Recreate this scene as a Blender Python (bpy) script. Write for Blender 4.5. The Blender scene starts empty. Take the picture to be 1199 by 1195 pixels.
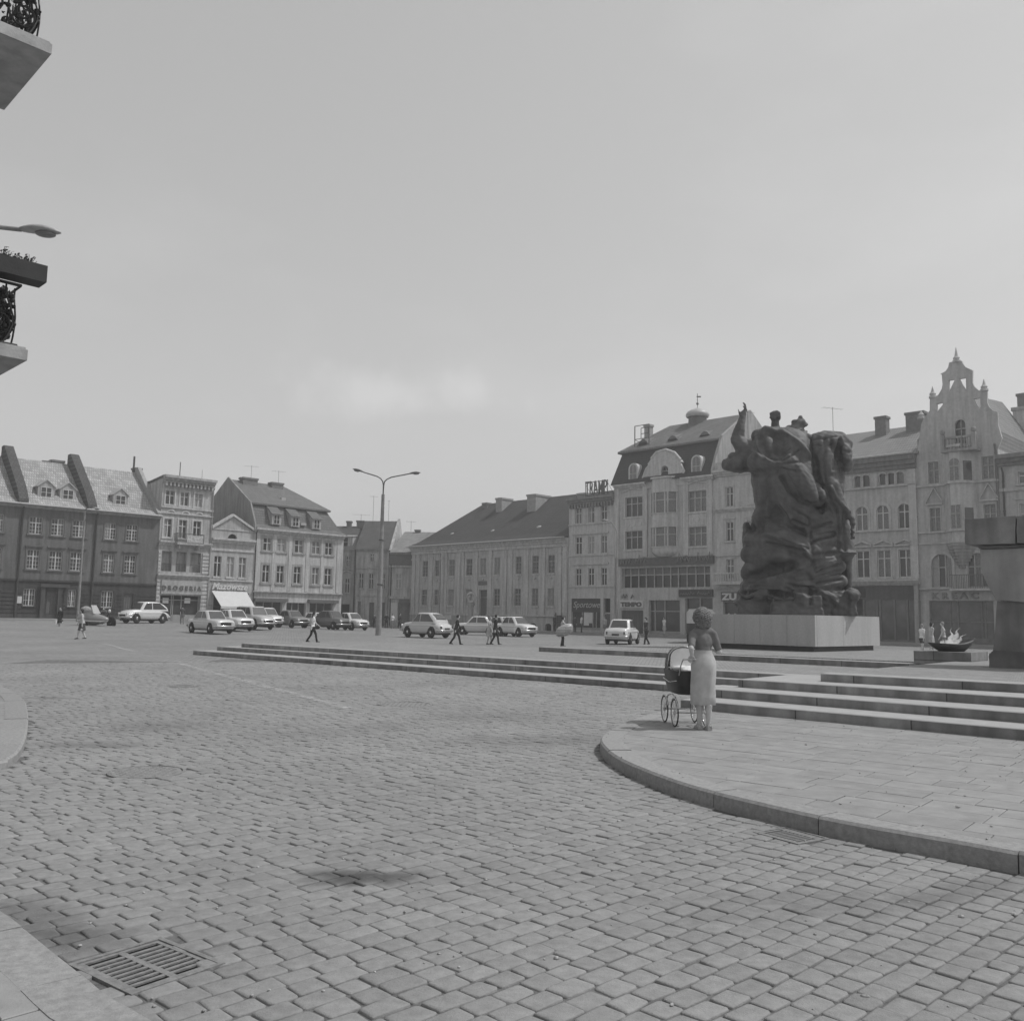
import bpy, bmesh, math, random
import numpy as np
from math import sin, cos, pi, radians, atan, atan2, sqrt, hypot
from mathutils import Vector, Matrix
from mathutils.geometry import tessellate_polygon
random.seed(7); RNG = np.random.default_rng(7)
SC = bpy.context.scene
COL = SC.collection

# ---------------------------------------------------------------- camera, light, exposure
FOC, CX, CY, EYE = 1070.0, 599.5, 597.5, 1.65          # photograph 1199 x 1195
PITCH = atan((721 - CY) / FOC); ROLL = 0.017
def _rx(v): return Vector((v[0], v[1]*cos(PITCH) - v[2]*sin(PITCH), v[1]*sin(PITCH) + v[2]*cos(PITCH)))
CR = _rx((cos(ROLL), 0, sin(ROLL))); CU = _rx((-sin(ROLL), 0, cos(ROLL))); CF = _rx((0, 1, 0))
CAM = Vector((0, 0, EYE))
cd = bpy.data.cameras.new('camera'); cam = bpy.data.objects.new('camera', cd); COL.objects.link(cam)
cd.sensor_fit = 'HORIZONTAL'; cd.sensor_width = 36; cd.lens = 36*FOC/1199; cd.clip_start = .1; cd.clip_end = 3000
cam.matrix_world = Matrix(((CR.x, CU.x, -CF.x, CAM.x), (CR.y, CU.y, -CF.y, CAM.y), (CR.z, CU.z, -CF.z, CAM.z), (0, 0, 0, 1)))
SC.camera = cam
SUN_EL, SUN_AZ = radians(57), atan2(1.0, .04)           # azimuth clockwise from +Y: sun stands to the right, a little beyond
sdir = Vector((cos(SUN_EL)*sin(SUN_AZ), cos(SUN_EL)*cos(SUN_AZ), sin(SUN_EL)))
sl = bpy.data.lights.new('sun', 'SUN'); sl.energy = 2.3; sl.angle = radians(1.2); sl.color = (1, 1, 1)
so = bpy.data.objects.new('sun', sl); COL.objects.link(so); so.rotation_euler = sdir.to_track_quat('Z', 'Y').to_euler(); so.location = (0, 0, 60)
wd = bpy.data.worlds.new('World'); SC.world = wd; wd.use_nodes = True
nt = wd.node_tree; nt.nodes.clear(); N = nt.nodes.new; L = nt.links.new
sky = N('ShaderNodeTexSky'); sky.sky_type = 'NISHITA'; sky.sun_disc = False; sky.sun_elevation = SUN_EL; sky.sun_rotation = SUN_AZ
sky.air_density = 1.0; sky.dust_density = 1.2; sky.ozone_density = 1
bw = N('ShaderNodeRGBToBW'); L(sky.outputs[0], bw.inputs[0])
tc = N('ShaderNodeTexCoord'); mp = N('ShaderNodeMapping'); mp.inputs['Scale'].default_value = (1, 1, 2.6); L(tc.outputs['Generated'], mp.inputs[0])
nz = N('ShaderNodeTexNoise'); nz.inputs['Scale'].default_value = 2.6; nz.inputs['Detail'].default_value = 5; nz.inputs['Roughness'].default_value = .5; L(mp.outputs[0], nz.inputs['Vector'])
rp = N('ShaderNodeMapRange'); rp.inputs['From Min'].default_value = .50; rp.inputs['From Max'].default_value = .85; rp.inputs['To Min'].default_value = 1.0; rp.inputs['To Max'].default_value = 1.13; L(nz.outputs[0], rp.inputs['Value'])
# one soft cloud bank low over the far roofs
cdir = (Vector((( 455-CX)/FOC*1.0, 0, 0)) + CF + CU*((CY-462)/FOC)).normalized()
vs = N('ShaderNodeVectorMath'); vs.operation = 'SUBTRACT'; vs.inputs[1].default_value = cdir; L(tc.outputs['Generated'], vs.inputs[0])
m2 = N('ShaderNodeMapping'); m2.inputs['Scale'].default_value = (8.5, 8.5, 30); L(vs.outputs[0], m2.inputs[0])
n2 = N('ShaderNodeTexNoise'); n2.inputs['Scale'].default_value = 22; n2.inputs['Detail'].default_value = 7; L(tc.outputs['Generated'], n2.inputs['Vector'])
ln = N('ShaderNodeVectorMath'); ln.operation = 'LENGTH'; L(m2.outputs[0], ln.inputs[0])
ad = N('ShaderNodeMath'); ad.operation = 'MULTIPLY_ADD'; ad.inputs[1].default_value = 2.3; L(n2.outputs[0], ad.inputs[0]); L(ln.outputs['Value'], ad.inputs[2])
r2 = N('ShaderNodeMapRange'); r2.interpolation_type = 'SMOOTHSTEP'; r2.inputs['From Min'].default_value = 1.2; r2.inputs['From Max'].default_value = 2.35; r2.inputs['To Min'].default_value = 1.15; r2.inputs['To Max'].default_value = 1.0; L(ad.outputs[0], r2.inputs['Value'])
pw = N('ShaderNodeMath'); pw.operation = 'POWER'; pw.inputs[1].default_value = .5; L(bw.outputs[0], pw.inputs[0])   # hazy summer sky: flatter than a clear one
pk = N('ShaderNodeMath'); pk.operation = 'MULTIPLY'; pk.inputs[1].default_value = 2.1; L(pw.outputs[0], pk.inputs[0])
mu = N('ShaderNodeMath'); mu.operation = 'MULTIPLY'; L(pk.outputs[0], mu.inputs[0]); L(rp.outputs[0], mu.inputs[1])
mu2 = N('ShaderNodeMath'); mu2.operation = 'MULTIPLY'; L(mu.outputs[0], mu2.inputs[0]); L(r2.outputs[0], mu2.inputs[1])
bg = N('ShaderNodeBackground'); bg.inputs['Strength'].default_value = .135; L(mu2.outputs[0], bg.inputs['Color'])
wo = N('ShaderNodeOutputWorld'); L(bg.outputs[0], wo.inputs[0])
SC.view_settings.view_transform = 'Standard'; SC.view_settings.look = 'None'; SC.view_settings.exposure = 0.27; SC.view_settings.gamma = 1
SC.cycles.max_bounces = 6; SC.cycles.diffuse_bounces = 3; SC.cycles.glossy_bounces = 3; SC.cycles.volume_bounces = 0; SC.cycles.use_denoising = True

# ---------------------------------------------------------------- pixel -> world helpers (surveying the photograph)
def ray(u, v): return CR*((u - CX)/FOC) - CU*((v - CY)/FOC) + CF
def G(u, v, z=0.0):
    d = ray(u, v); t = (z - EYE)/d.z; return Vector((d.x*t, d.y*t, z))
def AtY(u, v, Y):
    d = ray(u, v); t = Y/d.y; return CAM + d*t
def sm(a, b, x):
    t = min(1, max(0, (x - a)/(b - a))); return t*t*(3 - 2*t)
LO = Vector((-46.6, 83, 0)); RO = Vector((5.9, 97, 0)); Q = .70710678
def tz(x, y):
    d = ((x + 46.6) - (y - 83))*Q; t = ((x + 46.6) + (y - 83))*Q
    return .55*(1 - sm(5, 42, d))*(1 - sm(10, 32, t))
def place(u, v, z0=None):                                # where on the ground is this pixel
    z = 0.0
    for _ in range(8):
        p = G(u, v, z); z = tz(p.x, p.y)
    return G(u, v, z)

# ---------------------------------------------------------------- materials
MATS = {}
def mat(name, g=.3, rough=.8, nscale=3, namt=.25, bump=.15, bscale=40, spec=.3, metal=0, streak=0, extra=None, isl=0, coat=0):
    if name in MATS: return MATS[name]
    m = bpy.data.materials.new(name); m.use_nodes = True; t = m.node_tree; b = t.nodes['Principled BSDF']
    N = t.nodes.new; L = t.links.new
    b.inputs['Roughness'].default_value = rough; b.inputs['Specular IOR Level'].default_value = spec; b.inputs['Metallic'].default_value = metal
    if coat: b.inputs['Coat Weight'].default_value = coat; b.inputs['Coat Roughness'].default_value = .08
    tc = N('ShaderNodeTexCoord'); src = tc.outputs['Object']
    n1 = N('ShaderNodeTexNoise'); n1.inputs['Scale'].default_value = nscale; n1.inputs['Detail'].default_value = 6; n1.inputs['Roughness'].default_value = .6; L(src, n1.inputs['Vector'])
    r = N('ShaderNodeMapRange'); r.inputs['From Min'].default_value = .3; r.inputs['From Max'].default_value = .7; r.inputs['To Min'].default_value = g*(1 - namt); r.inputs['To Max'].default_value = g*(1 + namt); L(n1.outputs[0], r.inputs['Value'])
    val = r.outputs[0]
    def mul(a, bb):
        k = N('ShaderNodeMath'); k.operation = 'MULTIPLY'; L(a, k.inputs[0])
        if isinstance(bb, float): k.inputs[1].default_value = bb
        else: L(bb, k.inputs[1])
        return k.outputs[0]
    if streak:
        mp = N('ShaderNodeMapping'); mp.inputs['Scale'].default_value = (2.2, 2.2, .22); L(src, mp.inputs[0])
        n3 = N('ShaderNodeTexNoise'); n3.inputs['Scale'].default_value = 1.6; n3.inputs['Detail'].default_value = 7; L(mp.outputs[0], n3.inputs['Vector'])
        r3 = N('ShaderNodeMapRange'); r3.inputs['From Min'].default_value = .38; r3.inputs['From Max'].default_value = .68; r3.inputs['To Min'].default_value = 1; r3.inputs['To Max'].default_value = 1 - streak; L(n3.outputs[0], r3.inputs['Value'])
        val = mul(val, r3.outputs[0])
    if isl:
        ge = N('ShaderNodeNewGeometry'); r4 = N('ShaderNodeMapRange'); r4.inputs['To Min'].default_value = 1 - isl; r4.inputs['To Max'].default_value = 1 + isl; L(ge.outputs['Random Per Island'], r4.inputs['Value'])
        val = mul(val, r4.outputs[0])
    if extra: val = extra(t, tc, val, mul)
    L(val, b.inputs['Base Color'])
    if bump:
        n2 = N('ShaderNodeTexNoise'); n2.inputs['Scale'].default_value = bscale; n2.inputs['Detail'].default_value = 5; n2.inputs['Roughness'].default_value = .65; L(src, n2.inputs['Vector'])
        bp = N('ShaderNodeBump'); bp.inputs['Strength'].default_value = bump; bp.inputs['Distance'].default_value = .02; L(n2.outputs[0], bp.inputs['Height'])
        if not b.inputs['Normal'].is_linked: L(bp.outputs[0], b.inputs['Normal'])
    MATS[name] = m; return m
def bricks(w, h, rot, depth=.02, strength=.6, mortar=.012, dark=.55, vert=True, tone=.12):
    def f(t, tc, val, mul):
        N = t.nodes.new; L = t.links.new
        mp = N('ShaderNodeMapping'); mp.inputs['Rotation'].default_value = (0, 0, rot); L(tc.outputs['Object'], mp.inputs[0])
        sx = N('ShaderNodeSeparateXYZ'); L(mp.outputs[0], sx.inputs[0]); cx = N('ShaderNodeCombineXYZ'); L(sx.outputs[0], cx.inputs[0]); L(sx.outputs[2 if vert else 1], cx.inputs[1])
        br = N('ShaderNodeTexBrick'); br.inputs['Scale'].default_value = 1; br.inputs['Brick Width'].default_value = w; br.inputs['Row Height'].default_value = h; br.inputs['Mortar Size'].default_value = mortar; br.inputs['Mortar Smooth'].default_value = .3
        br.inputs['Color1'].default_value = (1 - tone,)*3 + (1,); br.inputs['Color2'].default_value = (1 + tone,)*3 + (1,); br.inputs['Mortar'].default_value = (dark,)*3 + (1,)
        L(cx.outputs[0], br.inputs['Vector'])
        bp = N('ShaderNodeBump'); bp.inputs['Strength'].default_value = strength; bp.inputs['Distance'].default_value = depth; bp.invert = True; L(br.outputs['Fac'], bp.inputs['Height'])
        n = N('ShaderNodeTexNoise'); n.inputs['Scale'].default_value = 30; n.inputs['Detail'].default_value = 4; L(tc.outputs['Object'], n.inputs['Vector'])
        b2 = N('ShaderNodeBump'); b2.inputs['Strength'].default_value = .25; b2.inputs['Distance'].default_value = .02; L(n.outputs[0], b2.inputs['Height']); L(bp.outputs[0], b2.inputs['Normal'])
        L(b2.outputs[0], t.nodes['Principled BSDF'].inputs['Normal'])
        k = N('ShaderNodeMix'); k.data_type = 'RGBA'; k.blend_type = 'MULTIPLY'; k.inputs[0].default_value = 1; L(val, k.inputs[6]); L(br.outputs['Color'], k.inputs[7])
        return k.outputs[2]
    return f
def stains(spots, amt=.5):                               # oil and damp patches of the carriageway (x, y, rx, ry, rot)
    def f(t, tc, val, mul):
        N = t.nodes.new; L = t.links.new; out = val
        for (x, y, rx, ry, rot, k) in spots:
            v = N('ShaderNodeVectorMath'); v.operation = 'SUBTRACT'; v.inputs[1].default_value = (x, y, 0); L(tc.outputs['Object'], v.inputs[0])
            m = N('ShaderNodeMapping'); m.vector_type = 'TEXTURE'; m.inputs['Rotation'].default_value = (0, 0, rot); m.inputs['Scale'].default_value = (rx, ry, 50); L(v.outputs[0], m.inputs[0])
            l = N('ShaderNodeVectorMath'); l.operation = 'LENGTH'; L(m.outputs[0], l.inputs[0])
            n = N('ShaderNodeTexNoise'); n.inputs['Scale'].default_value = 5; n.inputs['Detail'].default_value = 5; L(tc.outputs['Object'], n.inputs['Vector'])
            a = N('ShaderNodeMath'); a.operation = 'MULTIPLY_ADD'; a.inputs[1].default_value = 1.1; L(n.outputs[0], a.inputs[0]); L(l.outputs['Value'], a.inputs[2])
            r = N('ShaderNodeMapRange'); r.interpolation_type = 'SMOOTHSTEP'; r.inputs['From Min'].default_value = .75; r.inputs['From Max'].default_value = 1.75; r.inputs['To Min'].default_value = 1 - k; r.inputs['To Max'].default_value = 1; L(a.outputs[0], r.inputs['Value'])
            out = mul(out, r.outputs[0])
        n = N('ShaderNodeTexNoise'); n.inputs['Scale'].default_value = .35; n.inputs['Detail'].default_value = 5; L(tc.outputs['Object'], n.inputs['Vector'])
        r = N('ShaderNodeMapRange'); r.inputs['From Min'].default_value = .3; r.inputs['From Max'].default_value = .7; r.inputs['To Min'].default_value = .88; r.inputs['To Max'].default_value = 1.1; L(n.outputs[0], r.inputs['Value'])
        return mul(out, r.outputs[0])
    return f

# ---------------------------------------------------------------- mesh builder
class MB:
    def __init__(s): s.v = []; s.f = []; s.m = []; s.sm = []; s.cm = 0; s.cs = False
    def add(s, vs, fs, smooth=None):
        o = len(s.v); s.v += [tuple(p) for p in vs]
        for f in fs: s.f.append([i + o for i in f]); s.m.append(s.cm); s.sm.append(s.cs if smooth is None else smooth)
    def hexa(s, p):                                      # 8 points: bottom ring 0-3, top ring 4-7
        s.add(p, [(3, 2, 1, 0), (4, 5, 6, 7), (0, 1, 5, 4), (1, 2, 6, 5), (2, 3, 7, 6), (3, 0, 4, 7)])
    def box(s, c, h, rz=0.0):
        ca, sa = cos(rz), sin(rz); P = []
        for z in (-1, 1):
            for x, y in ((-1, -1), (1, -1), (1, 1), (-1, 1)):
                X, Y = x*h[0], y*h[1]; P.append((c[0] + X*ca - Y*sa, c[1] + X*sa + Y*ca, c[2] + z*h[2]))
        s.hexa(P)
    def bb(s, x0, x1, y0, y1, z0, z1): s.box(((x0 + x1)/2, (y0 + y1)/2, (z0 + z1)/2), (abs(x1 - x0)/2, abs(y1 - y0)/2, abs(z1 - z0)/2))
    def cyl(s, p0, p1, r0, r1=None, n=12, caps=True, smooth=True):
        r1 = r0 if r1 is None else r1; p0 = Vector(p0); p1 = Vector(p1); d = (p1 - p0).normalized()
        a = d.orthogonal().normalized(); b = d.cross(a); V = []
        for p, r in ((p0, r0), (p1, r1)):
            for i in range(n): V.append(p + (a*cos(2*pi*i/n) + b*sin(2*pi*i/n))*r)
        s.add(V, [(i, (i + 1) % n, n + (i + 1) % n, n + i) for i in range(n)], smooth)
        if caps: s.add(V[:n], [list(range(n))[::-1]], False); s.add(V[n:], [list(range(n))], False)
    def tube(s, pts, r, n=8, caps=True):
        pts = [Vector(p) for p in pts]; rr = r if isinstance(r, (list, tuple)) else [r]*len(pts)
        V = []; a = None
        for i, p in enumerate(pts):
            d = (pts[min(i + 1, len(pts) - 1)] - pts[max(i - 1, 0)]).normalized()
            if a is None: a = d.orthogonal().normalized()
            a = (a - d*a.dot(d)).normalized(); b = d.cross(a)
            for k in range(n): V.append(p + (a*cos(2*pi*k/n) + b*sin(2*pi*k/n))*rr[i])
        F = []
        for i in range(len(pts) - 1):
            for k in range(n): F.append((i*n + k, i*n + (k + 1) % n, (i + 1)*n + (k + 1) % n, (i + 1)*n + k))
        s.add(V, F, True)
        if caps: s.add(V[:n], [list(range(n))[::-1]], False); s.add(V[-n:], [list(range(n))], False)
    def lathe(s, c, prof, n=20, sy=1.0, smooth=True, arc=1.0):
        V = []; F = []
        for r, z in prof:
            for i in range(n): V.append((c[0] + r*cos(2*pi*i/n), c[1] + r*sy*sin(2*pi*i/n), c[2] + z))
        for j in range(len(prof) - 1):
            for i in range(n): F.append((j*n + i, j*n + (i + 1) % n, (j + 1)*n + (i + 1) % n, (j + 1)*n + i))
        s.add(V, F, smooth)
        if prof[0][0] > .001: s.add(V[:n], [list(range(n))[::-1]], False)
        if prof[-1][0] > .001: s.add(V[-n:], [list(range(n))], False)
    def ell(s, c, r, M=None, n=14, m=9):
        V = []; F = []
        for j in range(m + 1):
            t = pi*j/m
            for i in range(n):
                p = Vector((r[0]*sin(t)*cos(2*pi*i/n), r[1]*sin(t)*sin(2*pi*i/n), r[2]*cos(t)))
                if M is not None: p = M @ p
                V.append(Vector(c) + p)
        for j in range(m):
            for i in range(n): F.append((j*n + i, (j + 1)*n + i, (j + 1)*n + (i + 1) % n, j*n + (i + 1) % n))
        s.add(V, F, True)
    def cap(s, p0, p1, r0, r1=None, n=12):               # capsule
        r1 = r0 if r1 is None else r1; p0 = Vector(p0); p1 = Vector(p1); d = p1 - p0; l = d.length
        if l < 1e-6: s.ell(p0, (r0,)*3); return
        d /= l; k = 4; pts = []; rr = []
        for i in range(k): t = pi/2*i/k; pts.append(p0 - d*r0*cos(t)); rr.append(max(.001, r0*sin(t)))
        pts.append(p0); rr.append(r0); pts.append(p1); rr.append(r1)
        for i in range(1, k + 1): t = pi/2*i/k; pts.append(p1 + d*r1*sin(t)); rr.append(max(.001, r1*cos(t)))
        s.tube(pts, rr, n)
    def extr(s, poly, fr, t0, t1, holes=()):             # fr maps (a,b,depth)->xyz ; poly counter-clockwise seen from outside (t1)
        loops = [list(poly)] + [list(h) for h in holes]; flat = [p for l in loops for p in l]
        tri = tessellate_polygon([[Vector((p[0], p[1], 0)) for p in l] for l in loops])
        ar = sum(poly[i][0]*poly[(i + 1) % len(poly)][1] - poly[(i + 1) % len(poly)][0]*poly[i][1] for i in range(len(poly)))
        V0 = [fr(p[0], p[1], t0) for p in flat]; V1 = [fr(p[0], p[1], t1) for p in flat]; n = len(flat)
        F = []
        for t in tri:
            a = (flat[t[1]][0] - flat[t[0]][0])*(flat[t[2]][1] - flat[t[0]][1]) - (flat[t[1]][1] - flat[t[0]][1])*(flat[t[2]][0] - flat[t[0]][0])
            t = t if a > 0 else (t[0], t[2], t[1])
            F.append([i + n for i in t]); F.append([t[0], t[2], t[1]])
        o = 0
        for l in loops:
            k = len(l)
            for i in range(k):
                j = (i + 1) % k; F.append((o + i, o + j, n + o + j, n + o + i))
            o += k
        s.add(V0 + V1, F)
ORG = {}
def tag(o, label=None, cat=None, group=None, kind=None):
    if label: o['label'] = label
    if cat: o['category'] = cat
    if group: o['group'] = group
    if kind: o['kind'] = kind
    return o
def raw(name, V, F, mats, mi=None, smo=None):
    me = bpy.data.meshes.new(name); me.from_pydata([tuple(p) for p in V], [], F)
    for m in (mats if isinstance(mats, (list, tuple)) else [mats]): me.materials.append(m)
    if mi is not None: me.polygons.foreach_set('material_index', mi)
    if smo is not None: me.polygons.foreach_set('use_smooth', smo)
    me.update(); return me
def mk(name, mb, mats, parent=None, loc=None, fix=True):
    org = Vector(ORG[parent.name]) if parent is not None else Vector(loc or (0, 0, 0))
    me = raw(name, [Vector(p) - org for p in mb.v], mb.f, mats, mb.m, mb.sm)
    if fix:
        bm = bmesh.new(); bm.from_mesh(me); bmesh.ops.recalc_face_normals(bm, faces=bm.faces); bm.to_mesh(me); bm.free()
    o = bpy.data.objects.new(name, me); COL.objects.link(o)
    if parent is not None: o.parent = parent
    else: o.location = org
    ORG[o.name] = tuple(org); return o
def empty(name, loc=(0, 0, 0), rz=0):
    o = bpy.data.objects.new(name, None); COL.objects.link(o); o.location = loc; o.rotation_euler = (0, 0, rz); o.empty_display_size = .3
    ORG[o.name] = tuple(loc) if rz == 0 else (0, 0, 0); return o
def copy_tree(o, parent=None):
    c = o.copy(); COL.objects.link(c); c.parent = parent
    for ch in list(o.children): copy_tree(ch, c)
    return c
def blob(name, mb, mats, voxel, parent=None, loc=None, smooth=4, classify=None, post=None):
    """one closed skin grown over overlapping shapes"""
    me = raw('t', mb.v, mb.f, [m for m in (mats if isinstance(mats, (list, tuple)) else [mats])])
    o = bpy.data.objects.new('t', me); COL.objects.link(o)
    r = o.modifiers.new('r', 'REMESH'); r.mode = 'VOXEL'; r.voxel_size = voxel; r.use_smooth_shade = True
    if smooth: k = o.modifiers.new('s', 'SMOOTH'); k.factor = .5; k.iterations = smooth
    dg = bpy.context.evaluated_depsgraph_get(); ev = o.evaluated_get(dg); nm = bpy.data.meshes.new_from_object(ev)
    bpy.data.objects.remove(o); bpy.data.meshes.remove(me)
    n = len(nm.vertices); co = np.empty(n*3, np.float32); nm.vertices.foreach_get('co', co); co = co.reshape(-1, 3)
    if post is not None:
        no = np.empty(n*3, np.float32); nm.vertices.foreach_get('normal', no); co = post(co, no.reshape(-1, 3))
    org = Vector(ORG[parent.name]) if parent is not None else Vector(loc or (0, 0, 0))
    if classify:
        k = len(nm.polygons); ce = np.empty(k*3, np.float32); nm.polygons.foreach_get('center', ce); ce = ce.reshape(-1, 3)
        nm.polygons.foreach_set('material_index', np.asarray(classify(ce), dtype=np.int32))
    co = co - np.array(org, dtype=np.float32); nm.vertices.foreach_set('co', co.astype(np.float32).ravel()); nm.update(); nm.name = name
    if len(nm.materials) == 0:
        for m in (mats if isinstance(mats, (list, tuple)) else [mats]): nm.materials.append(m)
    q = bpy.data.objects.new(name, nm); COL.objects.link(q)
    if parent is not None: q.parent = parent
    else: q.location = org
    ORG[q.name] = tuple(org); return q
def text_mb(txt, size, depth, fr, mb=None, bold=0.0, width=1.0, italic=0.0):
    """fr(a,b,c)->xyz; a runs from 0 along the word"""
    cu = bpy.data.curves.new('t', 'FONT'); cu.body = txt; cu.size = size; cu.extrude = depth/2; cu.offset = bold; cu.resolution_u = 3; cu.shear = italic
    o = bpy.data.objects.new('t', cu); COL.objects.link(o); dg = bpy.context.evaluated_depsgraph_get(); me = bpy.data.meshes.new_from_object(o.evaluated_get(dg))
    V = [v.co.copy() for v in me.vertices]; F = [list(p.vertices) for p in me.polygons]
    bpy.data.objects.remove(o); bpy.data.curves.remove(cu); bpy.data.meshes.remove(me)
    x0 = min(v.x for v in V); x1 = max(v.x for v in V); y0 = min(v.y for v in V); y1 = max(v.y for v in V)
    mb = mb or MB(); k = width/(x1 - x0); h = size/(y1 - y0)
    mb.add([fr((v.x - x0)*k, (v.y - y0)*h, v.z + depth/2) for v in V], F, False); return mb
# ================================================================ GROUND
E_ = Vector((.755, -.656, 0)); A_ = Vector((.656, .755, 0))
def inpoly(px, py, poly):
    c = np.zeros(px.shape, bool); n = len(poly); j = n - 1
    for i in range(n):
        xi, yi = poly[i][:2]; xj, yj = poly[j][:2]
        if yi != yj: c ^= ((yi > py) != (yj > py)) & (px < (xj - xi)*(py - yi)/(yj - yi) + xi)
        j = i
    return c
def resample(pts, step):
    out = [Vector(pts[0])]
    # smooth the surveyed points first (Catmull-Rom)
    P = [Vector(p) for p in pts]; P = [P[0]*2 - P[1]] + P + [P[-1]*2 - P[-2]]; dense = []
    for i in range(1, len(P) - 2):
        for k in range(10):
            t = k/10; a, b, c, d = P[i - 1:i + 3]
            dense.append(((b*2) + (c - a)*t + (a*2 - b*5 + c*4 - d)*t*t + (b*3 - a - c*3 + d)*t**3)*.5)
    dense.append(P[-2]); acc = 0
    for i in range(1, len(dense)):
        seg = (dense[i] - dense[i - 1]).length
        while acc + seg >= step:
            t = (step - acc)/seg; q = dense[i - 1].lerp(dense[i], t); out.append(q); seg -= (q - dense[i - 1]).length*0 + (step - acc); dense[i - 1] = q; acc = 0
        acc += seg
    out.append(dense[-1]); return out
def clip_convex(poly, hull):                             # Sutherland-Hodgman, hull counter-clockwise
    out = poly
    for i in range(len(hull)):
        a, b = hull[i], hull[(i + 1) % len(hull)]; inp = out; out = []
        if not inp: break
        def side(p): return (b[0] - a[0])*(p[1] - a[1]) - (b[1] - a[1])*(p[0] - a[0])
        for k in range(len(inp)):
            p, q = inp[k - 1], inp[k]; sp, sq = side(p), side(q)
            if sq >= 0:
                if sp < 0: t = sp/(sp - sq); out.append((p[0] + (q[0] - p[0])*t, p[1] + (q[1] - p[1])*t))
                out.append(q)
            elif sp >= 0: t = sp/(sp - sq); out.append((p[0] + (q[0] - p[0])*t, p[1] + (q[1] - p[1])*t))
    return out
def hull2(pts):
    P = sorted(set((round(p[0], 4), round(p[1], 4)) for p in pts))
    def half(P):
        h = []
        for p in P:
            while len(h) >= 2 and (h[-1][0] - h[-2][0])*(p[1] - h[-2][1]) - (h[-1][1] - h[-2][1])*(p[0] - h[-2][0]) <= 0: h.pop()
            h.append(p)
        return h[:-1]
    return half(P) + half(P[::-1])

# surveyed outlines
K_PX = [(0,0), (703.9, 887.9), (718.5, 900.7), (733.2, 908), (771.7, 924.6), (797.4, 935.6), (841.5, 948), (876.3, 955), (916.5, 967.5), (984.4, 982.5), (1015.5, 988.6), (1086, 1001), (1142.7, 1011.7), (1199, 1023)]
PAVE = .14
kerbR = [G(795, 828, PAVE), G(775.4, 831, PAVE), G(753.4, 836.5, PAVE), G(730.5, 843.9, PAVE), G(714.5, 851.5, PAVE), G(702.5, 861, PAVE), G(697, 871, .06)] + [G(u, v, 0) for u, v in K_PX[1:]]
kerbR += [kerbR[-1] + Vector(p) for p in ((.6, -.75, 0), (1.3, -1.6, 0), (2.4, -2.8, 0), (4.5, -4.9, 0))]
for p in kerbR: p.z = 0
for _ in range(2): kerbR = [kerbR[0]] + [kerbR[i]*.6 + (kerbR[i-1] + kerbR[i+1])*.2 for i in range(1, len(kerbR)-1)] + [kerbR[-1]]
RISE = .145
r1P, r1Q = G(797, 828.6, PAVE), G(1199, 866.4, PAVE); r1Q = r1Q + (r1Q - r1P).normalized()*5
islR = kerbR + [r1Q + A_*.2 + E_*3, r1Q + A_*.2, r1P + A_*.3]
L_PX = [(0, 801.7), (15.2, 807.5), (29.3, 817.5), (34, 832.7), (34, 844.5), (31.6, 860.9), (23.4, 877.3), (11.7, 885.5), (0, 890.7)]
kerbL = [Vector((-14.5, 23.0, 0)), Vector((-12.2, 20.8, 0))] + [G(u, v, .1) for u, v in L_PX] + [Vector((-5.6, 8.5, 0)), Vector((-6.8, 7.5, 0)), Vector((-9.5, 6.6, 0)), Vector((-14, 5.6, 0))]
for p in kerbL: p.z = 0
islL = kerbL + [Vector((-26, 4, 0)), Vector((-26, 24, 0))]
B_PX = [(0, 1060), (25, 1075), (60, 1102.6), (92.6, 1127.6), (140, 1165), (195, 1195)]
kerbB = [Vector((-7.2, 9.0, 0)) - E_*0, Vector((-4.4, 6.55, 0))] + [G(u, v, .12) for u, v in B_PX] + [Vector((.6, 2.0, 0)), Vector((3.2, -.6, 0)), Vector((8, -5.6, 0))]
kerbB[0] = Vector((-5.6, 7.5, 0)); kerbB.insert(0, Vector((-9.4, 5.2, 0))); kerbB[1] = Vector((-6.3, 6.6, 0)); kerbB[2] = Vector((-4.1, 6.05, 0))
for p in kerbB: p.z = 0
islB = kerbB + [Vector((-8, -10, 0)), Vector((-14, 0, 0))]

ST = []
def px_st(u, v, rx, ry, rot, k): p = G(u, v, 0); ST.append((p.x, p.y, rx, ry, rot, k))
px_st(432, 1027, .50, .20, .12, .62); px_st(400, 1022, .26, .12, .1, .35); px_st(180, 850, .9, .9, .0, .18); px_st(110, 872, .9, .35, 0, .28); px_st(40, 1075, .55, .28, -.78, .35); px_st(95, 1100, .35, .3, -.5, .3)
px_st(640, 866, 1.5, .7, .2, .17); px_st(560, 840, 1.3, .8, .1, .13); px_st(455, 850, .9, .7, .1, .13); px_st(60, 817, .6, .3, 0, .3); px_st(1130, 1040, .9, .22, .5, .25); px_st(1000, 1062, 1.2, .2, .25, .15); px_st(930, 1050, 1.1, .18, .1, .12); px_st(330, 860, .7, .4, 0, .12)
M_SETT = mat('granite_setts', .235, .78, 14, .16, .35, 70, spec=.35, isl=.08, extra=stains(ST))
M_JOINT = mat('joint_grit', .14, .95, 9, .35, .6, 60, extra=stains(ST))
M_FARSETT = mat('far_setts', .235, .85, .22, .13, .3, 12, extra=bricks(.21, .165, radians(-46), .012, .6, .016, .60, False, .16))
M_PLAZA = mat('plaza_setts', .27, .85, 1.2, .1, .3, 12, extra=bricks(.12, .10, radians(41), .012, .7, .012, .62, False, .14))
M_SLAB = mat('paving_slabs', .255, .8, 5, .14, .25, 60, isl=.07)
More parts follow.
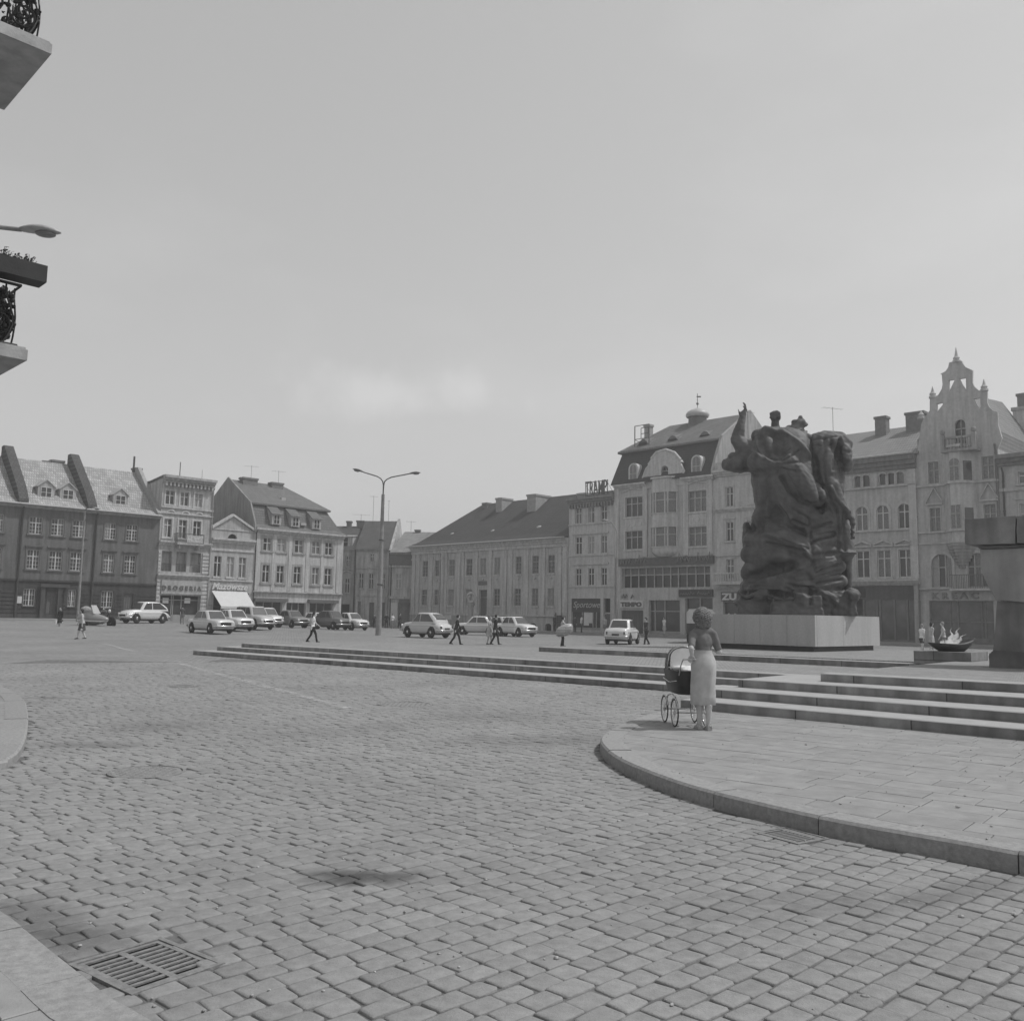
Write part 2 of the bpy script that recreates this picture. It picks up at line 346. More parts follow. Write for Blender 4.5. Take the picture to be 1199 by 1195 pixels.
M_KERB = mat('kerb_granite', .27, .8, 22, .2, .35, 90, isl=.06)
M_STEP = mat('step_stone', .26, .8, 3, .2, .3, 60, streak=.4, extra=bricks(1.75, 30, radians(41), .012, .7, .011, .38, True, .17))
M_TREAD = mat('tread_stone', .34, .8, 4, .12, .25, 60)
M_IRON = mat('cast_iron', .20, .55, 20, .3, .4, 80, spec=.5)
M_PITDARK = mat('painted_pit_dark', .004, 1, 5, .2, 0)  # near black, paints in the darkness below the drain bars
M_ASPH = mat('asphalt', .24, .9, 1.5, .12, .3, 90)

# base sheet: one surface to the horizon
def grid_axis(lims):
    out = []
    for a, b, s in lims:
        x = a
        while x < b - 1e-6: out.append(x); x += s
    out.append(lims[-1][1]); return out
gx = grid_axis([(-900, -120, 60), (-120, 120, 2.5), (120, 900, 60)]); gy = grid_axis([(-300, -10, 40), (-10, 170, 2.5), (170, 1500, 70)])
V = []; F = []; mi = []
for y in gy:
    for x in gx: V.append((x, y, tz(x, y) - .0105 + .003*sm(26, 34, hypot(x, y - 6))))
nx = len(gx)
for j in range(len(gy) - 1):
    for i in range(nx - 1):
        F.append((j*nx + i, j*nx + i + 1, (j + 1)*nx + i + 1, (j + 1)*nx + i)); c = hypot((gx[i] + gx[i + 1])/2, (gy[j] + gy[j + 1])/2 - 6)
        mi.append(0 if c < 27 else 1)
me = raw('road', V, F, [M_JOINT, M_FARSETT, M_SETT], mi)
road = bpy.data.objects.new('road', me); COL.objects.link(road); tag(road, kind='structure'); ORG['road'] = (0, 0, 0)

# individually laid setts near the camera, fanning gently
GR1 = [G(87.6, 1126.3), G(197.6, 1094.6), G(254, 1130), G(145, 1168)]
GR2 = [G(881, 974), G(935, 988.2), G(973, 981.5)]; GR2.append(GR2[0] + GR2[2] - GR2[1])
MAN = [(G(172, 903), .38), (G(474, 824), .5), (G(210, 803), .34), (G(700, 800), .32)]
def gen_setts():
    C0 = Vector((0, 5, 0)) - Vector((cos(radians(46)), sin(radians(46)), 0))*62
    cen = []; wv = .138; dphi = wv/62; a0 = radians(46)
    for i in range(-240, 240):
        phi = a0 + i*dphi; r = 62 - 22 + RNG.random()*.2
        while r < 62 + 34:
            ln_ = RNG.uniform(.145, .225); rc = r + ln_/2; w = dphi*rc
            cen.append((C0.x + rc*cos(phi), C0.y + rc*sin(phi), ln_/2, w/2, phi)); r += ln_
    A = np.array(cen); x, y = A[:, 0], A[:, 1]
    keep = (y > 1.2) & (np.hypot(x, y - 6) < 26) & (np.abs(x) < .68*y + 3.5)
    for P in (islR, islL, islB): keep &= ~inpoly(x, y, P)
    sl = [r_ for r_ in (s1P, s1Q + E_*6, s1Q + E_*6 + A_*30, s1P + A_*30)]; keep &= ~inpoly(x, y, sl)
    for P in (GR1, GR2):
        c = sum(P, Vector())/4; keep &= ~inpoly(x, y, [c + (p - c)*1.04 for p in P])
    for c, r in MAN: keep &= np.hypot(x - c.x, y - c.y) > r + .01
    return A[keep]
s1P, s1Q = G(226, 765.9), G(770, 808)
A = gen_setts(); n = len(A)
g = .0025 + RNG.random((n, 2))*.004
g[RNG.random(n) < .08] += .005
hx = A[:, 2] - g[:, 0]; hy = A[:, 3] - g[:, 1]; ch = RNG.uniform(.005, .016, n)
base = np.array([(-1, -1), (1, -1), (1, 1), (-1, 1)], float)
ring = []
for k in range(4):
    sx, sy = base[k]; nxt = [(-1, 0), (0, -1), (1, 0), (0, 1)]
    jx = RNG.normal(0, .004, n); jy = RNG.normal(0, .004, n)
    pa = np.stack([sx*hx + jx, sy*(hy - ch) + jy], 1); pb = np.stack([sx*(hx - ch) + jx, sy*hy + jy], 1)
    ring += ([pa, pb] if k in (0, 2) else [pb, pa])
ring = np.stack(ring, 1)                                 # n,8,2
top = RNG.normal(0, .0017, n) - .005*(RNG.random(n) < .05); tx = RNG.normal(0, .010, n); ty = RNG.normal(0, .010, n)
lay = []
for sc, z in ((1.0, -.05), (1.0, -.0065), (.965, -.0016), (.82, .0004)):
    q = ring*sc if sc != 1.0 or z < -.02 else ring
    zz = z + top[:, None] + q[..., 0]*tx[:, None] + q[..., 1]*ty[:, None]
    ca, sa = np.cos(A[:, 4])[:, None], np.sin(A[:, 4])[:, None]
    X = A[:, 0][:, None] + q[..., 0]*ca - q[..., 1]*sa; Y = A[:, 1][:, None] + q[..., 0]*sa + q[..., 1]*ca
    lay.append(np.stack([X, Y, zz], -1))
VV = np.concatenate(lay, 1).reshape(-1, 3)               # n*32
q4 = []
for l in range(3):
    for i in range(8): q4.append((l*8 + i, l*8 + (i + 1) % 8, (l + 1)*8 + (i + 1) % 8, (l + 1)*8 + i))
q4 = np.array(q4)
faces = (q4[None] + (np.arange(n)*32)[:, None, None]).reshape(-1, 4)
tops = (np.arange(24, 32)[None] + (np.arange(n)*32)[:, None])
bm_me = bpy.data.meshes.new('road_setts')
nv = len(VV); nq = len(faces); nt_ = len(tops)
bm_me.vertices.add(nv); bm_me.vertices.foreach_set('co', VV.astype(np.float32).ravel())
bm_me.loops.add(nq*4 + nt_*8); bm_me.loops.foreach_set('vertex_index', np.concatenate([faces.ravel(), tops.ravel()]).astype(np.int32))
bm_me.polygons.add(nq + nt_); bm_me.polygons.foreach_set('loop_start', np.concatenate([np.arange(nq)*4, nq*4 + np.arange(nt_)*8]).astype(np.int32))
try: bm_me.polygons.foreach_set('loop_total', np.concatenate([np.full(nq, 4), np.full(nt_, 8)]).astype(np.int32))
except Exception: pass
bm_me.polygons.foreach_set('use_smooth', np.ones(nq + nt_, bool)); bm_me.materials.append(M_SETT); bm_me.update(calc_edges=True); bm_me.validate()
o = bpy.data.objects.new('road_setts', bm_me); COL.objects.link(o); tag(o, kind='structure')

# kerbs
def kerb(name, pts, h, w, side, step=1.15, z0=0.0):
    P = resample(pts, .16); per = int(step/.16); mb = MB(); i = 0
    nrm = []
    for k in range(len(P)):
        d = (P[min(k + 1, len(P) - 1)] - P[max(k - 1, 0)]).normalized(); nrm.append(Vector((-d.y, d.x, 0))*side)
    while i < len(P) - 1:
        j = min(len(P) - 1, i + per + random.randint(-1, 2)); sec = []
        ks = list(range(i, j + 1)); dz = random.uniform(-.004, .004)
        for q, k in enumerate(ks):
            p = P[k].copy(); d = (P[min(k + 1, len(P) - 1)] - P[max(k - 1, 0)]).normalized()
            if q == 0: p += d*.005
            if q == len(ks) - 1: p -= d*.005
            nn = nrm[k]; z = tz(p.x, p.y) + z0 + dz
            sec.append([p + Vector((0, 0, z - .25)), p + nn*.012 + Vector((0, 0, z + h - .022)), p + nn*.035 + Vector((0, 0, z + h)), p + nn*w + Vector((0, 0, z + h)), p + nn*w + Vector((0, 0, z - .25))])
        V = [v for s_ in sec for v in s_]; m = len(sec); F = []
        for q in range(m - 1):
            for t in range(4): F.append((q*5 + t, q*5 + t + 1, (q + 1)*5 + t + 1, (q + 1)*5 + t))
        F.append([0, 1, 2, 3, 4]); F.append([(m - 1)*5 + t for t in (4, 3, 2, 1, 0)])
        mb.add(V, F, False); i = j
    o = mk(name, mb, M_KERB); tag(o, kind='structure'); return P, nrm
def slabs(name, poly, ang, lx, ly, z, rng, gap=.004, mats=None, var=.25):
    hull = hull2(poly); mb = MB(); ca, sa = cos(ang), sin(ang)
    us = [p[0]*ca + p[1]*sa for p in poly]; vs_ = [-p[0]*sa + p[1]*ca for p in poly]
    v = min(vs_)
    while v < max(vs_):
        u = min(us) - rng.random()*lx; w = ly*rng.uniform(.94, 1.06)
        while u < max(us):
            l = lx*rng.uniform(1 - var, 1 + var); q = [(u + gap, v + gap), (u + l - gap, v + gap), (u + l - gap, v + w - gap), (u + gap, v + w - gap)]; u += l
            q = [(a*ca - b*sa, a*sa + b*ca) for a, b in q]; q = clip_convex(q, hull)
            if len(q) < 3: continue
            cx = sum(p[0] for p in q)/len(q); cy = sum(p[1] for p in q)/len(q)
            if hypot(cx, cy) > 34: continue
            dz = rng.normal(0, .0014); t1 = rng.normal(0, .003); t2 = rng.normal(0, .003); m = len(q)
            def zz(p, k=0): return z + dz + (p[0] - cx)*t1 + (p[1] - cy)*t2 + k
            V = [(p[0], p[1], z - .03) for p in q] + [(p[0], p[1], zz(p, -.004)) for p in q] + [(cx + (p[0] - cx)*.975, cy + (p[1] - cy)*.975, zz(p)) for p in q]
            F = [(i, (i + 1) % m, m + (i + 1) % m, m + i) for i in range(m)] + [(m + i, m + (i + 1) % m, 2*m + (i + 1) % m, 2*m + i) for i in range(m)] + [list(range(2*m, 3*m))]
            mb.add(V, F, False)
        v += w
    o = mk(name, mb, mats or M_SLAB); tag(o, kind='structure'); return o
def sheet(name, poly, z, m, zb=-.4):
    mb = MB(); n = len(poly); V = [(p[0], p[1], zb) for p in poly] + [(p[0], p[1], z) for p in poly]
    mb.add(V, [(i, (i + 1) % n, n + (i + 1) % n, n + i) for i in range(n)])
    tri = tessellate_polygon([[Vector((p[0], p[1], 0)) for p in poly]]); mb.add(V[n:], [list(t) for t in tri])
    o = mk(name, mb, m); tag(o, kind='structure'); return o
def inset(P, nrm, w): return [p + q*w for p, q in zip(P, nrm)]
P, nr = kerb('kerb', kerbR, PAVE, .29, 1); inn = inset(P, nr, .28); plR = inn + [r1Q + A_*.2 + E_*2.5, r1Q + A_*.2, r1P + A_*.2]
sheet('pavement_bed', plR, PAVE - .016, M_JOINT); slabs('pavement', plR, radians(-39), .52, .37, PAVE - .004, RNG)
P, nr = kerb('kerb', kerbL, .09, .32, -1, 1.3); inn = inset(P, nr, .31); plL = inn + [Vector((-26, 5, 0)), Vector((-26, 23.5, 0))]
sheet('pavement_bed', plL, .09 - .016, M_JOINT); slabs('pavement', plL, radians(2), .7, .5, .086, RNG)
P, nr = kerb('kerb', kerbB, .12, .27, -1, .62); inn = inset(P, nr, .26); plB = inn + [Vector((-8, -9, 0)), Vector((-13, 0, 0))]
sheet('pavement_bed', plB, .12 - .016, M_JOINT); slabs('pavement', plB, radians(-44), .56, .46, .116, RNG, var=.12)
# drains and covers
def grate(name, P, label, halves, nsl, solid=0.0):
    c = sum(P, Vector())/4; ex = ((P[1] - P[0]) + (P[2] - P[3]))/2; ey = ((P[2] - P[1]) + (P[3] - P[0]))/2
    lx, ly = ex.length, ey.length; ux = ex.normalized(); uy = Vector((ux.y, -ux.x, 0)); uy = uy if uy.dot(ey) > 0 else -uy
    root = empty(name, (c.x, c.y, 0)); tag(root, label, 'drain grate', 'drain gratings')
    def B(mb, a0, a1, b0, b1, z0, z1):
        q = [c + ux*a + uy*b for a, b in ((a0, b0), (a1, b0), (a1, b1), (a0, b1))]
        mb.hexa([(p.x, p.y, z0) for p in q] + [(p.x, p.y, z1) for p in q])
    fr = MB(); f = .026; B(fr, -lx/2, lx/2, -ly/2, -ly/2 + f, -.2, .004); B(fr, -lx/2, lx/2, ly/2 - f, ly/2, -.2, .004); B(fr, -lx/2, -lx/2 + f, -ly/2 + f, ly/2 - f, -.2, .004); B(fr, lx/2 - f, lx/2, -ly/2 + f, ly/2 - f, -.2, .004)
    mk('frame', fr, M_IRON, root)
    g = MB(); x0, x1, y0, y1 = -lx/2 + f + .006, lx/2 - f - .006, -ly/2 + f + .006, ly/2 - f - .006
    e = .022; B(g, x0, x1, y0, y0 + e, -.035, 0); B(g, x0, x1, y1 - e, y1, -.035, 0); B(g, x0, x0 + e, y0 + e, y1 - e, -.035, 0); B(g, x1 - e - solid, x1, y0 + e, y1 - e, -.035, 0)
    xa, xb = x0 + e, x1 - e - solid
    cuts = [xa + (xb - xa)*k/halves for k in range(halves + 1)]
    for k in cuts[1:-1]: B(g, k - .017, k + .017, y0 + e, y1 - e, -.035, -.0006)
    pitch = (y1 - y0 - 2*e)/nsl
    for k in range(halves):
        for j in range(1, nsl):
            yb = y0 + e + pitch*j; B(g, cuts[k] + (.017 if k else 0), cuts[k + 1] - (.017 if k < halves - 1 else 0), yb - pitch*.22, yb + pitch*.22, -.035, -.0012)
    mk('grating', g, M_IRON, root)
    p = MB(); B(p, -lx/2 + f, lx/2 - f, -ly/2 + f, ly/2 - f, -.012, -.0088)  # flat black plate just under the bars, stands in for the unlit shaft
    mk('pit_shade_plate', p, M_PITDARK, root)
    return root
grate('drain_grate', GR1, 'rectangular slotted iron drain grate beside the large pavement slabs in the near corner', 2, 9)
grate('drain_grate', [GR2[1], GR2[2], GR2[3], GR2[0]], 'small slotted iron drain grate against the curved kerb', 1, 9, .05)
for i, (c, r) in enumerate(MAN):
    z = -.004; root = empty('manhole_cover', (c.x, c.y, 0))
    tag(root, ['round manhole cover with a raised dark rim in the setts before the left corner pavement', 'round manhole cover in the open carriageway below the long steps', 'small round cover in the carriageway near the painted line', 'small cover close to the lowest long step beside the pram'][i], 'manhole cover', 'manhole covers')
    mb = MB(); mb.lathe((c.x, c.y, z), [(r, -.05), (r, .006), (r - .03, .009), (r - .035, -.004), (r - .04, -.05)], 48, smooth=False); mk('rim', mb, M_IRON, root)
    mb = MB(); mb.lathe((c.x, c.y, z), [(r - .043, -.05), (r - .043, .002), (r*.5, .004), (0.0005, .004)], 48, smooth=False)
    for k in range(10):
        for j in range(10):
            x, y = (k - 4.5)*r*.17, (j - 4.5)*r*.17
            if hypot(x, y) < r - .08: mb.box((c.x + x, c.y + y, z + .005), (.02, .012, .0008), pi/4*((k + j) % 2))
    mk('cover', mb, mat('cover_concrete', .225, .8, 12, .2, .3, 60), root)

# worn painted line on the carriageway
M_PAINT = bpy.data.materials.new('worn_paint'); M_PAINT.use_nodes = True; t = M_PAINT.node_tree; b = t.nodes['Principled BSDF']; b.inputs['Base Color'].default_value = (.6, .6, .6, 1); b.inputs['Roughness'].default_value = .8
n = t.nodes.new('ShaderNodeTexNoise'); n.inputs['Scale'].default_value = 5; n.inputs['Detail'].default_value = 8; n.inputs['Roughness'].default_value = .75; tcn = t.nodes.new('ShaderNodeTexCoord'); t.links.new(tcn.outputs['Object'], n.inputs['Vector'])
r = t.nodes.new('ShaderNodeMapRange'); r.inputs['From Min'].default_value = .44; r.inputs['From Max'].default_value = .62; r.inputs['To Max'].default_value = .55; t.links.new(n.outputs[0], r.inputs['Value']); t.links.new(r.outputs[0], b.inputs['Alpha'])
def paint(pts, w, step=.5):
    P = resample(pts, step); mb = MB(); V = []
    for k, p in enumerate(P):
        d = (P[min(k + 1, len(P) - 1)] - P[max(k - 1, 0)]).normalized(); nn = Vector((-d.y, d.x, 0))*w/2
        for s_ in (-1, 1): q = p + nn*s_; V.append((q.x, q.y, tz(q.x, q.y) + .012))
    mb.add(V, [(2*i, 2*i + 1, 2*i + 3, 2*i + 2) for i in range(len(P) - 1)]); o = mk('road_marking', mb, M_PAINT, fix=False); tag(o, kind='structure')
paint([G(210, 777), G(262, 791), G(330, 809), G(415, 831)], .22); paint([place(122, 753.5), place(155, 762.5)], .25)
paint([place(0, 736.3), place(60, 736.8), place(120, 737.5)], .3)

# ---------------------------------------------------------------- plaza: two flights of long steps and the raised terraces
def step_block(name, P, Qq, zt, w, zb, m=None):
    mb = MB(); q = [P, Qq, Qq + A_*w, P + A_*w]; lip = .012
    mb.cm = 0; mb.add([(p.x, p.y, zb) for p in q] + [(p.x, p.y, zt - lip) for p in q], [(0, 1, 5, 4), (1, 2, 6, 5), (2, 3, 7, 6), (3, 0, 4, 7)])
    q2 = [P + A_*lip + E_*lip, Qq + A_*lip - E_*lip, Qq + A_*(w - lip), P + A_*(w - lip)]
    mb.cm = 1; mb.add([(p.x, p.y, zt - lip) for p in q] + [(p.x, p.y, zt) for p in q2], [(0, 1, 5, 4), (1, 2, 6, 5), (2, 3, 7, 6), (3, 0, 4, 7), (4, 5, 6, 7)])
    o = mk(name, mb, [M_STEP, M_TREAD]); tag(o, kind='structure'); return o
s2P, s2Q = G(254, 761.2, .15), G(770, 796.7, .15); s3P, s3Q = G(282.6, 757.5, .3), G(770, 788, .3)
ext = E_*9
step_block('steps', s1P, s1Q + ext, .15, 1.1, -.3); step_block('steps', s2P, s2Q + ext, .30, 1.1, 0.0); step_block('steps', s3P, s3Q + ext, .45, .42, 0.0)
def terrace(name, rows, m, zb=-.3):                      # rows of (left point, right point, zl, zr)
    mb = MB(); V = []
    for a, b_, za, zb_ in rows:
        for k in range(9): p = a.lerp(b_, k/8); V.append((p.x, p.y, za + (zb_ - za)*k/8))
    F = []
    for j in range(len(rows) - 1):
        for k in range(8): F.append((j*9 + k, j*9 + k + 1, (j + 1)*9 + k + 1, (j + 1)*9 + k))
    o = len(V); mb.add(V, F)
    edge = [0, 8] ; n = len(rows)
    for (i, j) in [(k, k + 1) for k in range(8)] + [((n - 1)*9 + k, (n - 1)*9 + k + 1) for k in range(8)] + [(j*9, (j + 1)*9) for j in range(n - 1)] + [(j*9 + 8, (j + 1)*9 + 8) for j in range(n - 1)]:
        a, b_ = V[i], V[j]; mb.add([a, b_, (b_[0], b_[1], zb), (a[0], a[1], zb)], [(0, 1, 2, 3)])
    o = mk(name, mb, m, fix=False); tag(o, kind='structure'); return o
a0, b0 = s3P + A_*.42, s3Q + ext + A_*.42
terrace('plaza', [(a0, b0, .45, .45), (a0 + A_*5.5, b0 + A_*6, .45, .45), (Vector((-.5, 46, 0)), Vector((26, 50, 0)), .0, .0)], M_PLAZA)
l2P = G(631, 762.5, .45); l2Q = l2P + E_*16.5
step_block('steps', l2P, l2Q, .61, .42, .0)
a0, b0 = l2P + A_*.42 + Vector((0, 0, 0)), l2Q + A_*.42
terrace('plaza', [(a0, b0, .61, .655), (a0 + A_*8, b0 + A_*11, .61, .66), (Vector((9, 49.5, 0)), Vector((32, 50, 0)), .0, .0)], M_PLAZA)
rl = [(r1P, r1Q)]
r2P, r2Q = G(812, 814.2, PAVE + RISE), G(1199, 846.3, PAVE + RISE); r3P, r3Q = G(864.5, 804.2, PAVE + 2*RISE), G(1199, 827.7, PAVE + 2*RISE); r4P, r4Q = G(961, 797.6, PAVE + 3*RISE), G(1199, 811.2, PAVE + 3*RISE)
for k, (P_, Q_) in enumerate([(r1P, r1Q), (r2P, r2Q), (r3P, r3Q), (r4P, r4Q)]):
    e = (Q_ - P_).normalized(); step_block('steps', P_, Q_ + e*(6 if k else 0), PAVE + RISE*(k + 1), [1.1, 1.1, 2.2, .45][k], -.3)
PT = PAVE + RISE*4
a0, b0 = r4P + A_*.45, r4Q + (r4Q - r4P).normalized()*6 + A_*.45
terrace('plaza', [(a0, b0, PT, PT), (a0 + A_*9.5, b0 + A_*10, PT, PT), (Vector((26, 50, 0)), Vector((46, 40, 0)), .0, .0)], M_PLAZA)

# far pavements in front of the two rows of houses
def strip(O, d, n, t0, t1, w, h, name='pavement'):
    mb = MB(); V = []; m = 14
    for k in range(m + 1):
        t = t0 + (t1 - t0)*k/m
        for o_, zz in ((w, -.3), (w, h), (0, h + .02)): p = O + d*t + n*o_; V.append((p.x, p.y, tz(p.x, p.y) + zz))
    F = []
    for k in range(m):
        for j in range(2): F.append((k*3 + j, (k + 1)*3 + j, (k + 1)*3 + j + 1, k*3 + j + 1))
    mb.add(V, F); o = mk(name, mb, mat('far_pavement', .28, .85, 1, .1)); tag(o, kind='structure')
LD, LN = Vector((Q, Q, 0)), Vector((Q, -Q, 0)); RD, RN = Vector((Q, -Q, 0)), Vector((-Q, -Q, 0))
strip(LO, LD, LN, -40, 38, 3.2, .12); strip(RO, RD, RN, -29, 70, 3.4, .13)
# ================================================================ BUILDINGS
M_GLASS = mat('window_glass', .035, .12, 2, .3, 0, spec=.6)
M_GLASSL = mat('curtained_glass', .16, .3, 9, .45, 0, spec=.5)
M_GLASSC = mat('net_curtain_glass', .30, .35, 14, .25, 0, spec=.5)
M_FRAME = mat('window_paint', .55, .6, 5, .1, 0)
M_FRAMED = mat('dark_joinery', .12, .6, 5, .2, 0)
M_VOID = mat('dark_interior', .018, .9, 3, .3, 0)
M_ZINC = mat('zinc', .38, .5, 6, .2, .1, 20, spec=.5)
M_PIPE = mat('drainpipe', .06, .6, 5, .2, 0)
M_BRICK = mat('chimney_brick', .17, .9, 4, .2, .3, 40)
M_BRICKL = mat('chimney_render', .30, .9, 4, .2, .3, 40)
M_STEEL = mat('painted_steel', .10, .6, 6, .2, .1)
def weather(t, tc, val, mul):
    N = t.nodes.new; L = t.links.new
    v = N('ShaderNodeTexVoronoi'); v.inputs['Scale'].default_value = .33; n = N('ShaderNodeTexNoise'); n.inputs['Scale'].default_value = .9; n.inputs['Detail'].default_value = 7; n.inputs['Roughness'].default_value = .7; L(tc.outputs['Object'], n.inputs['Vector'])
    r = N('ShaderNodeMapRange'); r.interpolation_type = 'SMOOTHSTEP'; r.inputs['From Min'].default_value = .50; r.inputs['From Max'].default_value = .58; r.inputs['To Min'].default_value = 1.0; r.inputs['To Max'].default_value = .86; L(n.outputs[0], r.inputs['Value'])
    n2 = N('ShaderNodeTexNoise'); n2.inputs['Scale'].default_value = 5; n2.inputs['Detail'].default_value = 6; L(tc.outputs['Object'], n2.inputs['Vector'])
    r2 = N('ShaderNodeMapRange'); r2.inputs['From Min'].default_value = .3; r2.inputs['From Max'].default_value = .7; r2.inputs['To Min'].default_value = .9; r2.inputs['To Max'].default_value = 1.08; L(n2.outputs[0], r2.inputs['Value'])
    return mul(mul(val, r.outputs[0]), r2.outputs[0])
def plaster(name, g, streak=.22, namt=.12, bump=.25): return mat(name, g*1.08, .92, .9, namt + .04, bump, 18, spec=.15, streak=min(.5, streak + .12), extra=weather)
def tiles(name, g, rot, h=.3, tone=.14, namt=.16): return mat(name, g, .9, .7, namt, .2, 10, spec=.2, extra=bricks(.22, h, rot, .05, .8, .03, .62, True, tone))
RL, RR = radians(-45), radians(45)

class Row:
    def __init__(s, O, d, n, zb=0): s.O, s.d, s.n, s.zb = Vector(O), Vector(d), Vector(n), zb
    def W(s, a, o, z): p = s.O + s.d*a + s.n*o; return Vector((p.x, p.y, z))
    def px(s, u, v, o=0):
        r = ray(u, v); t = ((s.O + s.n*o - CAM).dot(s.n))/(r.dot(s.n)); p = CAM + r*t; return (p - s.O).dot(s.d), p.z
    def S(s, u, z, o=0):                                 # position along the row of a point at height z seen in image column u
        k = (u - CX)/FOC; q = CR - CF*k; b = Vector((s.O.x + s.n.x*o, s.O.y + s.n.y*o, z)) - CAM
        return -(b.dot(q))/(s.d.dot(q))
    def Z(s, u, v, o=0): return s.px(u, v, o)[1]
class Bld:
    def __init__(s, name, row, label, cat, s0, s1, zb, depth, mwall):
        s.row, s.s0, s.s1, s.zb, s.dep, s.mw = row, s0, s1, zb, depth, mwall
        s.root = empty(name, row.W((s0 + s1)/2, 0, zb)); tag(s.root, label, cat)
        s.ops = []
    def fr(s, o0=0): return lambda a, b, c: s.row.W(a, o0 + c, b)
    def block(s, mb, a0, a1, o0, o1, z0, z1):            # box in facade coordinates
        W = s.row.W; mb.hexa([W(a0, o1, z0), W(a1, o1, z0), W(a1, o0, z0), W(a0, o0, z0), W(a0, o1, z1), W(a1, o1, z1), W(a1, o0, z1), W(a0, o0, z1)])
    def part(s, name, mb, m, parent=None, label=None):
        o = mk(name, mb, m, parent or s.root)
        if label: o['label'] = label
        return o
    def wall(s, z0, z1, a0=None, a1=None, o=0, thick=.22, name='wall', ops=None, m=None, body=True, label=None):
        a0 = s.s0 if a0 is None else a0; a1 = s.s1 if a1 is None else a1; ops = s.ops if ops is None else ops; mb = MB(); W = s.row.W
        ops = [q for q in ops if q[2] < z1 and q[3] > z0 and q[1] > a0 and q[0] < a1]
        sb = sorted(set([a0, a1] + [min(a1, max(a0, q[i])) for q in ops for i in (0, 1)])); zbk = sorted(set([z0, z1] + [min(z1, max(z0, q[i])) for q in ops for i in (2, 3)]))
        # merge columns greedily: per z band
        for j in range(len(zbk) - 1):
            za, zc = zbk[j], zbk[j + 1]
            if zc - za < 1e-5: continue
            run = None
            for i in range(len(sb) - 1):
                a, b = sb[i], sb[i + 1]; hit = any(q[0] - 1e-6 <= a and q[1] + 1e-6 >= b and q[2] - 1e-6 <= za and q[3] + 1e-6 >= zc for q in ops)
                if not hit: run = (a, b) if run is None else (run[0], b)
                if (hit or i == len(sb) - 2) and run: mb.add([W(run[0], o, za), W(run[1], o, za), W(run[1], o, zc), W(run[0], o, zc)], [(0, 1, 2, 3)]); run = None
        for q in ops:
            a, b, za, zc = q[:4]; t = thick
            if len(q) > 4 and q[4]:                      # arched head: fill the spandrels
                r = (b - a)/2; rise = min(r, q[4]*r); n = 8; cs = [(a + r - r*cos(pi*k/n), zc - rise + rise*sin(pi*k/n)) for k in range(n + 1)]
                for k in range(n):
                    p, pp = cs[k], cs[k + 1]; mb.add([W(p[0], o, p[1]), W(pp[0], o, pp[1]), W(pp[0], o, zc), W(p[0], o, zc)], [(0, 1, 2, 3)])
                    mb.add([W(p[0], o, p[1]), W(pp[0], o, pp[1]), W(pp[0], o - t, pp[1]), W(p[0], o - t, p[1])], [(0, 3, 2, 1)])
                mb.add([W(a, o, za), W(a, o - t, za), W(a, o - t, zc - rise), W(a, o, zc - rise), W(b, o, za), W(b, o - t, za), W(b, o - t, zc - rise), W(b, o, zc - rise)], [(0, 1, 2, 3), (7, 6, 5, 4)])
                mb.add([W(a, o, za), W(b, o, za), W(b, o - t, za), W(a, o - t, za)], [(0, 3, 2, 1)])
            else:
                mb.add([W(a, o, za), W(b, o, za), W(b, o, zc), W(a, o, zc), W(a, o - t, za), W(b, o - t, za), W(b, o - t, zc), W(a, o - t, zc)], [(0, 4, 5, 1), (1, 5, 6, 2), (2, 6, 7, 3), (3, 7, 4, 0)])
        if body:
            d = s.dep; V = [W(a0, o, z0), W(a1, o, z0), W(a1, -d, z0), W(a0, -d, z0), W(a0, o, z1), W(a1, o, z1), W(a1, -d, z1), W(a0, -d, z1)]
            mb.add(V, [(1, 2, 6, 5), (2, 3, 7, 6), (3, 0, 4, 7), (4, 5, 6, 7)])
            mb.add([W(a0, o - .6, z0), W(a1, o - .6, z0), W(a1, o - .6, z1), W(a0, o - .6, z1)], [(0, 1, 2, 3)])
        return mk(name, mb, m or s.mw, s.root, fix=False) if label is None else tag(mk(name, mb, m or s.mw, s.root, fix=False), label)
    def window(s, a, b, z0, z1, style='cross', arch=0, sur=0.0, lint=0, sill=.12, o=0, name='window', fm=None, glass=None, add=True, tr=.66, proj=.06, suro=.05, rec=.10):
        if add: s.ops.append((a, b, z0, z1, arch))
        w = b - a; h = z1 - z0; fm = fm or M_FRAME; f = .055; of, ob = o - rec, o - rec - .06
        mb = MB(); B = lambda x0, x1, y0, y1, e=0: s.block(mb, x0, x1, ob, of + e, y0, y1)
        B(a, a + f, z0, z1); B(b - f, b, z0, z1); B(a + f, b - f, z0, z0 + f*1.2); B(a + f, b - f, z1 - f, z1)
        c = (a + b)/2; ztr = z0 + h*tr
        if style in ('cross', 'grid', 'bars'):
            B(c - .045, c + .045, z0 + f*1.2, z1 - f, .01)
            if style != 'bars':
                for x0, x1 in ((a + f, c - .045), (c + .045, b - f)): B(x0, x1, ztr - .04, ztr + .04)
            if style in ('grid', 'bars'):
                for x0, x1 in ((a + f, c - .045), (c + .045, b - f)):
                    xm = (x0 + x1)/2; lv = [z0 + h*t for t in ((.22, .44) if style == 'grid' else (.33, .66))]
                    B(xm - .015, xm + .015, z0 + f*1.2, z1 - f, -.012)
                    for z in lv: B(x0, x1, z - .015, z + .015, -.018)
        elif style == 'tri':
            for k in (1, 2): x = a + w*k/3; B(x - .05, x + .05, z0 + f, z1 - f, .02)
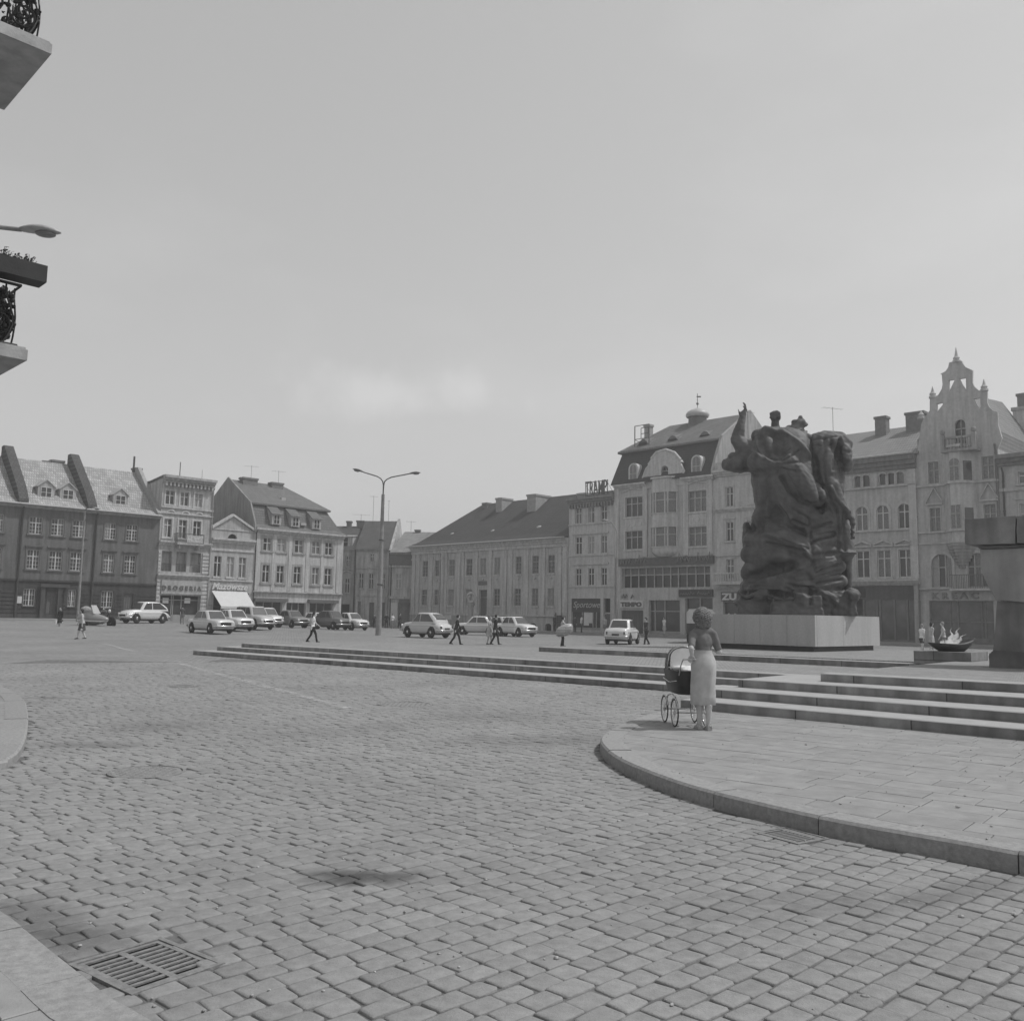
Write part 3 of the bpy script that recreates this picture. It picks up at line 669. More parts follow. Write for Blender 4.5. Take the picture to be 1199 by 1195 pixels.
            for k in range(3): x0 = a + w*k/3 + .05; B(x0, a + w*(k + 1)/3 - .05, ztr - .04, ztr + .04)
        elif style == 'single': B(a + f, b - f, ztr - .03, ztr + .03)
        wo = s.part(name, mb, fm)
        g = glass if glass else random.choice([M_GLASS, M_GLASS, M_GLASSL, M_GLASS, M_GLASSL, M_GLASSC])
        mb = MB(); mb.cm = 0; x = [a + .01, c, b - .01] if style != 'tri' else [a + .01, a + w/3, a + 2*w/3, b - .01]
        g2 = g if glass else random.choice([g, g, M_GLASS, M_GLASSL])
        for k in range(len(x) - 1):
            mb.cm = 0 if k % 2 == 0 else 1; s.block(mb, x[k], x[k + 1], ob - .03, ob - .012, z0 + .01, z1 - .01)
        mk('pane', mb, [g, g2], wo)
        if sur or lint or sill:
            mb = MB(); e = suro
            if sur and not arch:
                s.block(mb, a - sur, a, o, o + e, z0, z1); s.block(mb, b, b + sur, o, o + e, z0, z1); s.block(mb, a - sur, b + sur, o, o + e, z1, z1 + sur)
            if sur and arch:
                r = w/2; rise = min(r, arch*r); n = 10; s.block(mb, a - sur, a, o, o + e, z0, z1 - rise); s.block(mb, b, b + sur, o, o + e, z0, z1 - rise)
                for k in range(n):
                    t0, t1 = pi*k/n, pi*(k + 1)/n; P = []
                    for oo in (o, o + e):
                        for (t, rr, ri) in ((t0, r, rise), (t0, r + sur, rise + sur), (t1, r + sur, rise + sur), (t1, r, rise)): P.append(s.row.W(c - rr*cos(t), oo, z1 - rise + ri*sin(t)))
                    mb.hexa(P)
            if sill: s.block(mb, a - .1 - sur*.7, b + .1 + sur*.7, o, o + .11, z0 - sill, z0 - .002)
            if lint == 1: s.block(mb, a - sur - .12, b + sur + .12, o, o + .16, z1 + sur + .14, z1 + sur + .25); s.block(mb, a - sur - .04, b + sur + .04, o, o + .07, z1 + sur + .002, z1 + sur + .138)
            if lint in (2, 3):                           # low or steep triangular hood
                hh = .32 if lint == 2 else 1.15; x0, x1 = a - sur - .16, b + sur + .16; zz = z1 + sur + .16; s.block(mb, x0, x1, o, o + .2, zz, zz + .11)
                for (xa, za), (xb, zb_) in (((x0, zz + .112), (c, zz + .112 + hh)), ((c, zz + .112 + hh), (x1, zz + .112))):
                    P = []
                    for oo in (o, o + .2):
                        for (x, z) in ((xa, za), (xb, zb_), (xb, zb_ + .13), (xa, za + .13)): P.append(s.row.W(x, oo, z))
                    mb.hexa(P)
            mk('surround' if (sur or lint) else 'sill', mb, s.trim if hasattr(s, 'trim') else s.mw, wo)
        return wo
    def winrow(s, cols, z0, z1, **k):
        zm = (z0 + z1)/2; return [s.window(s.row.S(u0, zm), s.row.S(u1, zm), z0, z1, **k) for u0, u1 in cols]
    def bandm(s, z0, z1, out, a0=None, a1=None, name='string_course', m=None, o=0):
        mb = MB(); a0 = s.s0 if a0 is None else a0; a1 = s.s1 if a1 is None else a1
        s.block(mb, a0, a1, o, o + out, z0, z1); return s.part(name, mb, m or getattr(s, 'trim', s.mw))
    def cornice(s, z0, z1, out, a0=None, a1=None, name='cornice', m=None, dent=0):
        mb = MB(); a0 = s.s0 if a0 is None else a0; a1 = s.s1 if a1 is None else a1; h = z1 - z0
        for k, (f0, f1, e) in enumerate(((0, .3, .35), (.3, .62, .65), (.62, 1, 1))): s.block(mb, a0 - .0, a1 + .0, 0, out*e, z0 + h*f0, z0 + h*f1 - .002)
        if dent:
            x = a0 + dent/2
            while x < a1 - dent/2: s.block(mb, x, x + dent*.45, .001, out*.6, z0 - h*.55, z0 - .003); x += dent
        return s.part(name, mb, m or getattr(s, 'trim', s.mw))
    def roof(s, prof, a0, a1, m, name='roof', cut0=0, cut1=0):
        """prof: list of (o,z) from the front eave over the ridge to the back eave, made solid; cut: ridge shortened for hips"""
        W = s.row.W; V = []; n = len(prof); zr = max(p[1] for p in prof); ze = prof[0][1]
        for a, c, sg in ((a0, cut0, 1), (a1, cut1, -1)):
            for (o, z) in prof: V.append(W(a + sg*c*max(0, (z - ze)/max(.01, zr - ze)), o, z))
        F = [(i, n + i, n + i + 1, i + 1) for i in range(n - 1)] + [list(range(n)), list(range(2*n - 1, n - 1, -1)), (0, n - 1, 2*n - 1, n)]
        mb = MB(); mb.add(V, F); return s.part(name, mb, m)
    def chimney(s, a, o, z0, z1, wa, wo, m=None, pots=0, parent=None):
        mb = MB(); s.block(mb, a - wa/2, a + wa/2, o - wo/2, o + wo/2, z0, z1 - .22); s.block(mb, a - wa/2 - .08, a + wa/2 + .08, o - wo/2 - .08, o + wo/2 + .08, z1 - .218, z1)
        for k in range(pots): x = a - wa/2 + wa*(k + .5)/pots; p = s.row.W(x, o, z1); mb.cyl(p, p + Vector((0, 0, .35)), .1, .08, 8)
        return s.part('chimney', mb, m or M_BRICK, parent)
    def antenna(s, a, o, z0, h, w=1.3, parent=None, ang=0.3):
        mb = MB(); p = s.row.W(a, o, z0); mb.cyl(p, p + Vector((0, 0, h)), .022, n=6)
        dx = Vector((cos(ang), sin(ang), 0)); dy = Vector((-sin(ang), cos(ang), 0)); q = p + Vector((0, 0, h - .12)); mb.cyl(q - dx*w/2, q + dx*w/2, .012, n=5)
        for k in range(5): c = q + dx*(w*(k/4 - .5)); mb.cyl(c - dy*.35*(1 - .1*k), c + dy*.35*(1 - .1*k), .008, n=4)
        return s.part('aerial', mb, M_STEEL, parent)
    def pipe(s, a, z0, z1, r=.07, m=None, o=.1):
        mb = MB(); p = s.row.W(a, o, z0); q = s.row.W(a, o, z1); mb.tube([p, s.row.W(a, o, z0 + .01), q, s.row.W(a, o + .25, z1 + .35)], r, 8)
        for z in np.arange(z0 + 1.5, z1, 2.2): mb.cyl((p.x, p.y, z - .05), (p.x, p.y, z + .05), r*1.35, n=8)
        return s.part('drainpipe', mb, m or M_PIPE)
    def gutter(s, z, a0=None, a1=None, o=.42, r=.09):
        mb = MB(); a0 = s.s0 if a0 is None else a0; a1 = s.s1 if a1 is None else a1; mb.cyl(s.row.W(a0, o, z), s.row.W(a1, o, z), r, n=8); return s.part('gutter', mb, M_ZINC)
    def letters(s, txt, a0, a1, z0, z1, o=.08, dep=.08, m=None, bold=0.0, italic=0.0, name='lettering', slope=0.0):
        W = s.row.W; mb = text_mb(txt, z1 - z0, dep, lambda a, b, c: W(a0 + a, o + c, z0 + b + slope*a), bold=bold, width=a1 - a0, italic=italic)
        return mk(name, mb, m or M_FRAMED, s.root, fix=False)
    def dormer(s, ac, z0, w, h, gab, o0, o1, style='cross', shed=False, m=None, rm=None):
        """small dormer: front face at o0, running back to o1"""
        W = s.row.W; x0, x1 = ac - w/2, ac + w/2; mb = MB()
        if shed:
            P = [W(x0, o0, z0), W(x1, o0, z0), W(x1, o1, z0), W(x0, o1, z0), W(x0, o0, z0 + h), W(x1, o0, z0 + h), W(x1, o1, z0 + h + gab*.85), W(x0, o1, z0 + h + gab*.85)]; mb.hexa(P)
        else:
            V = [W(x0, o0, z0), W(x1, o0, z0), W(x1, o0, z0 + h), W(ac, o0, z0 + h + gab), W(x0, o0, z0 + h)]; V += [v + (W(0, o1, 0) - W(0, o0, 0)) for v in V]
            mb.add(V, [(0, 1, 2, 3, 4), (9, 8, 7, 6, 5), (0, 5, 6, 1), (1, 6, 7, 2), (2, 7, 8, 3), (3, 8, 9, 4), (4, 9, 5, 0)])
        d = s.part('dormer', mb, m or s.mw)
        mb = MB(); e = .12
        if shed:
            mb.hexa([W(x0 - e, o0 + .15, z0 + h - .03), W(x1 + e, o0 + .15, z0 + h - .03), W(x1 + e, o1, z0 + h + gab), W(x0 - e, o1, z0 + h + gab), W(x0 - e, o0 + .15, z0 + h + .07), W(x1 + e, o0 + .15, z0 + h + .07), W(x1 + e, o1, z0 + h + gab + .1), W(x0 - e, o1, z0 + h + gab + .1)])
        else:
            for sg in (-1, 1):
                xa = ac + sg*(w/2 + e); za = z0 + h - e*gab/(w/2)
                mb.hexa([W(xa, o0 + .12, za + .01), W(ac, o0 + .12, z0 + h + gab + .01), W(ac, o1, z0 + h + gab + .01), W(xa, o1, za + .01), W(xa, o0 + .12, za + .11), W(ac, o0 + .12, z0 + h + gab + .12), W(ac, o1, z0 + h + gab + .12), W(xa, o1, za + .11)])
        mk('dormer_roof', mb, rm or M_ZINC, d)
        mb = MB(); a, b, zz0, zz1 = x0 + w*.2, x1 - w*.2, z0 + h*.12, z0 + h*.92; oo = o0 + .004
        s.block(mb, a, b, oo, oo + .02, zz0, zz1); mk('pane', mb, M_GLASS, d)
        mb = MB(); f = .05
        for q in ((a - f, a, zz0 - f, zz1 + f), (b, b + f, zz0 - f, zz1 + f), (a, b, zz0 - f, zz0), (a, b, zz1, zz1 + f), (ac - .03, ac + .03, zz0, zz1)): s.block(mb, q[0], q[1], oo, oo + .05, q[2], q[3])
        if style == 'cross': s.block(mb, a, ac - .03, oo, oo + .045, (zz0 + zz1)/2 - .02, (zz0 + zz1)/2 + .02); s.block(mb, ac + .03, b, oo, oo + .045, (zz0 + zz1)/2 - .02, (zz0 + zz1)/2 + .02)
        mk('window_frame', mb, M_FRAME, d); return d
LR = Row(LO, LD, LN); RRw = Row(RO, RD, RN)
def SL(u, z=6): return LR.S(u, z)
def SR(u, z=6): return RRw.S(u, z)

# ---- left row: three joined grey houses with stepped fire walls
PL_D = plaster('grey_render_dark', .15, .25); PL_B = plaster('plinth_render', .065, .2); PL_L = plaster('pale_render', .38, .2)
T_L = tiles('old_pantiles', .37, RL, .3, .2, .2); T_FIN = mat('fire_wall_tiles', .085, .9, 2, .25, .3, 12, extra=bricks(.3, .22, RL, .03, .8, .03, .5, True, .2))
ze = LR.Z(60, 596); zr = LR.Z(60, 541, -6.2)
T1b, T1t = LR.Z(42, 625.3), LR.Z(42, 605.0); T2b, T2t = LR.Z(40, 666), LR.Z(40, 643.5); TG = (LR.Z(34, 709.2), LR.Z(34, 689)); ZB = LR.Z(20, 678.2); TB = tz(*LR.W(8, 0, 0)[:2]) - .3
def grey_house(name, label, u0, u1, wins1, wins2, wg, doors, dorm, fins, extra=None):
    a0, a1 = LR.S(u0, 5), LR.S(u1, 5); b = Bld(name, LR, label, 'house', a0, a1, TB, 11.5, PL_D); b.trim = PL_D
    b.winrow(wins1, T1b, T1t, style='grid', sur=.14, sill=.14, suro=.05); b.winrow(wins2, T2b, T2t, style='grid', sur=.14, lint=1, sill=.16)
    b.wall(ZB, ze)
    b.ops = []; b.trim = PL_B
    b.winrow(wg, TG[0], TG[1], style='bars', sill=.1, glass=M_GLASS)
    for (u_0, u_1, zt) in doors:
        x0, x1 = LR.S(u_0, 2), LR.S(u_1, 2); b.ops.append((x0, x1, TB, zt)); mb = MB(); b.block(mb, x0, x1, -.3, -.2, TB, zt)
        c = (x0 + x1)/2
        for k in range(4): b.block(mb, x0 + (x1 - x0)*(.06 + .24*k), x0 + (x1 - x0)*(.22 + .24*k), -.2, -.17, TB + .9, zt - .35)
        d = b.part('door', mb, M_FRAMED); mb = MB(); b.block(mb, c + .08, c + .12, -.17, -.08, TB + 1.35, TB + 1.5); mk('handle', mb, M_STEEL, d)
    mb = MB()
    z = TB + .95
    while z < ZB - .9:                                   # horizontal rustication bands of the plinth storey
        xs = [(a0, a1)]
        for q in sorted(b.ops):
            if q[2] < z + .30 and q[3] > z: xs = [y for (x0, x1) in xs for y in (((x0, min(x1, q[0] - .16)), (max(x0, q[1] + .16), x1))) if y[1] - y[0] > .05]
        for x0, x1 in xs: b.block(mb, x0, x1, 0, .045, z, z + .24)
        z += .36
    b.wall(TB, ZB, m=PL_B); b.part('rustication', mb, plaster('rustic_render', .066, .2)); b.bandm(ZB - .12, ZB + .06, .12)
    b.bandm(TB, TB + .85, .09, m=plaster('socle', .08))
    b.cornice(ze - .05, ze + .22, .38, m=PL_L)
    r = b.roof([(.5, ze + .2), (-.9, ze + .95), (-6.2, zr), (-11.9, ze + .2)], a0, a1, T_L); b.gutter(ze + .25, o=.52)
    for (uc, vb, hh) in dorm:
        a, z = LR.px(uc, vb, -1.7); b.dormer(a, z, 1.5, 1.15, .62, -1.35, -3.6, m=plaster('dormer_render', .42), rm=M_ZINC)
    for u, v in fins:
        a = LR.px(u, v, -6.2)[0]; W = LR.W; mb = MB(); th = .42; P = []
        prof = [(.35, ze + .28), (-.6, ze + .55), (-6.2, zr - .1), (-6.2, zr + .95), (-5.5, zr + 1.0), (-.75, ze + 2.05), (.3, ze + .75)]
        mb.extr([(p[0], p[1]) for p in prof], lambda o_, z_, c: W(a + c, o_, z_), -th, th); b.part('fire_wall', mb, T_FIN)
    return b
bA = grey_house('townhouse', 'leftmost grey plastered house, only its last bay inside the photograph edge', -48, 19.5, [(-32, -22), (-9, 4.3)], [(-34, -24), (-11, 1.5)], [(-40, -28), (-16, -3)], [], [], [])
bB = grey_house('townhouse', 'three-bay dark grey house with a wide portal, two dormers and slanted fire walls', 19.5, 108.5, [(34.6, 49.7), (60.4, 75.4), (85.4, 100.5)], [(31.5, 46.2), (57.6, 72.6), (82.4, 97)], [(27.4, 41), (79.4, 88.6)], [(54, 71.5, LR.Z(62, 692.5))], [(52, 584, 0), (77.6, 587, 0)], [(7, 531), (84, 540)])
bC = grey_house('townhouse', 'two-bay dark grey house with one open dormer, beside the tall chemist house', 108.5, 183.6, [(122.8, 136.2), (148.3, 161.3)], [(121, 133.7), (145.7, 158.8)], [(118.6, 132.2)], [(144.7, 155.3, LR.Z(150, 694.5))], [(139, 593, 0)], [])
for b, u in ((bB, 21), (bC, 108.5)): b.pipe(LR.S(u, 5), TB + .1, ze - .4, .1)
for (b, u, v, wa, h) in ((bB, 66.5, 542, 1.15, .25), (bB, 53, 541, .6, .1), (bC, 160, 553.5, .75, .5)):
    a, z = LR.px(u, v, -6.6); b.chimney(a, -6.6, z - 1.5, z + h, wa, .8, M_BRICK)
a, z = LR.px(156.8, 545, -6.4); mb = MB(); p = LR.W(a, -6.4, z - 1); mb.cyl(p, p + Vector((0, 0, 2.0)), .11, n=8); bC.part('flue', mb, M_PIPE)
mb = MB(); W = LR.W; a = bC.s1 - .2
mb.extr([(.2, ze + .3), (-.6, ze + .6), (-6.0, zr - .1), (-6.3, zr + .55), (-5.5, zr + .5), (-.6, ze + 1.25), (.25, ze + .6)], lambda o_, z_, c: W(a + c, o_, z_), -.2, .2); bC.part('fire_wall', mb, M_BRICKL)
mb = MB(); x0, z0 = LR.px(19, 706); x1, z1 = LR.px(25.5, 698); bB.block(mb, x0, x1, .05, .09, z0, z1); bB.part('notice_board', mb, M_FRAME)
mb = MB(); x0, x1 = LR.S(47.5, 5), LR.S(81, 5); z0 = LR.Z(62, 687.5); bB.block(mb, x0, x1, .13, .42, z0, z0 + .3); bB.block(mb, x0 + .1, x0 + .45, .05, .3, TB, z0 - .003); bB.block(mb, x1 - .95, x1 - .6, .05, .3, TB, z0 - .003); bB.part('portal', mb, plaster('portal_stone', .085))

# ---- chemist house
PL_C = plaster('cream_render', .42, .25); PL_CS = plaster('cream_rustic', .5, .2)
a0, a1 = bC.s1, LR.S(245.6, 6); zt = LR.Z(215, 562.5); b = Bld('chemist_house', LR, 'narrow four-storey cream house with stucco front and a balcony over the chemist shop', 'house', a0, a1, TB, 12, PL_C); b.trim = PL_CS; bD = b
zA = (LR.Z(216, 592.3), LR.Z(216, 576.2)); zBf = (LR.Z(213.5, 630.2), LR.Z(213.5, 608.6)); zC = (LR.Z(211.5, 669.3), LR.Z(211.5, 646)); zsh = (TB + .5, LR.Z(210, 697))
b.winrow([(194, 204.3), (211.3, 221), (228, 236.8)], *zA, sur=.16, sill=.14)
ww = b.winrow([(191.8, 201), (209.2, 218.4), (226, 235)], *zBf, sur=.18, sill=.14)
for u0, u1 in ((189, 201), (206, 218.2), (222.3, 235)): b.ops.append((LR.S(u0, 6.5), LR.S(u1, 6.5), *zC))
x0, x1 = LR.S(187, 2), LR.S(234.3, 2); b.ops.append((x0, x1, TB, zsh[1])); b.wall(TB, zt, thick=.55)
for u0, u1 in ((189, 201), (206, 218.2), (222.3, 235)):
    x0_, x1_ = LR.S(u0, 6.5), LR.S(u1, 6.5); mb = MB(); b.block(mb, x0_, x1_, -.95, -.9, zC[0], zC[1]); lg = b.part('loggia', mb, M_VOID)
    mb = MB(); xx = x0_ + .05
    while xx < x1_: b.block(mb, xx, xx + .03, -.1, -.07, zC[0], zC[0] + .75); xx += .14
    b.block(mb, x0_, x1_, -.12, -.05, zC[0] + .752, zC[0] + .81); mk('railing', mb, M_STEEL, lg)
b.cornice(zt - .35, zt + .35, .7, dent=.42, m=PL_C); b.bandm(zA[0] - .35, zA[0] - .16, .13); b.bandm(LR.Z(212, 602.5), LR.Z(212, 604.5) + .3, .13); b.cornice(LR.Z(213, 637.5) - .15, LR.Z(213, 637.5) + .3, .35, name='string_course')
b.cornice(LR.Z(210, 672.5) - .35, LR.Z(210, 672.5), .3, name='string_course')
mb = MB(); zq = (LR.Z(216, 600.5))
for u in (200, 217, 233):
    c = LR.S(u, 11); n = 10
    for k in range(n):
        t0, t1 = pi*k/n, pi*(k + 1)/n; P = []
        for oo in (0, .07):
            for (t, rr) in ((t0, .42), (t0, .56), (t1, .56), (t1, .42)): P.append(LR.W(c - rr*cos(t), oo, zq - .3 + rr*sin(t)))
        mb.hexa(P)
    for k in range(7): P = [LR.W(c - .05, 0, zq - .3), LR.W(c + .05, 0, zq - .3)]
b.part('blind_arches', mb, PL_CS)
mb = MB(); zz = TB + .3
while zz < LR.Z(210, 676): 
    for x in ((a0 + .02, LR.S(186.4, 3)), (LR.S(234.8, 3), a1 - .02)):
        if x[1] - x[0] > .2: b.block(mb, x[0], x[1], 0, .08, zz, zz + .30)
    zz += .4
zz = zC[0] - .1
while zz < zC[1]:
    for x in ((a0 + .02, LR.S(188, 6.5)), (LR.S(236.5, 6.5), a1 - .02)): b.block(mb, x[0], x[1], 0, .08, zz, zz + .28)
    zz += .38
b.part('quoins', mb, PL_CS)
z0, z1 = LR.Z(212, 695.6), LR.Z(212, 679.5); mb = MB(); b.block(mb, x0, x1, .02, .12, z0, z1); b.part('sign_board', mb, plaster('fascia', .4, .1)); b.letters('D R O G E R I A', LR.S(189.2, 4), LR.S(235, 4), LR.Z(190, 690.2), LR.Z(190, 686.2) + .12, .125, .08, M_FRAMED, .012)
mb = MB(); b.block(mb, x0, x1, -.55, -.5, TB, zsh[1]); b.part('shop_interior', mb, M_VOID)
mb = MB()
for u in (187.6, 202, 204, 213.5, 233.5): x = LR.S(u, 2); b.block(mb, x - .04, x + .04, -.42, -.34, TB, zsh[1])
b.block(mb, x0, x1, -.42, -.34, TB + .2, TB + .95); b.block(mb, x0, x1, -.41, -.345, zsh[1] - .5, zsh[1] - .42); b.part('shop_front', mb, mat('shop_metal', .3, .5, 4, .2, 0, spec=.6))
mb = MB(); b.block(mb, x0 + .02, x1 - .02, -.40, -.385, TB + .95, zsh[1] - .5); b.part('shop_glass', mb, mat('shop_glass', .045, .08, 1.2, .5, 0, spec=.7))
for u in (196, 221.5): mb = MB(); x = LR.S(u, 3.2); z = LR.Z(u, 703); b.block(mb, x - .32, x + .32, -.36, -.35, z - .27, z + .27); b.part('poster', mb, mat('paper', .62, .8, 3, .1, 0))
# balcony
zb = LR.Z(212, 636); xa, xb = LR.S(203, 8.5), LR.S(234, 8.5); mb = MB(); b.block(mb, xa, xb, 0, .95, zb - .18, zb); 
for x in (xa + .4, xb - .4): b.block(mb, x - .1, x + .1, .001, .7, zb - .6, zb - .183)
bal = b.part('balcony', mb, PL_C); mb = MB()
b.block(mb, xa, xb, .9, .94, zb + .95, zb + 1.0); x = xa
while x < xb: b.block(mb, x, x + .03, .9, .93, zb, zb + .95); x += .13
for x in (xa, xb - .03):
    for oo in np.arange(.1, .9, .13): b.block(mb, x, x + .03, oo, oo + .03, zb, zb + .95)
    b.block(mb, x, x + .03, 0, .93, zb + .95, zb + 1.0)
mk('railing', mb, M_STEEL, bal); mb = MB(); b.block(mb, xa + 1.0, xb - .15, .95, .98, zb + .1, zb + .85); mk('cloth', mb, mat('balcony_cloth', .42, .9, 6, .4, .3, 12), bal)
b.roof([(.1, zt + .35), (-12.3, zt - 1.0), (-12.3, zt - 1.2), (.1, zt)], a0, a1, mat('tar_roof', .12, .9, 1, .2, .2))
for u, v in ((211.4, 541), (237, 550)): aa, z = LR.px(u, v, -2); mb = MB(); p = LR.W(aa, -2, zt - .2); mb.cyl(p, (p.x, p.y, z), .05 if u < 230 else .02, n=6); b.part('mast', mb, M_STEEL)
b.pipe(a1 - .1, TB, zt - .8, .07, M_ZINC)

# ---- small gabled shop house
PL_M = plaster('soft_grey_render', .42, .2); a0, a1 = bD.s1, LR.S(296.3, 6); zt = LR.Z(272, 620.5); zc = LR.Z(270, 635.5)
b = Bld('gabled_shop_house', LR, 'low house with a triangular pediment and lunette over a shop with a sloping awning', 'house', a0, a1, TB, 10, PL_M); bE = b; b.trim = plaster('soft_trim', .5, .15)
zw = (LR.Z(269.5, 675.8), LR.Z(269.5, 651.7)); b.winrow([(250.6, 259), (265.4, 273.7), (279.6, 287.9)], *zw, sill=.16, tr=.68)
cx_, zl = LR.px(272.2, 631.5); zl2 = LR.Z(272.2, 625.2); b.ops.append((cx_ - .56, cx_ + .56, zl, zl + .6, 1))
xs0, xs1 = LR.S(249.5, 2), LR.S(291, 2); zs = LR.Z(270, 694); b.ops.append((xs0, xs1, TB, zs)); b.wall(TB, zt, thick=.4)
mb = MB(); b.block(mb, cx_ - .6, cx_ + .6, -.3, -.25, zl - .05, zl + .65); b.part('lunette', mb, M_VOID)
mb = MB(); mp_, zp = LR.px(272.6, 604.5); e0, e1 = a0 + .15, a1 - .12
mb.extr([(e0, zt), (e1, zt), (mp_, zp)], b.fr(), -.3, 0); b.part('pediment', mb, PL_M)
mb = MB()
for (xa, za), (xb, zb_) in (((e0 - .15, zt + .0), (mp_, zp + .02)), ((mp_, zp + .02), (e1 + .15, zt + .0))):
    P = []
    for oo in (-.35, .22):
        for (x, z) in ((xa, za), (xb, zb_), (xb, zb_ + .26), (xa, za + .26)): P.append(LR.W(x, oo, z))
    mb.hexa(P)
b.part('raking_cornice', mb, b.trim); b.bandm(zt - .04, zt + .05, .08)
b.cornice(zc - .1, zc + .45, .4); b.bandm(LR.Z(270, 645.5), LR.Z(270, 643), .1); b.bandm(zw[0] - .42, zw[0] - .25, .12)
mb = MB(); b.block(mb, xs0 - .1, xs1 + .1, -.45, -.4, TB, zs + .1); b.part('shop_interior', mb, M_VOID); mb = MB()
for u in (249.8, 260, 271, 281, 290.5): x = LR.S(u, 2); b.block(mb, x - .04, x + .04, -.3, -.22, TB, zs)
b.block(mb, xs0, xs1, -.3, -.22, TB + .3, TB + .8); b.part('shop_front', mb, M_FRAME)
b.letters('Mazowsze', LR.S(248, 5), LR.S(289.5, 5), LR.Z(268, 690.5), LR.Z(268, 682.5), .12, .1, mat('sign_white', .6, .6, 3, .1, 0), .016, .25)
W = LR.W; x0, z0 = LR.px(247.9, 691.2, .1); x1 = LR.S(289, 4.4, .1); xb0, zb0 = LR.px(259, 709.6, 1.9); xb1 = LR.S(299, 2.9, 1.9)
mb = MB(); th = Vector((0, 0, -.03)); q = [W(x0, .1, z0), W(x1, .1, z0), W(xb1, 1.9, zb0), W(xb0, 1.9, zb0)]; mb.hexa([p + th for p in q] + q)
q2 = [W(xb0, 1.9, zb0 - .001), W(xb1, 1.9, zb0 - .001)]; mb.hexa([q2[0] + Vector((0, 0, -.25)), q2[1] + Vector((0, 0, -.25)), q2[1] + Vector((0, 0, -.25)) - LR.n*.02, q2[0] + Vector((0, 0, -.25)) - LR.n*.02, q2[0], q2[1], q2[1] - LR.n*.02, q2[0] - LR.n*.02])
aw = b.part('awning', mb, mat('awning_canvas', .58, .85, 3, .06, .1)); mb = MB()
for xx in (xb0 + .05, xb1 - .05): mb.cyl(W(xx - .5, .05, zb0 + .1), W(xx, 1.85, zb0 - .02), .02, n=6)
mk('awning_arm', mb, M_STEEL, aw)
b.roof([(-.35, zt + .05), (-5.5, zt + .75), (-10, zt - .3)], a0, a1, mat('tar_roof', .12, .9, 1, .2, .2))

# ---- big mansard house
PL_P = plaster('light_render', .5, .22); T_M = tiles('mansard_tiles', .17, RL, .3, .12, .1); a0, a1 = bE.s1, LR.S(400.8, 6); zt = LR.Z(350, 623.5)
b = Bld('mansard_house', LR, 'wide pale five-bay house with a big tiled mansard roof and three shed dormers', 'house', a0, a1, TB - .2, 13, PL_P); bF = b; b.trim = plaster('window_band', .33, .15)
w1 = [(308.5, 318), (324.8, 334.3), (345.4, 355), (365.5, 375), (380.8, 389.3)]; w2 = [(307.3, 315.5), (324, 332.3), (344, 352.3), (365.4, 373.2), (380, 388.2)]
b.winrow(w1, LR.Z(350, 647.3), LR.Z(350, 632.2), sur=.26, sill=.2, suro=.03, tr=.6); b.winrow(w2, LR.Z(348, 683.3), LR.Z(348, 663.2), sur=.26, sill=.22, suro=.03, tr=.62)
zs = LR.Z(345, 705.5); SHOP = [(299, 330), (335.2, 358), (362.5, 389.5)]
for u0, u1 in SHOP: b.ops.append((LR.S(u0, 2), LR.S(u1, 2), TB, zs))
b.wall(TB - .3, zt, thick=.5); b.trim = PL_P
for k, (u0, u1) in enumerate(SHOP):
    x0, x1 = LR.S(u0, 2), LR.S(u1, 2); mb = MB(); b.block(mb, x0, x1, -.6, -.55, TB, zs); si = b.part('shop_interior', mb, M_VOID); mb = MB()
    b.block(mb, x0 + .02, x1 - .02, -.36, -.34, TB + .5, zs); mk('pane', mb, MATS['shop_glass'], si); mb = MB()
    for j in range(4): x = x0 + (x1 - x0)*j/3; b.block(mb, x - .04, x + .04, -.34, -.25, TB, zs)
    b.block(mb, x0, x1, -.335, -.26, TB, TB + .5); b.part('shop_front', mb, mat('shop_metal', .3, .5, 4, .2, 0, spec=.6))
    if k != 1:
        mb = MB(); b.block(mb, x0 - .35, x1 + .5, .001, .5, zs + .05, zs + .42); b.part('awning_box', mb, M_FRAMED)
b.cornice(zt - .35, zt + .12, .5); b.cornice(LR.Z(350, 696) + .0, LR.Z(350, 696) + .28, .25, name='string_course')
for u in (301.5, 320.8, 339.8, 360, 377.5, 396): 
    x = LR.S(u, 8); mb = MB(); b.block(mb, x - .22, x + .22, 0, .06, LR.Z(350, 692.5), zt - .37); b.part('pilaster', mb, PL_P)
zk = LR.Z(340, 595, -1.4); zr2 = LR.Z(297, 564.5, -6.5)
W = LR.W; mb = MB(); prof = [(.5, zt + .1), (-.25, zt + .55), (-1.5, zk), (-11.5, zk), (-13.4, zt + .1)]
V = []; hk = .9
for a, k in ((a0, 0), (a1 + .25, -1)):
    for i, (o_, z_) in enumerate(prof): V.append(W(a + (k*hk*2.0 if i in (2, 3) else 0) + (k*.5 if i == 1 else 0), o_ , z_))
n = 5; mb.add(V, [(i, n + i, n + i + 1, i + 1) for i in range(4)] + [list(range(5)), list(range(9, 4, -1)), (0, 4, 9, 5)]); rf = b.part('lower_roof', mb, T_M)
mb = MB(); ar = LR.px(330.7, 571.2, -6.5)[0]; x1 = a1 + .25 - 1.8 + .35
V = [W(a0, -1.15, zk + .02), W(x1, -1.15, zk + .02), W(x1, -11.8, zk + .02), W(a0, -11.8, zk + .02), W(a0, -1.15, zk + .2), W(x1, -1.15, zk + .2), W(x1, -11.8, zk + .2), W(a0, -11.8, zk + .2), W(a0, -6.5, zr2), W(ar, -6.5, zr2)]
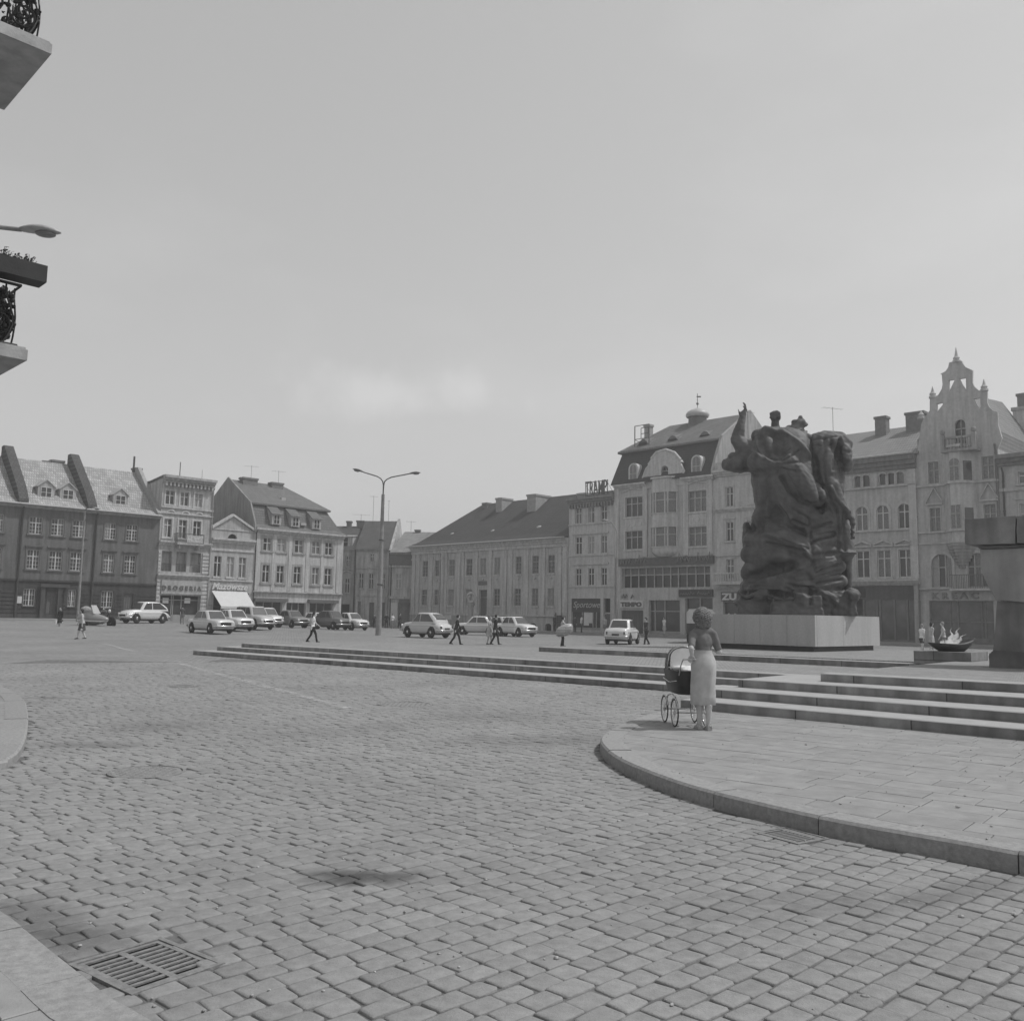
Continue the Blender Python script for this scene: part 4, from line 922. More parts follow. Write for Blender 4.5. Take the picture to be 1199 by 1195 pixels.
mb.add(V, [(0, 3, 2, 1), (0, 1, 5, 4), (1, 2, 6, 5), (2, 3, 7, 6), (3, 0, 4, 8, 7), (4, 5, 9, 8), (5, 6, 9), (6, 7, 8, 9)]); rf2 = b.part('upper_roof', mb, T_M)
# grey render on the exposed gable
mb = MB(); pg = [(.35, zt - .3), (.2, zt + .6), (-1.1, zk + .25), (-6.5, zr2 + .25), (-11.9, zk + .2), (-13, zt - .3)]; mb.extr(pg, lambda o_, z_, c: W(a0 - c, o_, z_), .0, .18); b.part('gable_wall', mb, plaster('gable_render', .27, .25))
for u, v in ((323.5, 614.8), (345.7, 617.5), (370.5, 620.2)):
    a, z = LR.px(u, v, .0); b.dormer(a, z + .05, 1.15, 1.15, 1.15, .02, -1.55, shed=True, m=plaster('dormer_render', .42), rm=T_M)
for u, v, w in ((291, 565, 1.9), (323, 570.5, 1.5)): a, z = LR.px(u, v, -6.0); b.chimney(a, -6.0, z - 1.2, z + .55, w, .9, M_BRICK); b.antenna(a + .3, -6, z + .4, 1.7, 1.6)
b.pipe(a0 + .15, TB, zt - .4, .06)
mb = MB(); a, z = LR.px(329, 585.5, -3.2); b.block(mb, a - .3, a + .3, -3.3, -2.6, z - .1, z + .25); b.part('roof_hatch', mb, M_ZINC)
mb = MB(); a, z = LR.px(354, 614.2, -.4); b.block(mb, a - .35, a + .35, -.5, -.1, z - .1, z + .2); b.part('roof_hatch', mb, M_ZINC)
# ---- houses in the side street
SX = Vector((1, -.05, 0)).normalized(); SN = Vector((-.05, -1, 0)).normalized()
def street_row(Y, x0=0): return Row(Vector((x0, Y, 0)), SX, SN)
R7 = street_row(118); PL_7 = plaster('street_render', .42, .3); PL_8 = plaster('street_render_pale', .46, .3)
a0, a1 = R7.S(398.5, 5) - 6, R7.S(415.8, 5); ze = R7.Z(408, 643.2)
b = Bld('side_street_house', R7, 'narrow grey house with a stucco scroll over its window, just right of the mansard house', 'house', a0, a1, -.4, 9, PL_7); b.trim = PL_7
b.window(R7.S(405.4, 9), R7.S(409.8, 9), R7.Z(407, 663.6), R7.Z(407, 651), sur=.1); b.window(R7.S(404, 6), R7.S(409.3, 6), R7.Z(407, 694), R7.Z(407, 677), sur=.1, glass=M_GLASS)
x0, x1 = R7.S(398, 2), R7.S(409, 2); b.ops.append((x0, x1, -.4, R7.Z(404, 707))); b.wall(-.4, ze); mb = MB(); b.block(mb, x0, x1, -.4, -.35, -.4, 3.4); b.part('shop_front', mb, M_VOID)
b.cornice(ze - .2, ze + .15, .35); b.bandm(R7.Z(407, 666) - .1, R7.Z(407, 666) + .1, .12)
mb = MB(); c = R7.S(406.5, 7); z = R7.Z(407, 671.5)
for k in range(-4, 5): p = R7.W(c + k*.16, .04, z + .35*cos(k*.38)); mb.ell(p, (.14, .1, .12), n=8, m=5)
b.part('stucco_scroll', mb, PL_8)
zr = R7.Z(410, 616, -5); b.roof([(.4, ze + .15), (-5, zr), (-9.5, ze)], a0, a1 + 2.5, tiles('street_tiles_dark', .10, RR, .3), cut1=0)
a, z = R7.px(405, 640, -.4); b.dormer(a - .6, ze + .2, 3.0, 1.5, .35, -.2, -3, shed=True, m=plaster('dormer_render', .42), rm=M_ZINC)
for u, v, w in ((409, 613.5, .6), (422.5, 613, 1.0)): a, z = R7.px(u, v, -5); b.chimney(a, -5, z - 1, z + .4, w, .7, M_BRICK)
b.antenna(R7.S(422, 12, -5), -5, zr, 1.7, 2.4)
R8 = street_row(117.2); a0, a1 = R7.S(415.8, 5), R8.S(454.5, 5); ze = R8.Z(430, 643.8)
b = Bld('side_street_house', R8, 'two-storey pale house with a small attic window behind the tall twin lamp mast', 'house', a0, a1, -.4, 9, PL_8); b.trim = PL_7; b8 = b
b.window(R8.S(433.4, 9), R8.S(437.8, 9), R8.Z(435, 657.6), R8.Z(435, 648), sill=.08, glass=M_GLASS)
b.winrow([(420.2, 425.4), (431.8, 437.2), (447, 451)], R8.Z(423, 689), R8.Z(423, 671), sur=.08, glass=M_GLASS)
for u0, u1, v, dd in ((418.5, 422.3, 704, 0), (432.2, 437.8, 705, 1), (447, 450.5, 705, 1)):
    x0, x1 = R8.S(u0, 2), R8.S(u1, 2); b.ops.append((x0, x1, -.4 if dd else 1.0, R8.Z(430, v))); mb = MB(); b.block(mb, x0, x1, -.22, -.17, -.4, R8.Z(430, v)); b.part('door' if dd else 'window', mb, M_FRAMED if dd else M_GLASSL)
b.wall(-.4, ze); b.cornice(ze - .2, ze + .1, .3); b.bandm(R8.Z(430, 665.6), R8.Z(430, 664), .1); b.bandm(R8.Z(430, 698), R8.Z(430, 696.5), .12)
zr = R8.Z(452, 610, -5.5); b.roof([(.4, ze + .1), (-5.5, zr), (-9.5, ze)], a0, a1, tiles('street_tiles_dark', .10, RR, .3)); b.pipe(a0 + .05, -.4, ze - .3, .09)
mb = MB(); W = R8.W; mb.extr([(.3, ze), (-5.5, zr + .35), (-9.6, ze)], lambda o_, z_, c: W(a1 + c, o_, z_), 0, .35); b.part('gable_wall', mb, PL_8)
b.antenna(R8.S(455, 15, -5), -5, zr - .5, 3.3, .3); b.antenna(R8.S(437, 15, -5), -5, zr - .5, 3.9, 1.2)
R9 = street_row(115.6); a0, a1 = a1 + .3, R9.S(484, 5); ze = R9.Z(470, 647)
b = Bld('side_street_house', R9, 'corner house with a light slate roof and brick frieze, left of the long library building', 'house', a0, a1, -.4, 9, PL_8); b.trim = PL_7
x0, x1 = R9.S(466, 2), R9.S(480, 2); z0 = R9.Z(470, 705.5); b.ops.append((x0, x1, -.4, z0)); b.window(R9.S(463.8, 6), R9.S(470, 6), R9.Z(466, 689), R9.Z(466, 671.5), glass=M_GLASSC); b.window(R9.S(480, 6), R9.S(481.5, 6), R9.Z(481, 689), R9.Z(481, 672), glass=M_GLASS)
b.wall(-.4, ze); mb = MB(); b.block(mb, x0, x1, -.3, -.25, -.4, z0); b.part('shop_front', mb, plaster('shutter_board', .19)); mb = MB(); b.block(mb, x0 + .1, x1 - .1, .02, .12, z0 - .1, z0 + .55) ; b.part('sign_board', mb, M_FRAMED)
mb = MB(); b.block(mb, R9.S(455.5, 2), R9.S(465, 2), .02, .06, .9, R9.Z(460, 705.5)); b.part('white_panel', mb, M_FRAME)
b.bandm(R9.Z(470, 662), R9.Z(470, 648.8), .06, m=mat('brick_frieze', .13, .9, 4, .2, .3, 30)); b.bandm(R9.Z(470, 664), R9.Z(470, 662), .25); b.bandm(R9.Z(470, 701), R9.Z(470, 698), .2)
zr = R9.Z(470, 622.5, -6); T9 = tiles('slate_light', .26, RR, .3)
b.roof([(.5, ze), (-6, zr), (-11, ze)], a0, a1 + 9, T9, cut0=.8); b.pipe(a0 + .25, -.4, R9.Z(455, 664), .08)
a, z = R9.px(489, 628, -6); b.chimney(a, -6, z - .8, z + .9, .65, .6, M_BRICK); b.antenna(R9.S(481, 12, -6), -6, zr - .5, 2.0, 1.3)

# ---- the long library
PL_B1 = plaster('library_render', .46, .22, .08); PL_B2 = plaster('library_trim', .50, .18, .08); T_D = tiles('dark_tiles', .075, RR, .28, .1, .12)
RX = RRw; a0, a1 = RX.S(481.8, 5), RX.S(665.5, 5); ze = RX.Z(664, 629.5); b = Bld('library', RX, 'long two-storey library with pilasters, tall dark hipped roof and three chimneys', 'library', a0, a1, -.5, 13, PL_B1); b.trim = PL_B2; bL = b
up = [(494.6, 501), (509.2, 515), (526, 532.3), (546, 553), (562.4, 569.2), (579, 585.2), (603.6, 610.3), (623.2, 630.6), (641.8, 649.2)]
lo = [(493.4, 499.9), (508.3, 514), (524.4, 531), (545.5, 552.2), (578.3, 585), (602.3, 609.5), (622.5, 630), (641, 648.6)]
zu = (RX.Z(645.5, 670.9), RX.Z(645.5, 649.5)); zl = (RX.Z(645.5, 709.4), RX.Z(645.5, 688.3))
b.winrow(up, *zu, style='grid', sill=.16, fm=mat('library_sash', .34, .6)); b.winrow(lo, *zl, style='grid', sill=.16, fm=MATS['library_sash'])
x0, x1 = RX.S(560.8, 3), RX.S(570, 3); zd = RX.Z(565, 690.3); b.ops.append((x0, x1, -.5, zd)); 
for u0, u1 in ((620, 627.8), (638.2, 645.5)):
    p0, p1 = RX.S(u0, 1), RX.S(u1, 1); b.ops.append((p0, p1, RX.Z(630, 738.3), RX.Z(630, 729.6), .5)); mb = MB(); b.block(mb, p0, p1, -.3, -.26, .1, 1.6); b.part('cellar_window', mb, M_VOID)
q0, q1 = RX.S(649.6, 2), RX.S(658.4, 2); zq = RX.Z(654, 717.3); b.ops.append((q0, q1, -.5, zq)); b.wall(-.5, ze, thick=.3)
for p0, p1, zz in ((x0, x1, zd), (q0, q1, zq)):
    mb = MB(); b.block(mb, p0, p1, -.35, -.3, -.5, zz - .9); b.block(mb, p0, p1, -.34, -.30, zz - .85, zz); d = b.part('door', mb, M_FRAMED); mb = MB(); c = (p0 + p1)/2; b.block(mb, c - .03, c + .03, -.3, -.24, 1.1, 1.3); mk('handle', mb, M_STEEL, d)
zb = RX.Z(620, 721.5); b.bandm(-.5, zb, .14, a1=x0 - .02, name='plinth', m=plaster('library_plinth', .36, .3)); b.bandm(zb, zb + .16, .2, a1=x0 - .02); b.bandm(zb + .01, zb + .16, .2, a0=x1 + .02, a1=q0 - .02)
z1, z2 = RX.Z(660, 651), RX.Z(660, 642)
for k, u in enumerate((484.5, 489.5, 504.8, 519, 521.8, 538.5, 541.5, 557.5, 573.8, 591.2, 598, 616.6, 636, 655.5, 662)):
    x = RX.S(u, 6); mb = MB(); b.block(mb, x - .32, x + .32, 0, .12, zb + .17, z2 + .2); b.block(mb, x - .42, x + .42, 0, .17, z2 - .5, z2 - .3); b.part('pilaster', mb, PL_B2)
b.bandm(z2 + .21, z2 + .42, .2); b.cornice(ze - .75, ze, .55)
for (u0, u1) in up: x = (RX.S(u0, 6) + RX.S(u1, 6))/2; p = RX.W(x, .06, zu[0] - .5); mb = MB(); mb.ell(p, (.16, .16, .14), n=8, m=5); b.part('boss', mb, PL_B2)
mb = MB(); b.block(mb, x0 - .1, x1 + .1, .01, .08, zd + .55, zd + 1.0); b.part('name_plate', mb, M_FRAMED); 
x = RX.S(526, 1.8); mb = MB(); b.block(mb, x - .6, x + .6, .15, .2, 1.1, 1.95); b.part('notice_board', mb, M_FRAME)
zr = RX.Z(600, 586.5, -7.5); cut = RX.px(566, 591.6, -7.5)[0] - a0
prof = [(.75, ze - .02), (-.7, ze + .75), (-7.5, zr), (-14.2, ze)]
W = RX.W; V = []; 
for a, sg in ((a0 - .6, 1), (a1, 0)):
    for i, (o_, z_) in enumerate(prof): V.append(W(a + sg*(cut + .6 if i == 2 else (1.1 if i == 1 else 0)), o_, z_))
mb = MB(); mb.add(V, [(i, 4 + i, 5 + i, i + 1) for i in range(3)] + [(0, 1, 2, 3), (7, 6, 5, 4), (0, 3, 7, 4)]); rf = b.part('roof', mb, T_D); b.gutter(ze + .02, o=.8)
for u, v, w, o_, hh in ((572.5, 590, 1.5, -7.3, .0), (590.5, 584.5, 1.9, -6.4, .4), (631, 580.8, 2.6, -6.2, .5)):
    a, z = RX.px(u, v, o_); b.chimney(a, o_, z - 3.2, z + .1, w*.55, w, M_BRICKL if w > 1.6 else M_BRICK)
for u, v in ((531.5, 625), (579, 621.5), (633, 617)):
    a, z = RX.px(u, v, -2.2); mb = MB(); mb.ell(W(a, -2.2, z - .1), (.5, .5, .28), n=10, m=6); b.part('roof_vent', mb, M_ZINC)
b.pipe(RX.S(515.5, 6), -.4, ze - .8, .07, M_ZINC); b.pipe(a1 - .1, -.4, ze - .8, .07, PL_B1)

# ---- house with the big roof sign
PL_T = plaster('warm_grey_render', .50, .15, .08); a0, a1 = a1, RX.S(719.8, 6); zt = RX.Z(690, 589.5); b = Bld('sportswear_house', RX, 'plain three-bay house with tall open letters on its roof and a sports shop below', 'house', a0, a1, -.5, 13, PL_T); b.trim = PL_T; bT = b
c1 = [(673.8, 681.2), (688.8, 695.8), (703.7, 710.8)]; b.winrow(c1, RX.Z(707, 610.8), RX.Z(707, 592), sur=.05, sill=.12); b.winrow(c1, RX.Z(707, 647.6), RX.Z(707, 626.8), sill=.12)
b.winrow([(674, 680.5), (688.6, 695.3), (703.8, 710.3)], RX.Z(707, 685.2), RX.Z(707, 664.4), sill=.12, glass=M_GLASS)
x0, x1, y0, y1 = RX.S(668.9, 3), RX.S(703, 3), RX.S(706.6, 3), RX.S(714.5, 3); zs = RX.Z(690, 700.5); b.ops += [(x0, x1, .35, zs), (y0, y1, -.5, zs)]; b.wall(-.5, zt, thick=.3)
mb = MB(); b.block(mb, x0, x1, -.5, -.45, .3, zs); b.block(mb, y0, y1, -.5, -.45, -.5, zs); b.part('shop_interior', mb, M_VOID)
zg = RX.Z(690, 716.5); mb = MB(); b.block(mb, x0, x1, -.26, -.1, zg, zs); b.part('sign_board', mb, mat('sign_dark', .055, .5)); b.letters('Sportowe', RX.S(671, 3), RX.S(702, 3), zg + .25, zs - .3, -.09, .05, mat('neon_tube', .42, .5, 3, .1, 0), .0, .3)
mb = MB(); b.block(mb, x0, x1, -.2, -.18, .4, zg); b.part('shop_glass', mb, MATS['shop_glass']); mb = MB()
for u in (669.3, 681, 693.5, 697.5, 702.6): x = RX.S(u, 2); b.block(mb, x - .05, x + .05, -.17, -.1, .35, zg)
b.block(mb, x0, x1, -.17, -.1, .35, .6); b.part('shop_front', mb, MATS['shop_metal'])
for u, w, h in ((685.5, .7, 1.6), (690.8, .5, 1.1)): mb = MB(); x = RX.S(u, 2.6); z = RX.Z(u, 723); b.block(mb, x - w/2, x + w/2, -.178, -.172, z - h/2, z + h/2); b.part('poster', mb, MATS['paper'])
mb = MB(); b.block(mb, y0, y1, -.3, -.24, -.5, zg - .2); d = b.part('door', mb, M_FRAMED); mb = MB(); b.block(mb, y0, y1, -.3, -.2, zg - .15, zg); b.part('transom', mb, PL_T)
for v in (613.2, 650, 686.5): b.bandm(RX.Z(690, v + .7), RX.Z(690, v - .7), .12)
for v in (624.5, 660.3): b.bandm(RX.Z(690, v + .8), RX.Z(690, v - .8), .14, a0=RX.S(671, 8), a1=RX.S(713, 8))
b.cornice(zt, zt + .7, .6, dent=.4, m=plaster('warm_cornice', .24)); b.roof([(.4, zt + .7), (-6, zt + 1.4), (-12, zt + .7)], a0, a1, mat('tar_roof', .12, .9, 1, .2, .2))
W = RX.W; os = -.4; z0, z1 = RX.Z(700, 579.2, os), RX.Z(700, 562.3, os); mb = MB()
xa, xb = RX.S(685.3, 15, os), RX.S(711, 16, os)
for k in range(6): x = xa + (xb - xa)*k/5; b.block(mb, x - .03, x + .03, os - .1, os - .04, zt + .6, z1); mb.cyl(W(x, os - .05, z1 - .3), W(x, os - 1.4, zt + .75), .02, n=5)
for z in (z0 - .25, z0 - .05, z1 - .12): b.block(mb, xa, xb, os - .11, os - .03, z, z + .06)
sgn = b.part('sign_frame', mb, M_STEEL); b.letters('TRAMP', xa + .05, xb, z0, z1, os, .09, M_FRAMED, .004)
a, z = RX.px(683, 578, -1.5); b.chimney(a, -1.5, z - 1, z + .05, 1.1, .7, M_BRICKL)

# ---- art nouveau house
PL_N = plaster('nouveau_render', .47, .18, .08); PL_NT = plaster('nouveau_trim', .52, .15, .08); T_N = tiles('mansard_dark', .06, RR, .28, .12, .1); T_N2 = tiles('upper_tiles', .17, RR, .28, .12, .15)
a0, a1 = a1, RX.S(838.3, 6); ze = RX.Z(834, 556.5); b = Bld('art_nouveau_house', RX, 'tall house with a curved scrolled gable, glazed triple bays, dark mansard roof and round lantern', 'house', a0, a1, -.5, 13, PL_N); b.trim = PL_NT; bN = b
W = RX.W
zz1 = (RX.Z(820, 598.7), RX.Z(820, 574)); zz2 = (RX.Z(820, 639.2), RX.Z(820, 616.2)); fN = mat('nouveau_sash', .40, .6)
for u0, u1 in ((732.3, 752.5), (806, 827.5)):
    for q in (zz1, zz2): b.window(RX.S(u0, 11), RX.S(u1, 11), q[0], q[1], style='tri', sur=.12, sill=.16, fm=fN, rec=.14)
zsh0, zsh1 = RX.Z(780, 688.5), RX.Z(780, 664); sx0, sx1 = RX.S(728, 5), RX.S(831.5, 5); b.ops.append((sx0, sx1, zsh0, zsh1))
shops = [(727.4, 753, 714.5), (759.6, 796, 702.5), (802.3, 834.5, 700)]
for u0, u1, v in shops: b.ops.append((RX.S(u0, 2), RX.S(u1, 2), -.5, RX.Z((u0 + u1)/2, v)))
b.wall(-.5, ze, thick=.45)
mb = MB(); b.block(mb, sx0, sx1, -.5, -.46, zsh0, zsh1); si = b.part('shop_interior', mb, M_GLASS)
mb = MB(); zm = zsh0 + (zsh1 - zsh0)*.66
for u in (728.6, 736.5, 745.7, 754.5, 764, 774, 783.2, 792.2, 802.4, 812.8, 823, 831): x = RX.S(u, 5); b.block(mb, x - .05, x + .05, -.40, -.30, zsh0, zsh1)
b.block(mb, sx0, sx1, -.39, -.31, zm - .05, zm + .05); b.block(mb, sx0, sx1, -.39, -.29, zsh0, zsh0 + .1); b.part('window_strip', mb, fN)
mb = MB(); b.block(mb, sx0, sx1, -.43, -.42, zm, zsh1); b.part('upper_lights', mb, mat('dull_glass', .12, .3, 3, .3, 0, spec=.5))
for k, (u0, u1, v) in enumerate(shops):
    x0, x1 = RX.S(u0, 2), RX.S(u1, 2); z = RX.Z((u0 + u1)/2, v); mb = MB()
    if k == 0:
        b.block(mb, x0, x1, -.25, -.2, -.5, z)
        for j in range(9): xx = x0 + (x1 - x0)*j/8; b.block(mb, xx - .03, xx + .03, -.2, -.17, -.5, z)
        b.part('shutter_door', mb, plaster('shutter_paint', .13, .2))
    else:
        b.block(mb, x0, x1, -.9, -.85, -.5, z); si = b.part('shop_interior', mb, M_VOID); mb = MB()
        xs = [x0, x0 + (x1 - x0)*.16, x0 + (x1 - x0)*.48, x1] if k == 1 else [x0, x0 + (x1 - x0)*.5, x1]
        for x in xs: b.block(mb, x - .06, x + .06, -.35, -.25, -.5, z)
        b.block(mb, x0, x1, -.34, -.26, -.5, .45); b.block(mb, x0, x1, -.34, -.26, z - 1.1, z - 1.0); b.part('shop_front', mb, MATS['shop_metal']); mb = MB(); b.block(mb, x0, x1, -.36, -.345, .45, z); b.part('shop_glass', mb, MATS['shop_glass'])
z0, z1 = RX.Z(780, 661.5), RX.Z(780, 652.5); mb = MB(); b.block(mb, sx0 - .2, sx1 + .5, .001, .3, z0, z1); b.part('sign_board', mb, mat('sign_grey', .10, .6))
def scribble(x0, x1, z0, z1, n, m, r=.04, o=.36):
    rng = random.Random(int(x0*100)); w = (x1 - x0)/n
    for part_ in (0, 1):
        mb = MB(); k0, k1 = (0, n//2) if part_ == 0 else (n//2 + 1, n); pts = []
        for k in range(k0, k1): h = (z1 - z0)*rng.choice((.55, .6, 1.0)); xx = x0 + w*k; pts += [RX.W(xx, o, z0 + rng.uniform(0, .1)), RX.W(xx + w*.45, o, z0 + h), RX.W(xx + w*.75, o, z0 + h*.5)]
        mb.tube(pts, r, 6); b.part('neon_script', mb, m)
for u0, u1 in ((729, 760), (796, 836)): scribble(RX.S(u0, 6), RX.S(u1, 6), z0 + .2, z1 + .35, 9, mat('neon_dull', .26, .5, 3, .1, 0))
mb = MB(); b.block(mb, RX.S(727, 4), RX.S(753.5, 4), .001, .15, RX.Z(740, 711.5), RX.Z(740, 702.8)); b.part('sign_board', mb, mat('sign_white', .6, .6, 3, .1, 0)); b.letters('TEMPO', RX.S(728, 4), RX.S(752.6, 4), RX.Z(740, 710.2), RX.Z(740, 704.6), .155, .05, M_FRAMED, .03)
mb = MB(); b.block(mb, RX.S(796, 4), RX.S(835.5, 4), .001, .2, RX.Z(815, 698.5), RX.Z(815, 690)); b.part('sign_board', mb, mat('sign_dark', .055, .5)); scribble(RX.S(798, 4), RX.S(833, 4), RX.Z(815, 696.6), RX.Z(815, 692.4), 12, MATS['neon_dull'], .03, .24)
scribble(RX.S(729, 4), RX.S(743, 4), RX.Z(735, 701), RX.Z(735, 692), 4, M_FRAMED, .045, .1)
for u in (722.5, 755.8, 803.6, 831.8): x = RX.S(u, 9); mb = MB(); b.block(mb, x - .28, x + .28, .0, .14, RX.Z(780, 651), ze - .35); b.part('pilaster', mb, PL_NT)
b.cornice(ze - .38, ze + .05, .45, a1=RX.S(757.5, 14)); b.cornice(ze - .38, ze + .05, .45, a0=RX.S(799, 14))
for u0, u1 in ((729, 756), (801, 832)):                  # low hoods above the triple windows
    x0, x1 = RX.S(u0, 14), RX.S(u1, 14); c = (x0 + x1)/2; z = ze - .75; mb = MB(); P = []
    for (xa, za), (xb, zb_) in (((x0, z), (c, z + .3)), ((c, z + .3), (x1, z))):
        P = []
        for oo in (0, .16):
            for (x, zz) in ((xa, za), (xb, zb_), (xb, zb_ + .1), (xa, za + .1)): P.append(W(x, oo, zz))
        mb.hexa(P)
    b.part('hood', mb, PL_NT)
for u0, u1 in ((732.3, 752.5), (806, 827.5)):
    x0, x1 = RX.S(u0, 9), RX.S(u1, 9); mb = MB(); b.block(mb, x0, x1, 0, .03, zz2[1] + .15, zz1[0] - .18)
    for j in range(3): c = x0 + (x1 - x0)*(j + .5)/3; mb.cyl(W(c, .02, (zz2[1] + zz1[0])/2), W(c, .07, (zz2[1] + zz1[0])/2), .26, n=14)
    b.part('panel', mb, PL_NT)
# middle bay (oriel) with its own windows
ob0, ob1 = RX.S(760.5, 10, .3), RX.S(791.8, 10, .3); zb0 = RX.Z(777, 651.5, .3); zb1 = RX.Z(777, 560.5, .3); od = .75
bb_ = MB(); poly = [(ob0, 0), (ob0 + .7, od), (ob1 - .7, od), (ob1, 0)]
def oriel_block(mb, z0, z1, k=1.0, e=0.0):
    c = (ob0 + ob1)/2; P = [(c + (a - c)*k + (e if a > c else -e), o_*k + (e if o_ > 0 else 0)) for a, o_ in poly]
    V = [W(a, max(.001, o_), z0) for a, o_ in P] + [W(a, max(.001, o_), z1) for a, o_ in P]; mb.add(V, [(3, 2, 1, 0), (4, 5, 6, 7), (0, 1, 5, 4), (1, 2, 6, 5), (2, 3, 7, 6), (3, 0, 4, 7)])
wz = [(zz2[0] + .1, zz2[1] + .1), (zz1[0] + .1, zz1[1] + .1)]
zs_ = [zb0 + .5, wz[0][0], wz[0][1], wz[1][0], wz[1][1], zb1]
for j in (0, 2, 4): oriel_block(bb_, zs_[j], zs_[j + 1])
c = (ob0 + ob1)/2
for (z0, z1) in wz:
    for x in (ob0 + .05, ob0 + .72, c - .55, c + .55, ob1 - .72, ob1 - .05):
        oo = 0.05 if x in (ob0 + .05, ob1 - .05) else od - .12
        b.block(bb_, x - .07, x + .07, oo - .05, oo + .1, z0, z1)
ori = b.part('oriel', bb_, PL_NT)
mb = MB(); n = 7
for j in range(n): oriel_block(mb, zb0 + .5 - .5*(j + 1)/n*1.0, zb0 + .5 - .5*j/n - .002, 1 - .5*((j + 1)/n)**2)
mk('oriel_base', mb, PL_NT, ori); mb = MB(); oriel_block(mb, zs_[1] - .1, zs_[1], 1, .08); oriel_block(mb, zs_[3] - .1, zs_[3], 1, .08); oriel_block(mb, zs_[2], zs_[2] + .1, 1, .06); oriel_block(mb, zb1, zb1 + .18, 1, .14); mk('ledge', mb, PL_NT, ori)
for (z0, z1) in wz:
    mb = MB(); oriel_block(mb, z0 + .002, z1 - .002, .86); mk('pane', mb, M_GLASSL, ori); mb = MB(); z = z0 + (z1 - z0)*.62; oriel_block(mb, z - .05, z + .05, .93); mk('transom', mb, fN, ori)
# scrolled gable
gp = [(753, 568.5), (752.5, 560), (756.5, 549), (760, 545), (758.2, 543.3), (762.5, 537), (768.5, 529.6), (779, 526.4), (789.5, 530), (796.5, 538.3), (798.3, 540.5), (796, 542), (797.3, 545.5), (800.6, 551), (800, 559.5), (799.5, 562)]
P2 = [RX.px(u, v, .1) for u, v in gp]; zlow = RX.Z(777, 575, .1); P2 = [(P2[0][0], ze - .6)] + P2 + [(P2[-1][0], ze - .6)]
ox0, oz0 = RX.px(774.2, 556.8, .1); ox1, oz1 = RX.px(782.3, 544.5, .1); r = (ox1 - ox0)/2; arch = [(ox0, oz0), (ox1, oz0)] + [(ox0 + r + r*cos(pi*k/8), oz1 - r + r*sin(pi*k/8)) for k in range(0, 9)]
mb = MB(); mb.extr(P2, lambda a, z_, c_: W(a, c_, z_), -.35, .12, holes=[arch]); gb = b.part('scrolled_gable', mb, PL_NT)
mb = MB(); Q2 = [RX.px(u, v, .1) for u, v in gp]
mb.tube([W(a, .05, z_) for a, z_ in Q2[5:10]], .16, 8); mb.tube([W(a, .05, z_) for a, z_ in Q2[1:4]], .14, 8); mb.tube([W(a, .05, z_) for a, z_ in Q2[11:15]], .14, 8); mk('moulding', mb, PL_NT, gb)
mb = MB(); b.block(mb, ox0 - .1, ox1 + .1, -.28, -.25, oz0 - .1, oz1 + .1); mk('pane', mb, M_GLASS, gb); mb = MB(); b.block(mb, ox0, ox1, -.2, -.12, (oz0*.55 + oz1*.45) - .04, (oz0*.55 + oz1*.45) + .06); c = (ox0 + ox1)/2; b.block(mb, c - .03, c + .03, -.2, -.13, oz0, oz1); mk('window_frame', mb, fN, gb)
# roofs
zk = RX.Z(800, 522, -1.6); zr = RX.Z(820, 492.8, -6.5); mb = MB(); hk = RX.px(728.7, 530, -1.6)[0] - a0
V = []
for a, k in ((a0 - .25, 1), (a1 - .28, 0)):
    for i, (o_, z_) in enumerate([(.45, ze + .05), (-.35, ze + 1.3), (-1.6, zk), (-11.4, zk), (-13.2, ze)]): V.append(W(a + k*(hk + .25 if i in (2, 3) else (hk*.3 if i == 1 else 0)), o_, z_))
mb.add(V, [(i, 5 + i, 6 + i, i + 1) for i in range(4)] + [list(range(5)), list(range(9, 4, -1)), (0, 4, 9, 5)]); b.part('lower_roof', mb, T_N)
ax = RX.px(784, 498, -6.5)[0]; x0 = a0 + hk - .3; x1 = a1 - .25; mb = MB()
V = [W(x0, -1.2, zk + .01), W(x1, -1.2, zk + .01), W(x1, -11.8, zk + .01), W(x0, -11.8, zk + .01), W(x0, -1.2, zk + .22), W(x1, -1.2, zk + .22), W(x1, -11.8, zk + .22), W(x0, -11.8, zk + .22), W(ax, -6.5, zr), W(x1, -6.5, zr)]
mb.add(V, [(0, 3, 2, 1), (0, 1, 5, 4), (1, 2, 6, 9, 5), (2, 3, 7, 6), (3, 0, 4, 7), (4, 5, 9, 8), (6, 7, 8, 9), (7, 4, 8)]); b.part('upper_roof', mb, T_N2)
mb = MB(); mb.extr([(.35, ze - .4), (.3, ze + .5), (-.2, ze + 1.7), (-1.35, zk + .45), (-6.5, zr + .3), (-12, zk + .4), (-13.3, ze - .4)], lambda o_, z_, c_: W(a1 + c_, o_, z_), -.27, 0); b.part('fire_wall', mb, plaster('fire_wall_render', .36, .2))
